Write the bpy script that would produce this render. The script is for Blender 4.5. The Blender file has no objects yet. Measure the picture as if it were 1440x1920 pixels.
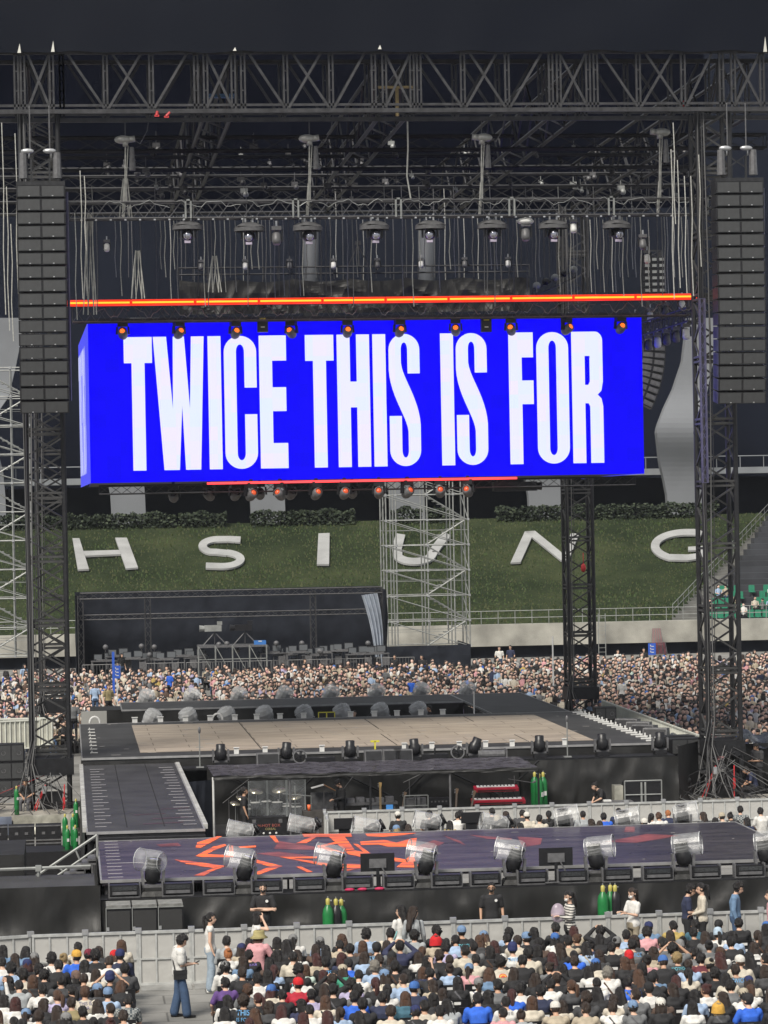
import bpy, bmesh, math, random
from mathutils import Vector, Matrix, noise
R_ = math.radians
rnd = random.Random(7)
C = bpy.context.scene.collection
SC = bpy.context.scene
# ---------------------------------------------------------------- camera
CAMZ, FPX = 10.4, 5500.0
ROLL, YAW = R_(1.07), math.atan(596/5500)
Fv = Vector((math.sin(YAW), math.cos(YAW), 0)); R0 = Vector((math.cos(YAW), -math.sin(YAW), 0)); Zv = Vector((0,0,1))
Rv = R0*math.cos(ROLL) - Zv*math.sin(ROLL); Uv = R0*math.sin(ROLL) + Zv*math.cos(ROLL)
cam = bpy.data.cameras.new('camera'); camo = bpy.data.objects.new('camera', cam); C.objects.link(camo)
cam.sensor_fit = 'HORIZONTAL'; cam.sensor_width = 36; cam.lens = 36*FPX/1440; cam.clip_end = 2000; cam.clip_start = 1
mw = Matrix((Rv, Uv, -Fv)).transposed().to_4x4(); mw.translation = Vector((0,0,CAMZ)); camo.matrix_world = mw
SC.camera = camo
# ---------------------------------------------------------------- light
w = bpy.data.worlds.new('World'); SC.world = w; w.use_nodes = True
bg = w.node_tree.nodes['Background']; bg.inputs[0].default_value = (.90,.94,1.0,1); bg.inputs[1].default_value = .46
sun = bpy.data.lights.new('floodlight', 'SUN'); sun.energy = 4.0; sun.angle = R_(24); sun.color = (1,.94,.85)
suno = bpy.data.objects.new('floodlight', sun); C.objects.link(suno)
SUN_EL, SUN_AZ = 47, -34       # light comes from behind the camera, a little from the left
d = Vector((math.sin(R_(SUN_AZ))*math.cos(R_(SUN_EL)), -math.cos(R_(SUN_AZ))*math.cos(R_(SUN_EL)), math.sin(R_(SUN_EL))))
suno.rotation_euler = d.to_track_quat('Z','Y').to_euler(); suno.location = d*60
SC.view_settings.view_transform = 'Standard'; SC.view_settings.look = 'None'; SC.view_settings.exposure = .2; SC.view_settings.gamma = 1
SC.cycles.max_bounces = 6; SC.cycles.transparent_max_bounces = 12; SC.cycles.caustics_reflective = False; SC.cycles.caustics_refractive = False
# ---------------------------------------------------------------- pixel helpers (a pixel of the photograph and a depth give a point)
def ray(px, py): return Fv + Rv*((px-720)/FPX) + Uv*((960-py)/FPX)
def onZ(px, py, z):
    d = ray(px,py); return Vector((0,0,CAMZ)) + d*((z-CAMZ)/d.z)
def onY(px, py, y):
    d = ray(px,py); return Vector((0,0,CAMZ)) + d*(y/d.y)
# ---------------------------------------------------------------- materials
MC = {}
def mat(name, col, rough=.6, metal=0, var=.0, scale=8, bump=0, bscale=30, emit=None, es=0, spec=.5, alpha=1, stretch=None, dark=None):
    if name in MC: return MC[name]
    m = bpy.data.materials.new(name); m.use_nodes = True; MC[name] = m
    nt = m.node_tree; b = nt.nodes['Principled BSDF']; L = nt.links.new
    b.inputs['Base Color'].default_value = (*col,1); b.inputs['Roughness'].default_value = rough; b.inputs['Metallic'].default_value = metal
    b.inputs['Specular IOR Level'].default_value = spec
    if var or bump:
        tc = nt.nodes.new('ShaderNodeTexCoord'); src = tc.outputs['Object']
        if stretch:
            mp = nt.nodes.new('ShaderNodeMapping'); mp.inputs['Scale'].default_value = stretch; L(src, mp.inputs[0]); src = mp.outputs[0]
    if var:
        n = nt.nodes.new('ShaderNodeTexNoise'); n.inputs['Scale'].default_value = scale; n.inputs['Detail'].default_value = 6; L(src, n.inputs['Vector'])
        r = nt.nodes.new('ShaderNodeValToRGB'); L(n.outputs['Fac'], r.inputs[0])
        a = dark if dark else tuple(c*(1-var) for c in col)
        r.color_ramp.elements[0].position = .32; r.color_ramp.elements[1].position = .68
        r.color_ramp.elements[0].color = (*a,1); r.color_ramp.elements[1].color = (*[min(1,c*(1+var*.6)) for c in col],1)
        L(r.outputs[0], b.inputs['Base Color'])
    if bump:
        n2 = nt.nodes.new('ShaderNodeTexNoise'); n2.inputs['Scale'].default_value = bscale; n2.inputs['Detail'].default_value = 4; L(src, n2.inputs['Vector'])
        bp = nt.nodes.new('ShaderNodeBump'); bp.inputs['Strength'].default_value = min(1,bump); bp.inputs['Distance'].default_value = .05*max(1,bump); L(n2.outputs['Fac'], bp.inputs['Height']); L(bp.outputs[0], b.inputs['Normal'])
    if emit:
        b.inputs['Emission Color'].default_value = (*emit,1); b.inputs['Emission Strength'].default_value = es
    return m
def clear(name, tint=(.85,.88,.9), fac=.35, rough=.12, lo=.55, hi=1.3):
    if name in MC: return MC[name]
    m = bpy.data.materials.new(name); m.use_nodes = True; MC[name] = m; nt = m.node_tree; nt.nodes.clear(); L = nt.links.new
    o = nt.nodes.new('ShaderNodeOutputMaterial'); mx = nt.nodes.new('ShaderNodeMixShader'); t = nt.nodes.new('ShaderNodeBsdfTransparent')
    p = nt.nodes.new('ShaderNodeBsdfPrincipled'); p.inputs['Base Color'].default_value = (*tint,1); p.inputs['Roughness'].default_value = rough; p.inputs['Specular IOR Level'].default_value = .9
    n = nt.nodes.new('ShaderNodeTexNoise'); n.inputs['Scale'].default_value = 3; tc = nt.nodes.new('ShaderNodeTexCoord'); L(tc.outputs['Object'], n.inputs['Vector'])
    mr = nt.nodes.new('ShaderNodeMapRange'); mr.inputs[1].default_value = .35; mr.inputs[2].default_value = .7; mr.inputs[3].default_value = fac*lo; mr.inputs[4].default_value = min(1,fac*hi)
    bp = nt.nodes.new('ShaderNodeBump'); bp.inputs['Strength'].default_value = .5; bp.inputs['Distance'].default_value = .05; L(n.outputs['Fac'], bp.inputs['Height']); L(bp.outputs[0], p.inputs['Normal'])
    L(n.outputs['Fac'], mr.inputs[0]); L(mr.outputs[0], mx.inputs[0]); L(t.outputs[0], mx.inputs[1]); L(p.outputs[0], mx.inputs[2]); L(mx.outputs[0], o.inputs[0])
    return m
BLK = mat('black_metal', (.018,.0185,.021), .45, .3, .35, 6)
TRS = mat('truss_metal', (.066,.066,.069), .45, .5, .35, 4)
TRD = mat('dark_truss_metal', (.034,.035,.038), .5, .4, .35, 4)
ALU = mat('aluminium', (.52,.53,.54), .38, .6, .2, 5)
GALV = mat('galvanised_tube', (.30,.31,.30), .5, .3, .25, 3)
CLOTH = mat('black_cloth', (.020,.020,.0195), .5, 0, .3, 2.5, .8, 1.6, stretch=(1,1,.45), spec=.4)
CLOTHD = mat('dark_cloth', (.022,.025,.033), .9, 0, .3, 1.2, spec=.1)
PLAS = mat('black_plastic', (.014,.014,.016), .38, 0, .3, 9)
GREYP = mat('grey_plastic', (.12,.12,.125), .45, 0, .3, 9)
WHT = mat('white_paint', (.72,.72,.70), .5, 0, .12, 6)
OFFW = mat('offwhite_rope', (.42,.42,.39), .7, 0, .3, 6)
RED = mat('red_strap', (.55,.035,.04), .6, 0, .3, 9)
LENS = mat('lens_glass', (.02,.02,.03), .06, 0)
CHROME = mat('mirror_glass', (.5,.5,.56), .12, .9)
AMBER = mat('amber_lens', (.5,.1,.02), .2, 0, emit=(1,.17,.02), es=1.2)
PLASTIC = clear('clear_plastic',(.8,.82,.82),.20,.15)
GREEN = mat('green_cylinder_paint', (.015,.17,.045), .35, 0, .3, 5)
CONC = mat('concrete', (.36,.35,.31), .85, 0, .35, .5, .3, 4)
# ---------------------------------------------------------------- mesh builder
class MB:
    def __init__(s): s.v=[]; s.f=[]; s.m=[]
    def add(s, vs, fs, m=0):
        o=len(s.v); s.v.extend([tuple(p) for p in vs]); s.f.extend([tuple(i+o for i in f) for f in fs]); s.m.extend([m]*len(fs)); return s
    def box(s, x0,x1,y0,y1,z0,z1,m=0,M=None,ch=0):
        vs=[(x,y,z) for z in (z0,z1) for x,y in ((x0,y0),(x1,y0),(x1,y1),(x0,y1))]
        if M is not None: vs=[M@Vector(p) for p in vs]
        return s.add(vs,[(3,2,1,0),(4,5,6,7),(0,1,5,4),(1,2,6,5),(2,3,7,6),(3,0,4,7)],m)
    def cbox(s, c, d, m=0, M=None):
        return s.box(c[0]-d[0]/2,c[0]+d[0]/2,c[1]-d[1]/2,c[1]+d[1]/2,c[2]-d[2]/2,c[2]+d[2]/2,m,M)
    def tube(s, p0, p1, r0, r1=None, n=6, m=0, cap=True):
        p0=Vector(p0); p1=Vector(p1); r1=r0 if r1 is None else r1; d=p1-p0
        if d.length<1e-6: return s
        d.normalize(); a=d.orthogonal().normalized(); b=d.cross(a)
        vs=[]
        for p,r in ((p0,r0),(p1,r1)):
            for i in range(n):
                t=2*math.pi*i/n; vs.append(p+(a*math.cos(t)+b*math.sin(t))*r)
        fs=[(i,(i+1)%n,n+(i+1)%n,n+i) for i in range(n)]
        if cap: fs+=[tuple(range(n-1,-1,-1)),tuple(range(n,2*n))]
        return s.add(vs,fs,m)
    def path(s, pts, r, n=5, m=0):
        pts=[Vector(p) for p in pts]; rs=r if isinstance(r,(list,tuple)) else [r]*len(pts); vs=[]; prev=None
        for k,p in enumerate(pts):
            d=(pts[min(k+1,len(pts)-1)]-pts[max(k-1,0)]).normalized()
            a=d.orthogonal() if prev is None else prev-d*prev.dot(d)
            if a.length<1e-4: a=d.orthogonal()
            a.normalize(); prev=a; b=d.cross(a)
            for i in range(n):
                t=2*math.pi*i/n; vs.append(p+(a*math.cos(t)+b*math.sin(t))*rs[k])
        fs=[]
        for k in range(len(pts)-1):
            for i in range(n): fs.append((k*n+i,k*n+(i+1)%n,(k+1)*n+(i+1)%n,(k+1)*n+i))
        fs+=[tuple(range(n-1,-1,-1)),tuple(range((len(pts)-1)*n,len(pts)*n))]
        return s.add(vs,fs,m)
    def ell(s, c, r, n=10, h=7, m=0, M=None):
        c=Vector(c); r=(r,r,r) if isinstance(r,(int,float)) else r
        pts=[Vector((0,0,r[2]))]
        for j in range(1,h):
            ph=math.pi*j/h
            for i in range(n):
                t=2*math.pi*i/n; pts.append(Vector((r[0]*math.sin(ph)*math.cos(t),r[1]*math.sin(ph)*math.sin(t),r[2]*math.cos(ph))))
        pts.append(Vector((0,0,-r[2])))
        if M is not None: pts=[M@p for p in pts]
        pts=[p+c for p in pts]
        fs=[(0,1+i,1+(i+1)%n) for i in range(n)]
        for j in range(h-2):
            for i in range(n):
                a=1+j*n+i; b=1+j*n+(i+1)%n; fs.append((a,a+n,b+n,b))
        l=len(pts)-1; o=1+(h-2)*n
        fs+=[(l,o+(i+1)%n,o+i) for i in range(n)]
        return s.add(pts,fs,m)
    def lathe(s, c, prof, n=12, m=0, M=None):
        c=Vector(c); vs=[]
        for r,z in prof:
            for i in range(n):
                t=2*math.pi*i/n; p=Vector((r*math.cos(t),r*math.sin(t),z)); vs.append((M@p if M is not None else p)+c)
        fs=[(j*n+i,j*n+(i+1)%n,(j+1)*n+(i+1)%n,(j+1)*n+i) for j in range(len(prof)-1) for i in range(n)]
        return s.add(vs,fs,m)
    def prism(s, pts, off, m=0):
        pts=[Vector(p) for p in pts]; off=Vector(off); n=len(pts)
        vs=pts+[p+off for p in pts]
        return s.add(vs,[tuple(range(n)),tuple(range(2*n-1,n-1,-1))]+[(i,n+i,n+(i+1)%n,(i+1)%n) for i in range(n)],m)
    def grid(s, fn, nu, nv, m=0):
        vs=[fn(i/nu,j/nv) for j in range(nv+1) for i in range(nu+1)]
        return s.add(vs,[(j*(nu+1)+i,j*(nu+1)+i+1,(j+1)*(nu+1)+i+1,(j+1)*(nu+1)+i) for j in range(nv) for i in range(nu)],m)
    def mesh(s, name, mats, smooth=False):
        me=bpy.data.meshes.new(name); me.from_pydata(s.v,[],s.f)
        mats = mats if isinstance(mats,(list,tuple)) else [mats]
        for q in mats: me.materials.append(q)
        if len(mats)>1: me.polygons.foreach_set('material_index', s.m)
        if smooth: me.polygons.foreach_set('use_smooth',[True]*len(me.polygons))
        me.update(); return me
    def obj(s, name, mats, parent=None, smooth=False, world=False):
        """world=True: vertices are in world coordinates and get shifted to the parent's (or own base) origin"""
        if world and parent is None:
            xs=[p[0] for p in s.v]; ys=[p[1] for p in s.v]; zs=[p[2] for p in s.v]
            o=Vector(((min(xs)+max(xs))/2,(min(ys)+max(ys))/2,min(zs)))
            s.v=[(p[0]-o.x,p[1]-o.y,p[2]-o.z) for p in s.v]
        elif world:
            o=Vector((0,0,0)); q=parent
            while q: o+=q.location; q=q.parent
            s.v=[(p[0]-o.x,p[1]-o.y,p[2]-o.z) for p in s.v]
        ob=bpy.data.objects.new(name, s.mesh(name,mats,smooth)); C.objects.link(ob)
        if parent: ob.parent=parent
        elif world: ob.location=o
        return ob
def tag(o, label=None, cat=None, group=None, kind=None):
    if label: o['label']=label
    if cat: o['category']=cat
    if group: o['group']=group
    if kind: o['kind']=kind
    return o
def struct(o): o['kind']='structure'; return o
def thing(name, label, cat, loc=(0,0,0), rz=0, group=None):
    o=bpy.data.objects.new(name,None); o.empty_display_size=.3; C.objects.link(o); o.location=loc; o.rotation_euler=(0,0,rz)
    return tag(o,label,cat,group)
def children(o): return KIDS.get(o.name) or [c for c in bpy.data.objects if c.parent==o]
KIDS={}
def tree(o, parent=None):
    ks=list(o.children); c=o.copy(); C.objects.link(c)
    if parent: c.parent=parent
    for k in ks: tree(k,c)
    return c
USED=set()
def put(proto, loc, rz=0, label=None, group=None, scale=None):
    if proto.name in USED: o=tree(proto)
    else: USED.add(proto.name); o=proto
    o.location=loc; o.rotation_euler=(0,0,rz)
    if scale: o.scale=(scale,)*3
    if label: o['label']=label
    if group: o['group']=group
    return o
ORD=['first','second','third','fourth','fifth','sixth','seventh','eighth','ninth','tenth','eleventh','twelfth','thirteenth','fourteenth','fifteenth','sixteenth','seventeenth','eighteenth','nineteenth','twentieth','twenty-first','twenty-second','twenty-third','twenty-fourth','twenty-fifth','twenty-sixth','twenty-seventh','twenty-eighth','twenty-ninth','thirtieth']
def ordw(i):
    if i<30: return ORD[i]
    if i>=99: return 'hundredth' if i==99 else 'hundred-and-'+ordw(i-100)
    t=('','','','thirty','forty','fifty','sixty','seventy','eighty','ninety')[(i+1)//10]
    return t+'-'+ORD[(i+1)%10-1] if (i+1)%10 else t[:-1]+'ieth'
def nth(i,n,side='left'):
    if i==0: return 'leftmost'
    if i==n-1: return 'rightmost'
    if i<=n//2: return ORD[i]+' from the left'
    return ORD[n-1-i]+' from the right'
def boxtruss(mb, p0, p1, wv, hv, rc=.025, rb=.014, bay=.6, m=0, n=5, style='zig'):
    """box truss from p0 to p1 with cross vectors wv and hv (full widths), p on the centre line"""
    p0=Vector(p0); p1=Vector(p1); wv=Vector(wv)/2; hv=Vector(hv)/2; L=(p1-p0).length; d=(p1-p0)/L
    cs=[wv+hv,wv-hv,-wv-hv,-wv+hv]
    for c in cs: mb.tube(p0+c,p1+c,rc,n=n,m=m)
    k=max(1,round(L/bay))
    for f in range(4):
        a,b=cs[f],cs[(f+1)%4]
        for i in range(k):
            q0=p0+d*(L*i/k); q1=p0+d*(L*(i+1)/k)
            if style=='x': mb.tube(q0+a,q1+b,rb,n=4,m=m,cap=False); mb.tube(q0+b,q1+a,rb,n=4,m=m,cap=False)
            elif i%2==0: mb.tube(q0+a,q1+b,rb,n=4,m=m,cap=False)
            else: mb.tube(q0+b,q1+a,rb,n=4,m=m,cap=False)
            if style!='zig' or i==0: mb.tube(q0+a,q0+b,rb,n=4,m=m,cap=False)
        mb.tube(p1+a,p1+b,rb,n=4,m=m,cap=False)
    return mb
def drape(mb, p0, p1, z0, z1, amp=.05, fold=.5, seed=0, m=0, nv=14, out=(0,-1,0), slack=0):
    """a hanging cloth from p0 to p1 (xy) between z0 and z1 with folds"""
    p0=Vector((p0[0],p0[1],0)); p1=Vector((p1[0],p1[1],0)); L=(p1-p0).length; n=max(6,int(L/fold*8)); out=Vector(out)
    def fn(u,v):
        s=u*L/fold; rd=lambda q:1-2.6*abs(noise.noise(q))
        a=rd(Vector((s*.8+v*.35,v*.5+seed,seed*3.1)))*.55+rd(Vector((s*.30+v*1.4,v*1.1-s*.1,seed+9)))*.9+.25*noise.noise(Vector((s*2.5,v,seed)))+.9*rd(Vector((s*.55-v*1.1,v*.9+s*.2,seed+31)))*(.3+v)
        top=slack*(math.sin(math.pi*((u*L/2.4)%1)))
        return p0.lerp(p1,u)+out*(amp*a*(.25+.9*(1-v)))+Vector((0,0,z0+(z1-z0-top)*v))
    mb.grid(fn,n,nv,m); 
    return mb
# ================================================================ setting
gm = mat('ground_cover', (.27,.265,.25), .8, 0, .28, .7, .35, 9)
nt = gm.node_tree; b = nt.nodes['Principled BSDF']; L = nt.links.new
tc = nt.nodes.new('ShaderNodeTexCoord'); br = nt.nodes.new('ShaderNodeTexBrick'); L(tc.outputs['Object'], br.inputs['Vector'])
br.inputs['Scale'].default_value = 1; br.inputs['Brick Width'].default_value = 1.9; br.inputs['Row Height'].default_value = 1.1; br.inputs['Mortar Size'].default_value = .03; br.inputs['Mortar Smooth'].default_value = .6
br.inputs['Color1'].default_value = (1,1,1,1); br.inputs['Color2'].default_value = (.84,.84,.84,1); br.inputs['Mortar'].default_value = (.45,.45,.45,1)
mx = nt.nodes.new('ShaderNodeMix'); mx.data_type='RGBA'; mx.blend_type='MULTIPLY'; mx.inputs[0].default_value = 1
src = b.inputs['Base Color'].links[0].from_socket; L(src, mx.inputs[6]); L(br.outputs['Color'], mx.inputs[7]); L(mx.outputs[2], b.inputs['Base Color'])
g = MB(); g.grid(lambda u,v:(-250+500*u,-60+560*v,0),10,10); struct(g.obj('ground', gm))
# grass bank
GR = bpy.data.materials.new('grass'); GR.use_nodes=True; nt=GR.node_tree; b=nt.nodes['Principled BSDF']; L=nt.links.new; b.inputs['Roughness'].default_value=.95; b.inputs['Specular IOR Level'].default_value=.1
tc=nt.nodes.new('ShaderNodeTexCoord'); n1=nt.nodes.new('ShaderNodeTexNoise'); n1.inputs['Scale'].default_value=.10; n1.inputs['Detail'].default_value=9; n1.inputs['Roughness'].default_value=.75
n2=nt.nodes.new('ShaderNodeTexNoise'); n2.inputs['Scale'].default_value=5; n2.inputs['Detail'].default_value=4
L(tc.outputs['Object'],n1.inputs['Vector']); L(tc.outputs['Object'],n2.inputs['Vector'])
ad=nt.nodes.new('ShaderNodeMath'); ad.operation='MULTIPLY_ADD'; ad.inputs[1].default_value=.28; L(n2.outputs['Fac'],ad.inputs[0]); 
sb=nt.nodes.new('ShaderNodeMath'); sb.operation='SUBTRACT'; sb.inputs[1].default_value=.14; L(n1.outputs['Fac'],sb.inputs[0]); L(sb.outputs[0],ad.inputs[2])
cr=nt.nodes.new('ShaderNodeValToRGB'); L(ad.outputs[0],cr.inputs[0]); e=cr.color_ramp.elements
e[0].position=.33; e[0].color=(.014,.022,.010,1); e[1].position=.70; e[1].color=(.056,.066,.030,1); q=cr.color_ramp.elements.new(.5); q.color=(.028,.038,.018,1)
L(cr.outputs[0],b.inputs['Base Color'])
SLY0, SLY1, SLZ0, SLZ1 = 205.0, 232.0, 2.3, 9.7
def slope(x,y,dz=0): return Vector((x,y,SLZ0+(SLZ1-SLZ0)*(y-SLY0)/(SLY1-SLY0)+dz))
XR0 = onY(1262,1175,SLY0).x; XR1 = onY(1450,985,SLY1).x      # right edge of the bank (a stair climbs along it)
g=MB()
def gf(u,v):
    y=SLY0+(SLY1-SLY0)*v; xr=XR0+(XR1-XR0)*v; x=-30+(xr+30)*u
    return slope(x,y,.10*noise.noise(Vector((x*.15,y*.15,0))) if 0<v<1 else 0)
g.grid(gf,60,14)
g.add([slope(-30,SLY1),slope(XR1,SLY1),(XR1,SLY1+12,SLZ1),(-30,SLY1+12,SLZ1)],[(0,1,2,3)])
struct(g.obj('grass_bank', GR))
# tufts: short grass all over the bank (stuff)
g=MB(); rg=random.Random(3)
for i in range(14000):
    v=rg.random(); y=SLY0+(SLY1-SLY0)*v; xr=XR0+(XR1-XR0)*v; x=onY(-20,1000,y).x+rg.random()*(xr-onY(-20,1000,y).x-.2)
    p=slope(x,y,-.05); hgt=.12+.16*rg.random(); a=rg.uniform(-.5,.5); wd=.05+.06*rg.random()
    g.add([p+Vector((-wd*math.cos(a),-wd*math.sin(a),0)),p+Vector((wd*math.cos(a),wd*math.sin(a),0)),p+Vector((rg.uniform(-.06,.06),rg.uniform(-.05,.05),hgt))],[(0,1,2)],rg.randrange(3))
tag(g.obj('grass',[mat('grass_blade_dark',(.03,.05,.016),.9),mat('grass_blade_mid',(.055,.085,.026),.9),mat('grass_blade_dry',(.075,.085,.035),.9)]),'short rough grass growing all over the bank','grass',kind='stuff')
# letters laid on the bank
LETM = mat('letter_slab', (.37,.375,.37), .7, 0, .18, .6)
def onslope(px,py):
    d=ray(px,py); k=(SLZ1-SLZ0)/(SLY1-SLY0); t=(SLZ0-k*SLY0-CAMZ)/(d.z-k*d.y); return Vector((0,0,CAMZ))+d*t
SN = Vector((0,-(SLZ1-SLZ0),SLY1-SLY0)).normalized()
def strokes(lists, name, label):
    mb=MB()
    for st in lists:
        if len(st)==2:    # stroked: centreline with half widths in px
            pts,hw=st; n=len(pts); Lft=[];Rgt=[]
            for i,(x,y) in enumerate(pts):
                x0,y0=pts[max(i-1,0)]; x1,y1=pts[min(i+1,n-1)]; dx,dy=x1-x0,y1-y0; l=math.hypot(dx,dy) or 1
                hx,hy=hw
                Lft.append((x-dy/l*hx,y+dx/l*hy)); Rgt.append((x+dy/l*hx,y-dx/l*hy))
            pts2=Lft+Rgt[::-1]
            for i in range(n-1):
                q=[onslope(*Lft[i]),onslope(*Lft[i+1]),onslope(*Rgt[i+1]),onslope(*Rgt[i])]
                q=[p+SN*.12 for p in q]; mb.prism(q,SN*.14)
        else:
            q=[onslope(*p)+SN*.12 for p in st[0]]; mb.prism(q,SN*.14)
    return tag(mb.obj(name,LETM,world=True),label,'letter','large white letters laid on the grass bank')
def arc(cx,cy,rx,ry,a0,a1,n=14): return [(cx+rx*math.cos(R_(a0+(a1-a0)*i/n)),cy-ry*math.sin(R_(a0+(a1-a0)*i/n))) for i in range(n+1)]
H_=[([(136,1015),(149,1015),(167,1073),(146,1074)],),([(156,1039),(224,1037),(228,1045),(160,1048)],),([(216,1014),(238,1014),(259,1070),(236,1072)],)]
strokes(H_,'letter_sign','large white letter H lying on the grass bank')
S_=[(([(451,1017),(432,1016)]+arc(411,1029,31,13,100,235,12)[0:]+[(405,1040),(425,1042)]+arc(417,1054,34,13,75,-95,14)+[(386,1066)]),(8,5.2))]
strokes(S_,'letter_sign','large white letter S lying on the grass bank')
strokes([([(597,1006),(618,1005),(617,1064),(594,1064)],)],'letter_sign','large white letter I lying on the grass bank')
strokes([(([(751,1007),(744,1035)]+arc(777,1045,32,13,170,350,16)+[(818,1032),(838,1006)]),(9,6))],'letter_sign','large white letter U lying on the grass bank behind the scaffold')
strokes([([(957,1061),(984,1002),(1002,1002),(976,1060)],),([(984,1002),(1003,1001),(1052,1041),(1058,1056),(1052,1057)],),([(1052,1057),(1070,1006),(1086,1006),(1066,1055)],)],'letter_sign','large white letter N lying on the grass bank')
strokes([(([(1326,1004),(1300,1003)]+arc(1290,1029,62,26,95,235,16)[0:]+[(1290,1051),(1312,1048),(1317,1034)]),(8,5.5)),([(1290,1031),(1328,1029),(1328,1036),(1290,1038)],)],'letter_sign','large white letter G lying on the grass bank')
0 and strokes([([(-60,1074),(-25,1018),(-10,1018),(-30,1076)],),([(-20,1018),(-5,1018),(22,1075),(2,1076)],),([(-40,1052),(0,1050),(4,1058),(-42,1060)],)],'letter_sign','large white letter A lying on the grass bank')
# hedge along the top of the bank
hm=[mat('hedge_leaf_dark',(.018,.028,.016),.8),mat('hedge_leaf_mid',(.030,.045,.023),.8),mat('hedge_leaf_pale',(.05,.066,.036),.8)]
segs=[(-20,140),(140,330),(335,425),(470,665),(732,790),(800,850),(930,1060),(1075,1190),(1195,1345)]
for i,(a,b_) in enumerate(segs):
    g=MB(); x0=onY(a,975,SLY1-.6).x; x1=onY(b_,975,SLY1-.6).x
    for k in range(int((x1-x0)*260)):
        x=rg.uniform(x0,x1); hh=1.25+.35*noise.noise(Vector((x*.8,0,i)))+ .2*noise.noise(Vector((x*3,5,i)))
        z=SLZ1-.3+rg.random()**.8*hh; y=SLY1-.6+rg.uniform(-.55,.55)
        s_=rg.uniform(.07,.15); M_=Matrix.Rotation(rg.uniform(0,6.28),3,'Z')@Matrix.Rotation(rg.uniform(-1.2,1.2),3,'X')
        g.add([Vector((x,y,z))+M_@Vector(p) for p in ((-s_,0,-s_*.6),(s_,0,-s_*.6),(s_*.6,0,s_*.7),(-s_*.5,0,s_*.6))],[(0,1,2,3)],rg.choice((0,0,1,1,2)))
    for x in [x0+.4+j*.9 for j in range(int((x1-x0)/.9))]: g.tube((x,SLY1-.6,SLZ1-.5),(x+.1,SLY1-.6,SLZ1+.6),.04,.02,5,0)
    tag(g.obj('hedge',hm,world=True),'clipped dark green hedge on top of the bank, '+nth(i,len(segs)),'hedge','hedges along the top of the grass bank')
# low concrete wall with a ledge and railing
X0w=-30; wall=thing('retaining_wall','long pale concrete retaining wall at the foot of the grass bank','wall',(10,SLY0-1.2,0))
g=MB(); g.box(X0w,XR0+30,SLY0-1.6,SLY0-.2,.85,2.35); g.obj('parapet',CONC,wall,world=True)
g=MB(); g.box(X0w,XR0+30,SLY0-.9,SLY0-.1,0,.85); g.obj('recess',CLOTHD,wall,world=True)  # dark colour stands in for the shade under the overhanging parapet
ral=thing('wall_railing','pale metal railing along the top of the concrete retaining wall','railing',(10,SLY0-1.2,2.35)); g=MB()
for z in (2.35+.45,2.35+.95): g.tube((X0w,SLY0-1.2,z),(XR0+30,SLY0-1.2,z),.028,n=5)
g.obj('rail',GALV,ral,world=True); g=MB()
for k in range(70): x=X0w+k*1.2; g.tube((x,SLY0-1.2,2.35),(x,SLY0-1.2,3.3),.028,n=5)
tag(g.obj('post',GALV,ral,world=True),kind='stuff')
# stair along the bank's right edge
st=thing('stairway','grey concrete stairway climbing beside the grass bank','stairs',(XR0,SLY0,2.3)); g=MB()
for k in range(36):
    v=k/36; y=SLY0+(SLY1-SLY0)*v; x=XR0+(XR1-XR0)*v; z=SLZ0+(SLZ1-SLZ0)*v
    g.box(x,x+2.0,y,y+.78,z-.3,z+.20)
g.obj('steps',mat('stair_concrete',(.16,.16,.15),.9,0,.3,1),st,world=True)
g=MB()
for dz in (.95,.5): g.tube((XR0,SLY0,SLZ0+dz+.2),(XR1,SLY1,SLZ1+dz+.2),.03,n=5)
for k in range(22):
    v=k/21; p=Vector((XR0+(XR1-XR0)*v,SLY0+(SLY1-SLY0)*v,SLZ0+(SLZ1-SLZ0)*v)); g.tube(p,p+Vector((0,0,1.15)),.025,n=5)
g.obj('handrail',GALV,st,world=True)
# seating terrace right of the stairway
te=thing('seating_terrace','dark stepped seating terrace right of the grass bank','terrace',(XR0+14,SLY0+4,0)); g=MB()
for k in range(26):
    v=k/26; y=SLY0+1+v*26; x=XR0+2.0+(XR1-XR0)*v; g.box(x,x+40,y,y+1.01,0,2.0+k*.42)
g.obj('steps',mat('terrace_concrete',(.045,.048,.055),.9,0,.3,.6),te,world=True)
# green seats in the lower rows
ch=thing('stadium_seat','','stadium seat'); g=MB(); SG=mat('green_seat',(.03,.22,.13),.45,0,.15,5)
g.cbox((0,0,.38),(.44,.4,.05)); g.obj('seat',SG,ch)
g=MB(); g.cbox((0,.2,.62),(.44,.05,.46)); g.cbox((0,.215,.86),(.36,.04,.04)); g.obj('backrest',SG,ch)
g=MB(); g.cbox((0,.1,.19),(.06,.2,.38)); g.obj('leg',GREYP,ch)
ng=0
for k in range(5):
    y=SLY0+1.4+k*1.0; z=2.0+k*.42
    for j in range(16):
        x=XR0+2.7+(XR1-XR0)*k/26+j*.55
        if (k*7+j*3)%11 in (0,4) or j in (5,): continue
        put(ch,(x,y,z),0,'empty green plastic seat in the %s row of the terrace, %s from the stairway'%(ORD[k],ORD[j]),'green seats on the terrace')
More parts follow.
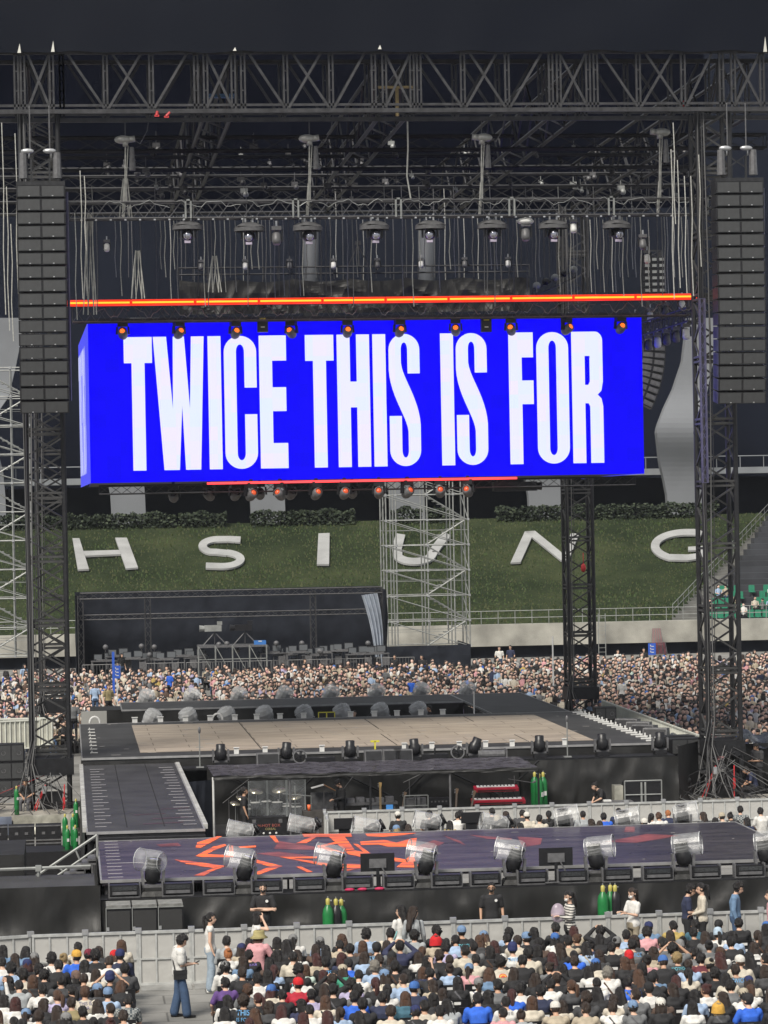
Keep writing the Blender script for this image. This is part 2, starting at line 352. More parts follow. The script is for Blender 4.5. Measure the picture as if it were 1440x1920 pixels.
# ---- grandstand behind
gs=thing('grandstand','dark far grandstand with pale curved columns rising behind the grass bank','grandstand',(10,244,SLZ1))
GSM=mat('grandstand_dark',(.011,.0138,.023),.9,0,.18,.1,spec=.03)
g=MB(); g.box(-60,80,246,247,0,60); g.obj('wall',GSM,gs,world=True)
GPL=mat('balcony_paint',(.22,.235,.25),.7,0,.15,.5)
g=MB(); zb=onY(1400,885,240).z; g.box(-60,80,240,244,zb-.1,zb+.42); g.obj('balcony_edge',GPL,gs,world=True)
g=MB(); g.tube((-60,240.2,zb+1.35),(80,240.2,zb+1.35),.05,n=5)
for k in range(60): g.tube((-50+k*2,240.2,zb+.4),(-50+k*2,240.2,zb+1.35),.04,n=4)
g.obj('balcony_rail',GPL,gs,world=True)
g=MB(); g.box(-60,80,243.9,244.4,0,zb-.3); g.obj('lower_wall',mat('lower_wall_dark',(.02,.024,.03),.9,0,.2,.4,spec=.05),gs,world=True)
COLM=mat('column_paint',(.19,.20,.215),.9,0,.10,.3)
Lf=[(1272,400),(1290,560),(1287,620),(1280,680),(1262,730),(1240,770),(1227,800),(1225,812),(1228,830),(1236,870),(1245,900),(1251,930),(1254,985)]
Rt=[(1330,400),(1345,560),(1345,640),(1335,690),(1322,745),(1305,770),(1297,790),(1293,810),(1296,830),(1303,850),(1312,885),(1316,930),(1318,985)]
def resample(pl,ys):
    out=[]
    for y in ys:
        for (x0,y0),(x1,y1) in zip(pl,pl[1:]):
            if y0<=y<=y1: t=(y-y0)/(y1-y0); out.append((x0+(x1-x0)*t,y)); break
    return out
ys=list(range(596,986,9)); Lr=resample(Lf,ys); Rr=resample(Rt,ys)
for dxp in (-1306,-1044,-782,-520,-260,0):
    g=MB()
    def fn(u,v):
        k=v*(len(ys)-1); i=min(int(k),len(ys)-2); t=k-i
        a=onY(Lr[i][0]*(1-t)+Lr[i+1][0]*t+dxp,Lr[i][1]*(1-t)+Lr[i+1][1]*t-.0187*dxp*0,238); c=onY(Rr[i][0]*(1-t)+Rr[i+1][0]*t+dxp,Rr[i][1]*(1-t)+Rr[i+1][1]*t,238)
        p=a.lerp(c,u); yy=ys[i]+9*t; p.y+= -1.4*math.exp(-((yy-805)/60)**2)-(.0 if u<.5 else .0)
        return p
    g.grid(fn,3,len(ys)-1); n0=len(g.v); 
    g.add([(p[0],p[1]+.9,p[2]) for p in g.v],[tuple(reversed(f)) for f in g.f])
    w4=4; rows=len(ys)
    for j in range(rows-1):
        for e_ in (0,3): g.f.append((j*w4+e_,(j+1)*w4+e_,n0+(j+1)*w4+e_,n0+j*w4+e_)); g.m.append(0)
    g.obj('column',COLM,gs,smooth=False,world=True)
g=MB()
for px,wd in ((583,15),(800,17)): 
    g=MB(); a=onY(px,430,239); c=onY(px,600,239); r=wd/5500*240; g.tube(a,c,r,n=10); g.obj('pillar',mat('pillar_paint',(.055,.06,.07),.7),gs,world=True,smooth=True)
# green/teal patches: nothing else behind
# ---- scaffold towers
def scaffold(name,label,px0,px1,ytop,ybot,Y,depth,levels,pairs):
    x0=onY(px0,1000,Y).x; x1=onY(px1,1000,Y).x; zt=onY((px0+px1)/2,ytop,Y).z; zb=onY((px0+px1)/2,ybot,Y).z
    t=thing(name,label,'scaffold',((x0+x1)/2,Y,zb))
    g=MB(); nx=3; xs=[x0,x0+(x1-x0)*.12,x0+(x1-x0)*.5,x0+(x1-x0)*.82,x1]
    for x in xs:
        for y in (Y,Y+depth/2,Y+depth): g.tube((x,y,zb),(x,y,zt),.045,n=6)
    g.obj('upright',GALV,t,world=True); g=MB(); h=(zt-zb)/levels
    for k in range(levels+1):
        z=zb+h*k
        for y in (Y,Y+depth): g.tube((x0,y,z),(x1,y,z),.04,n=5); g.tube((x0,y,z+.95),(x1,y,z+.95),.022,n=4) if k<levels and k%2==0 else None
        for x in (x0,x1): g.tube((x,Y,z),(x,Y+depth,z),.035,n=5)
    g.obj('ledger',GALV,t,world=True); g=MB()
    for k in range(levels):
        z=zb+h*k
        g.tube((x0+.1,Y-.03,z+h),(x1-.1,Y-.03,z),.032,n=5); g.tube((x0+.1,Y+depth,z+h),(x1-.1,Y+depth,z),.03,n=5)
        g.tube((x0,Y,z+h),(x0,Y+depth,z),.03,n=5); g.tube((x1,Y,z),(x1,Y+depth,z+h),.03,n=5)
    g.obj('brace',GALV,t,world=True); g=MB()
    for k in range(levels):   # zigzag stair flights on the right half
        z=zb+h*k; xa,xb=(xs[2],xs[4]) if k%2==0 else (xs[4],xs[2])
        for i in range(9):
            f=i/9; x=xa+(xb-xa)*f; g.cbox((x+(xb-xa)/18,Y+depth*.6,z+h*f+.1),(abs(xb-xa)/10,.7,.07))
        g.tube((xa,Y+depth*.3,z),(xb,Y+depth*.3,z+h),.05,n=5)
    g.obj('stair_flight',GALV,t,world=True)
    g=MB()
    for x in xs:
        for k in range(levels+1): g.cbox((x,Y-.02,zb+h*k),(.14,.14,.14))
    g.obj('coupler',ALU,t,world=True)
    return t
scaffold('scaffold_tower','pale metal scaffold stair tower standing in front of the letter U',724,878,880,1212,186,3.4,7,0)
scaffold('scaffold_tower','pale metal scaffold tower at the left edge of the photo',-130,58,690,1232,176,3.4,10,0)
# black skirt round the base of the middle scaffold
g=MB(); a=onY(722,1212,184.6); c=onY(882,1212,184.6); drape(g,(a.x,184.6),(c.x,184.6),0,a.z,.12,.7,5); drape(g,(c.x,184.6),(c.x,191),0,a.z,.08,.7,8,out=(1,0,0))
tag(g.obj('skirt_cloth',CLOTHD,world=True),'black cloth skirt around the foot of the scaffold stair tower','cloth')
# ---- backdrop tent
YB=176; bt=thing('backdrop_frame','black backdrop on a dark truss frame behind the far crowd','backdrop',(onY(430,1250,YB).x,YB,0))
xa=onY(150,1115,YB).x; xb=onY(716,1106,YB).x; zt=onY(430,1112,YB).z
g=MB(); boxtruss(g,(xa,YB,zt),(xb,YB,zt),(0,.4,0),(0,0,.35),.04,.022,.55); g.obj('top_truss',TRS,bt,world=True)
g=MB(); zm=onY(430,1152,YB+2.5).z; boxtruss(g,(xa,YB+2.5,zm),(xb,YB+2.5,zm),(0,.3,0),(0,0,.28),.035,.02,.5); g.obj('lower_truss',TRS,bt,world=True)
for px in (151,277,587,712):
    g=MB(); x=onY(px,1150,YB).x; boxtruss(g,(x,YB,0),(x,YB,zt),(.32,0,0),(0,.32,0),.04,.022,.5); g.obj('post',TRS,bt,world=True)
g=MB(); drape(g,(xa-.3,YB+4),(xb+.3,YB+4),0,zt+.15,.12,1.4,3,nv=12); g.obj('backdrop_cloth',CLOTHD,bt,world=True)
g=MB(); drape(g,(xa-.3,YB+.4),(xa-.3,YB+4),0,zt,.08,1,4,out=(1,0,0)); drape(g,(xb+.3,YB+.4),(xb+.3,YB+4),0,zt,.08,1,6,out=(1,0,0)); g.obj('side_cloth',CLOTHD,bt,world=True)
# silver drape tied at the right post
g=MB(); YD=YB-.6
def fn(u,v):
    A=onY(678,1116,YD); B_=onY(707,1112,YD); Cc=onY(706,1250,YD); D_=onY(719,1250,YD)
    top=A.lerp(B_,u); bot=Cc.lerp(D_,u); p=bot.lerp(top,v**.8); p.x+=.35*math.sin(v*math.pi)*(.4); p.y+=.14*math.sin(u*22+v*2); return p
g.grid(fn,30,14); tag(g.obj('curtain',mat('silver_sheet',(.36,.40,.46),.4,0,.25,1.5),world=True,smooth=True),'pale silver plastic curtain gathered at the right end of the backdrop','curtain')
# black lower building behind crowd
# ================================================================ overhead rig
YT, YF, YR = 99.6, 98.6, 131.0
def px2x(px,py,Y): return onY(px,py,Y).x
zb_=onY(720,207,YF).z; zt_=onY(720,97,YF).z
rig=thing('roof_truss','tall dark steel truss spanning the whole width above the stage','truss',(11,YF,zb_))
g=MB(); XL,XRr=-4.5,26.5; TD=2.2
for y in (YF,YF+TD):
    for z in (zb_,zt_): g.box(XL,XRr,y-.07,y+.07,z-.07,z+.07); 
    g.box(XL,XRr,y-.05,y+.05,zb_+.16,zb_+.24)
g.obj('chord',TRS,rig,world=True)
mods=[(-137,-85),(30,42),(96,115),(115,197,283,367),(385,437),(455,535,620,700),(720,772),(785,867,950,1032),(1047,1102),(1116,1196,1280,1352),(1374,1428)]
gu=MB(); gd=MB()
def vb(mb,px,w=.06):
    x=px2x(px,150,YF)
    for y in (YF,YF+TD): mb.box(x-w,x+w,y-.05,y+.05,zb_,zt_)
for md in mods:
    for px in md:
        xa=px2x(px-3,150,YF); xb=px2x(px+4,150,YF)
        for y in (YF,YF+TD):
            gu=MB()
            for x in (xa,xb): gu.box(x-.03,x+.03,y-.05,y+.05,zb_,zt_)
            for f in (.02,.35,.68,.95): z=zb_+(zt_-zb_)*f; gu.box(xa-.02,xb+.02,y-.045,y+.045,z-.02,z+.02)
            gu.obj('upright',TRS,rig,world=True)
def dg(pxa,pxb,both=True):   # top at pxa, bottom at pxb
    for y in (YF,YF+TD): gd=MB(); gd.tube((px2x(pxa,150,YF),y-.02,zt_-.05),(px2x(pxb,150,YF),y-.02,zb_+.1),.06,n=4); gd.obj('diagonal',TRS,rig,world=True)
for md in mods:
    if len(md)==4:
        a,b_,c,d_=md; dg(a+12,b_-2); dg(b_+14,c-4); dg(c-18,b_+6); dg(d_-16,c+6)
    elif md[1]-md[0]>40:
        a,b_=md; dg(a+2,b_-2); dg(b_-2,a+2)
dg(52,93); dg(93,52)
# longitudinal trusses running back under the roof
for k,(pa,pb) in enumerate([(52,93),(385,437),(720,772),(1047,1102),(1374,1428)]):
    xa=px2x(pa,205,YF); xb=px2x(pb,205,YF); t=thing('roof_truss','dark long truss running back under the roof, '+nth(k,5),'truss',((xa+xb)/2,YF+TD,zb_),group='trusses running back under the roof')
    g=MB()
    for x in (xa,xb):
        for z in (zb_,zt_-.1): g.tube((x,YF+TD,z),(x,YR-.2,z),.075,n=5)
    g.obj('chord',TRS,t,world=True); g=MB()
    n=13
    for i in range(n):
        y0=YF+TD+(YR-YF-TD)*i/n; y1=YF+TD+(YR-YF-TD)*(i+1)/n
        g.tube((xa,y0,zb_),(xb,y1,zb_),.035,n=4)
        for x in (xa,xb): g.tube((x,y0,zb_ if i%2 else zt_-.1),(x,y1,zt_-.1 if i%2 else zb_),.045,n=4)
    g.obj('diagonal',TRS,t,world=True)
for k,(y,hh) in enumerate([(108.6,.5),(114.5,.5),(121,.5),(126,.5),(YR,2.0)]):
    g=MB(); boxtruss(g,(XL,y,zb_+hh/2-.1),(XRr,y,zb_+hh/2-.1),(0,.5,0),(0,0,hh),.05,.025,1.0 if hh<1 else 2.2)
    tag(g.obj('cross_truss',TRD,world=True),'dark cross truss under the roof, %s from the front'%ORD[k],'truss','cross trusses under the roof')
# roof cover
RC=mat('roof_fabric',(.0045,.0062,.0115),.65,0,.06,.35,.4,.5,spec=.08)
g=MB()
def rf(u,v): 
    x=XL-4+(XRr-XL+8)*u; 
    return Vector((x,YF-.35+.10*noise.noise(Vector((x*.35,v*2,1)))+v*.9+(.25*abs(math.sin(x*1.6))*max(0,v-.5)),zt_-.05+ .10*noise.noise(Vector((x*.9,0,3)))*(1-v)+4.2*v))
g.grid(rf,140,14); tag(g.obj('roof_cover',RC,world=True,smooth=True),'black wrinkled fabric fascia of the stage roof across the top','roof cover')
g=MB(); g.grid(lambda u,v:Vector((XL-4+(XRr-XL+8)*u,YF+.6+13*v,zt_+.3+4.0*min(1,v*1.6)+.15*noise.noise(Vector((u*9,v*9,2))))),30,20)
tag(g.obj('roof_sheet',mat('roof_sheet_cloth',(.05,.052,.05),.9,0,.3,.4),world=True),'dark fabric sheet stretched over the stage roof trusses','roof sheet')
g=MB(); drape(g,(XL-3,YR+1.4),(XRr+3,YR+1.4),24.1,31.5,.15,2.2,51); tag(g.obj('rear_darkening_cloth',mat('darkening_cloth',(.003,.004,.009),.9,0,.15,.5,spec=.03),world=True),'dark cloth added along the rear roof truss to darken the view under the roof','valance')  # cloth added at the rear to give the darkness under the roof
# bright little flaps and spikes on top
for k,(px,py,h_) in enumerate([(36,99,26),(99,97,30),(440,95,10),(712,92,12),(1435,97,42)]):
    g=MB(); p=onY(px,py,YF-.5); g.prism([p+Vector((-.06,0,0)),p+Vector((.06,0,0)),p+Vector((.02,.05,h_/80))],(0,.05,0))
    tag(g.obj('fabric_flap',mat('pale_flap',(.55,.55,.5),.6),world=True),'small pale pointed flap on the roof truss edge, '+nth(k,5),'fabric flap','pale flaps along the roof edge')
# ---------------- towers
def tower(x,y,h,label,wd=1.25,base=0.35):
    t=thing('truss_tower',label,'tower',(x,y,0))
    g=MB()
    for sx in (-1,1):
        for sy in (-1,1):
            g.tube((sx*wd/2,sy*wd/2,base),(sx*wd/2,sy*wd/2,h),.085,n=6)
    for sx in (-.45,.45): g.tube((sx*wd,-wd/2-.02,base),(sx*wd,-wd/2-.02,h),.03,n=5)
    g.obj('chord',BLK,t); g=MB(); n=int(h/.72)
    for i in range(n):
        z0=base+(h-base)*i/n; z1=base+(h-base)*(i+1)/n; q=wd/2
        for a,b_ in (((-q,-q),(q,-q)),((q,-q),(q,q)),((q,q),(-q,q)),((-q,q),(-q,-q))):
            if i%2: a,b_=b_,a
            g.tube((*a,z0),(*b_,z1),.042,n=4)
        if i%3==0:
            for z in (z0,z0+.16): 
                g.box(-q,q,-q-.05,-q+.05,z-.035,z+.035); g.box(-q,q,q-.05,q+.05,z-.035,z+.035); g.box(-q-.05,-q+.05,-q,q,z-.035,z+.035); g.box(q-.05,q+.05,-q,q,z-.035,z+.035)
    g.obj('brace',mat('brace_metal',(.06,.06,.06),.5,.3,.3,4),t); g=MB()
    g.box(-wd*.9,wd*.9,-wd*.8,wd*.8,0,base); g.box(-wd*.3,wd*.3,-wd*.62,-wd*.5,base,base+.9)
    g.obj('base',BLK,t)
    g=MB(); g.box(-wd*.62,wd*.62,-wd*.62,wd*.62,1.8,2.35); g.obj('sleeve_block',BLK,t)
    for k in range(5):
        g=MB(); ox=-wd*.52+k*.07+rnd.uniform(-.03,.03); yy=-wd/2-.12-rnd.random()*.1
        pts=[(ox+.05*math.sin(z*.3+k),yy,z) for z in [h-i*(h-3)/16 for i in range(17)]]+[(ox-.15,yy-.1,2.2),(ox-.5+.2*k,yy-.5,1.0),(ox-.9+.45*k,yy-.8,.12)]
        g.path(pts,.014+.010*(k%2),5); g.obj('cable',mat('cable_black',(.03,.03,.032),.5) if k%3 else mat('cable_grey',(.11,.11,.11),.6),t)
    return t
def straps(x,y,label,s=1):
    t=thing('ratchet_strap',label,'strap',(x,y,0))
    g=MB(); g.tube((-.5,-.9,.4),(.05,-.75,1.5),.022,n=5); g.tube((-.38,-.9,.4),(.05,-.75,1.5),.022,n=5); g.tube((.62,-1,.42),(.68,-.8,1.5),.02,n=5); g.cbox((.65,-.9,.9),(.08,.05,.35)); g.obj('webbing',RED,t)
    g=MB(); g.cbox((.0,-.85,1.35),(.12,.1,.25)); g.obj('buckle',ALU,t); return t
HT=zb_
tower(-.67,YT,HT,'black truss tower with cables below the left speaker column')
tower(22.37,YT,HT,'black truss tower with cables below the right speaker column',1.12)
tower(onY(1089,1300,131).x,131,HT,'slimmer looking black truss tower standing behind the tan stage on the right',1.15)
tower(-.67,131,HT,'black truss tower hidden behind the tower under the left speaker column',1.15)
straps(-.9,YT-.2,'red ratchet straps at the foot of the left truss tower'); straps(21.9,YT-.2,'red ratchet straps at the foot of the right truss tower')
tg=MB(); tg.ell((0,0,.22),(.12,.09,.2),8,6); tg.tube((0,0,.35),(0,0,.9),.02,n=4)
o=tg.obj('chain_hook',RED,smooth=True); o.location=onY(1094,1074,129.6); tag(o,'small red hook block hanging beside the rear truss tower','hook')
# side ladder-truss beside right tower (thin pale truss with purple sheen)
g=MB(); a=onY(1316,560,98); c=onY(1325,905,98); boxtruss(g,(a.x,98,a.z),(a.x,98,c.z),(.17,0,0),(0,.17,0),.022,.012,.34); tag(g.obj('ladder_truss',mat('violet_truss',(.12,.115,.19),.4,.5,.2,3),world=True),'thin pale violet vertical truss hanging left of the right speaker column','truss')
# ---------------- line array speakers
GRL=mat('speaker_grille',(.058,.060,.062),.55,.2,.10,6)
def cabinet_mb():
    g=MB(); w2,h2=.80,.205
    g.prism([(-w2,0,-h2),(w2,0,-h2),(w2,0,h2),(-w2,0,h2)],(0,.75,0)); return g
def array(px0,px1,py,Y,n,label,bend=1):
    a=onY(px0,py,Y); c=onY(px1,py,Y); xm=(a.x+c.x)/2; W=(c.x-a.x)
    t=thing('line_array_speaker',label,'speaker',(xm,Y,a.z-7.5))
    z=a.z; y=Y
    bm_=MB(); bm_.box(-W/2,W/2,0,.8,-.2,.19); bm=bm_.mesh('speaker_cabinet',PLAS)
    gb=MB()
    for s in (-1,1): gb.box(min(s*.035,s*(W/2-.05)),max(s*.035,s*(W/2-.05)),-.025,.01,-.175,.165)
    gm_=gb.mesh('grille',GRL)
    tb=MB()
    for s in (-1,1): tb.cbox((s*W*.24,-.03,-.158),(.05,.012,.03))
    tm=tb.mesh('latch',ALU)
    pitch=0
    for k in range(n):
        pitch=0 if k<9 else (k-8)*1.1*bend
        o=bpy.data.objects.new('speaker_cabinet',bm); C.objects.link(o); o.parent=t; o.location=(0,y-Y,z-.2-(a.z-7.5)); o.rotation_euler=(R_(pitch),0,0)
        for nm,me in (('grille',gm_),('latch',tm)):
            q=bpy.data.objects.new(nm,me); C.objects.link(q); q.parent=o
        z-=.443*math.cos(R_(pitch)); y+=.443*math.sin(R_(pitch))
    g=MB(); g.box(xm-W/2,xm+W/2,Y,Y+.8,a.z-.02,a.z+.12)
    for s in (-1,1): g.box(xm+s*.3-.03,xm+s*.3+.03,Y+.3,Y+.4,a.z+.1,a.z+.9)
    g.tube((xm-.3,Y+.35,a.z+.9),(xm+.3,Y+.35,a.z+.5),.03,n=4); g.tube((xm+.3,Y+.35,a.z+.9),(xm-.3,Y+.35,a.z+.5),.03,n=4)
    g.obj('flying_frame',TRD,t,world=True)
    g=MB()
    for s in (-1,1): g.tube((xm+s*.32,Y+.35,a.z+1.1),(xm+s*.32,Y+.35,zb_),.022,n=5)
    g.obj('hanging_chain',GREYP,t,world=True)
    for s in (-1,1):
        g=MB(); M_=Matrix.Rotation(R_(90),3,'Y'); g.ell((xm+s*.36-.05,Y+.3,a.z+1.15),(.09,.10,.22),8,6,0,M_); g.tube((xm+s*.36,Y+.3,a.z+.9),(xm+s*.36,Y+.3,a.z+1.2),.03,n=4); g.obj('chain_motor',ALU,t,world=True,smooth=True)
        g=MB(); g.tube((xm+s*.55,Y+.35,a.z+1.1),(xm+s*.55,Y+.35,a.z+.25),.12,.15,8); g.obj('chain_bag',GREYP,t,world=True)
    g=MB(); g.path([(xm+W/2+.05,Y+.35+.002*i*i,a.z-.2-i*.36) for i in range(20)],.05,5); g.obj('cable',mat('violet_truss',(.26,.25,.42)),t,world=True)
    return t
array(30,122,347,96.8,17,'tall black line array speaker column hanging at the left side')
array(1342,1432,340,96.8,17,'tall black line array speaker column hanging at the right side')
# curved array behind right of screen
t=thing('line_array_speaker','small curved line array speaker hanging behind the right end of the blue screen','speaker',(onY(1222,700,128).x,128,onY(1222,760,128).z))
p=onY(1226,640,128); ang=0
for k in range(10):
    g=MB(); M_=Matrix.Rotation(R_(-4*k),4,'Y'); g.box(-.55,.55,0,.6,-.15,.13); 
    for s in (-1,1): g.cbox((s*.27,-.02,0),(.44,.03,.2),1)
    o=g.obj('speaker_cabinet',[PLAS,GREYP],t); o.location=p-Vector(t.location); o.rotation_euler=(0,R_(3.0*k),0)
    p=p+Vector((-.30*math.sin(R_(3.0*k)),0,-.30*math.cos(R_(3.0*k))))
g=MB(); boxtruss(g,onY(1226,470,128.3),onY(1226,640,128.3),(.55,0,0),(0,.4,0),.04,.03,.3); g.obj('hanging_truss',TRS,t,world=True)
t2=thing('line_array_speaker','small line array speaker hanging high behind the right part of the rig','speaker',(onY(1228,560,126).x,126,onY(1228,555,126).z))
for k in range(7):
    g=MB(); g.box(-.5,.5,0,.5,-.13,.12)
    for i in range(3): g.cbox((-.32+.32*i,-.02,0),(.2,.03,.12),1)
    o=g.obj('speaker_cabinet',[PLAS,GALV],t2); o.location=(0,0,1.6-.27*k)
# ---------------- lighting truss
YL=101.0
a=onY(130,392,YL); c=onY(1337,392,YL); zc=(a.z+c.z)/2
lt=thing('lighting_truss','grey box truss carrying the row of hooded moving lights','truss',((a.x+c.x)/2,YL,zc))
g=MB(); boxtruss(g,(a.x,YL,zc),(c.x,YL,zc),(0,.55,0),(0,0,.55),.036,.02,.42); g.obj('frame',mat('light_truss_metal',(.09,.09,.095),.45,.5,.3,4),lt,world=True)
g=MB()
for k in range(46):
    x=a.x+.4+k*.5; g.cbox((x,YL-.3,zc-.33),(.07,.05,.05))
g.obj('coupler',ALU,lt,world=True); g=MB()
x=a.x
for k in range(9):
    xs_=a.x+1.2+k*2.45; n=14; pts=[(xs_+j*.17,YL-.34,zc+.2+.10*math.sin(j*.9+k)+.05*math.sin(j*2.3)) for j in range(n)]; g.path(pts,.012,4)
g.obj('cable',GALV,lt,world=True)
g=MB()
for px in (352,553,745,957,1143,1328): 
    g=MB(); x=px2x(px,390,YL)
    for s in (-.09,.09): g.box(x+s-.03,x+s+.03,YL-.36,YL-.3,zc-.3,zc+.36)
    g.box(x-.12,x+.12,YL-.36,YL-.3,zc+.3,zc+.36); g.obj('spreader_bracket',GALV,lt,world=True)
# hoists with chains and bags
for k,(px,py,dx) in enumerate([(235,262,-1),(580,260,-1),(903,258,1),(1237,248,1)]):
    Y=YL; p=onY(px,py,Y); t=thing('chain_hoist','pale electric chain hoist hanging from the roof truss, '+nth(k,4),'hoist',(p.x,Y,p.z),group='chain hoists along the roof truss')
    g=MB(); M_=Matrix.Rotation(R_(90),3,'Y'); g.ell((.08*dx,0,0),(.15,.16,.3),10,7,0,M_); g.tube((-.33*dx,0,.03),(-.1*dx,0,.0),.11,n=8); g.cbox((0,0,-.14),(.18,.2,.16)); g.obj('motor',mat('hoist_paint',(.42,.42,.40),.4,.3,.2,8),t,smooth=True)
    g=MB(); g.tube((0,0,.15),(0,0,zb_-p.z),.018,n=5); g.obj('upper_chain',GREYP,t)
    g=MB(); g.path([(0,0,-.2),(-.03,0,-1.2),(-.05,0,zc-p.z+.3)],.028,5); g.path([(0.09,0,-.2),(.02,0,-1.2),(-.01,0,zc-p.z+.3)],.02,5); g.tube((-.12,0,zc-p.z-.2),(-.04,0,zc-p.z+.9),.05,n=5); g.obj('load_chain',OFFW,t)
    g=MB(); g.tube((.22,.05,-.25),(.22,.05,-1.05),.07,.11,8); g.obj('chain_bag',GREYP,t)
    g=MB(); g.path([(.3,0,0),(.5,0,-.15),(.75,0,.3),(.85,0,.9)],.018,4); g.obj('cable',GREYP,t)
    g=MB(); g.tube((.85,0,.9),(.87,0,1.1),.05,n=5); g.obj('plug',RED,t)
g=MB(); P0=onY(764,228,100.5); g.path([onY(764,228,100.5),onY(765,275,100.5),onY(763,330,100.5),onY(770,372,100.5)],.03,5)
tag(g.obj('hanging_cable',OFFW,world=True),'single pale cable hanging from the roof truss to the lighting truss','cable')
for k,(px,py) in enumerate([(294,216),(312,218)]):
    g=MB(); p=onY(px,py,YF-.1); g.tube(p,p+Vector((.12 if k else .02,0,.14)),.06,.04,6); g.cbox((p.x,p.y,p.z-.02),(.16,.06,.06)); tag(g.obj('cable_plug',RED,world=True),'small red plug hanging under the roof truss, '+('left','right')[k]+' of the pair','plug','red plugs under the roof truss')
# blue lit object & beam clamp seen through the truss
g=MB(); p=onY(415,180,103); g.cbox(p,(.9,.3,.12)); tag(g.obj('fixture',mat('blue_fixture',(.1,.22,.42),.4),world=True),'small bluish fixture inside the roof truss above the stage','fixture')
g=MB(); p=onY(744,163,100); M_=Matrix.Rotation(R_(-6),4,'Y'); g.box(p.x-.65,p.x+.55,p.y-.05,p.y+.05,p.z-.05,p.z+.03); g.tube(p,p+Vector((0,0,-1.0)),.06,n=6); tag(g.obj('beam_clamp',mat('yellow_clamp',(.5,.38,.18),.5,0,.4,12),world=True),'pale yellow beam and clamp inside the middle of the roof truss','beam clamp')
# hooded moving lights under the lighting truss
def hooded():
    t=thing('moving_light','','moving light')
    g=MB()
    def hf(u,v):
        a_=u*2*math.pi; r=.13+.37*(v**.55)*(1+.07*math.sin(5*a_)+.05*math.sin(3*a_+1)); return (r*math.cos(a_),r*.8*math.sin(a_),.02-.16*v-.02*math.sin(4*a_)*v)
    g.grid(hf,20,6); g.grid(lambda u,v:((.50+.02*math.sin(9*u*6.28))*math.cos(u*2*math.pi),.40*math.sin(u*2*math.pi),-.15-.13*v),20,2); g.obj('rain_hood',mat('hood_cloth',(.10,.10,.105),.8,0,.3,6),t,smooth=True)
    g=MB(); g.cbox((0,0,-.1),(.42,.3,.2)); g.obj('base',PLAS,t)
    g=MB()
    for s in (-1,1): g.cbox((s*.25,0,-.38),(.06,.14,.34))
    g.cbox((0,0,-.24),(.5,.14,.06)); g.obj('yoke',BLK,t)
    g=MB(); g.ell((0,-.02,-.45),(.19,.22,.20),14,9); h=g.obj('head',PLAS,t,smooth=True)
    g=MB(); g.ell((0,-.15,-.47),(.14,.12,.15),12,8); g.obj('lens',CHROME,h,smooth=True)
    g=MB(); g.cbox((0,-.1,-.68),(.2,.12,.08)); g.obj('diffuser',mat('pale_lilac_glass',(.45,.40,.50),.3),h)
    g=MB()
    for s in (-.12,.12): g.cbox((s,0,.12),(.05,.08,.22))
    g.obj('clamp',ALU,t)
    return t
hp=hooded()
for k,(px,py) in enumerate([(351,415),(467,418),(577,417),(702,415),(806,414),(923,413),(1037,413),(1156,413)]):
    o=put(hp,onY(px,py,YL),rnd.uniform(-.5,.5),'moving light under a dark rain hood on the grey truss, '+nth(k,8),'hooded moving lights under the grey truss',1.05)
# bare fixtures on same truss
def smallfix(loc,label,pale=False,sc=1):
    t=thing('stage_light',label,'stage light',loc)
    g=MB(); g.cbox((0,0,-.05),(.3,.24,.12)); g.obj('base',GREYP,t)
    g=MB(); 
    for s in (-1,1): g.cbox((s*.18,0,-.28),(.04,.1,.36))
    g.obj('yoke',BLK,t)
    g=MB(); M_=Matrix.Rotation(R_(-20),3,'X'); g.lathe((0,0,-.36),[(0,-.2),(.12,-.2),(.15,-.1),(.15,.12),(.1,.2),(0,.2)],10,0,M_); g.obj('head',GREYP if not pale else WHT,t,smooth=True)
    g=MB(); g.cbox((0,0,.08),(.06,.08,.2)); g.obj('clamp',ALU,t); t.scale=(sc,)*3; return t
smallfix(onY(518,425,YL),'small dark fixture between the second and third hooded lights',sc=1.1)
t=smallfix(onY(985,418,YL),'fixture with a pale dome cap between hooded lights on the grey truss',sc=1.1)
g=MB(); g.ell((0,0,.05),(.28,.22,.11),12,7); g.obj('dome_cap',WHT,t,smooth=True)
smallfix(onY(1075,412,YL),'small pale projector fixture near the right end of the grey truss',True,.8)
smallfix(onY(1205,440,YL),'small dark fixture hanging at the far right of the grey truss',False,.9)
smallfix(onY(200,450,YL+1),'small pale camera fixture hanging left below the grey truss',True,.7)
smallfix(onY(1213,470,YL+3),'small pale fixture hanging above the right end of the orange bar',True,.8)
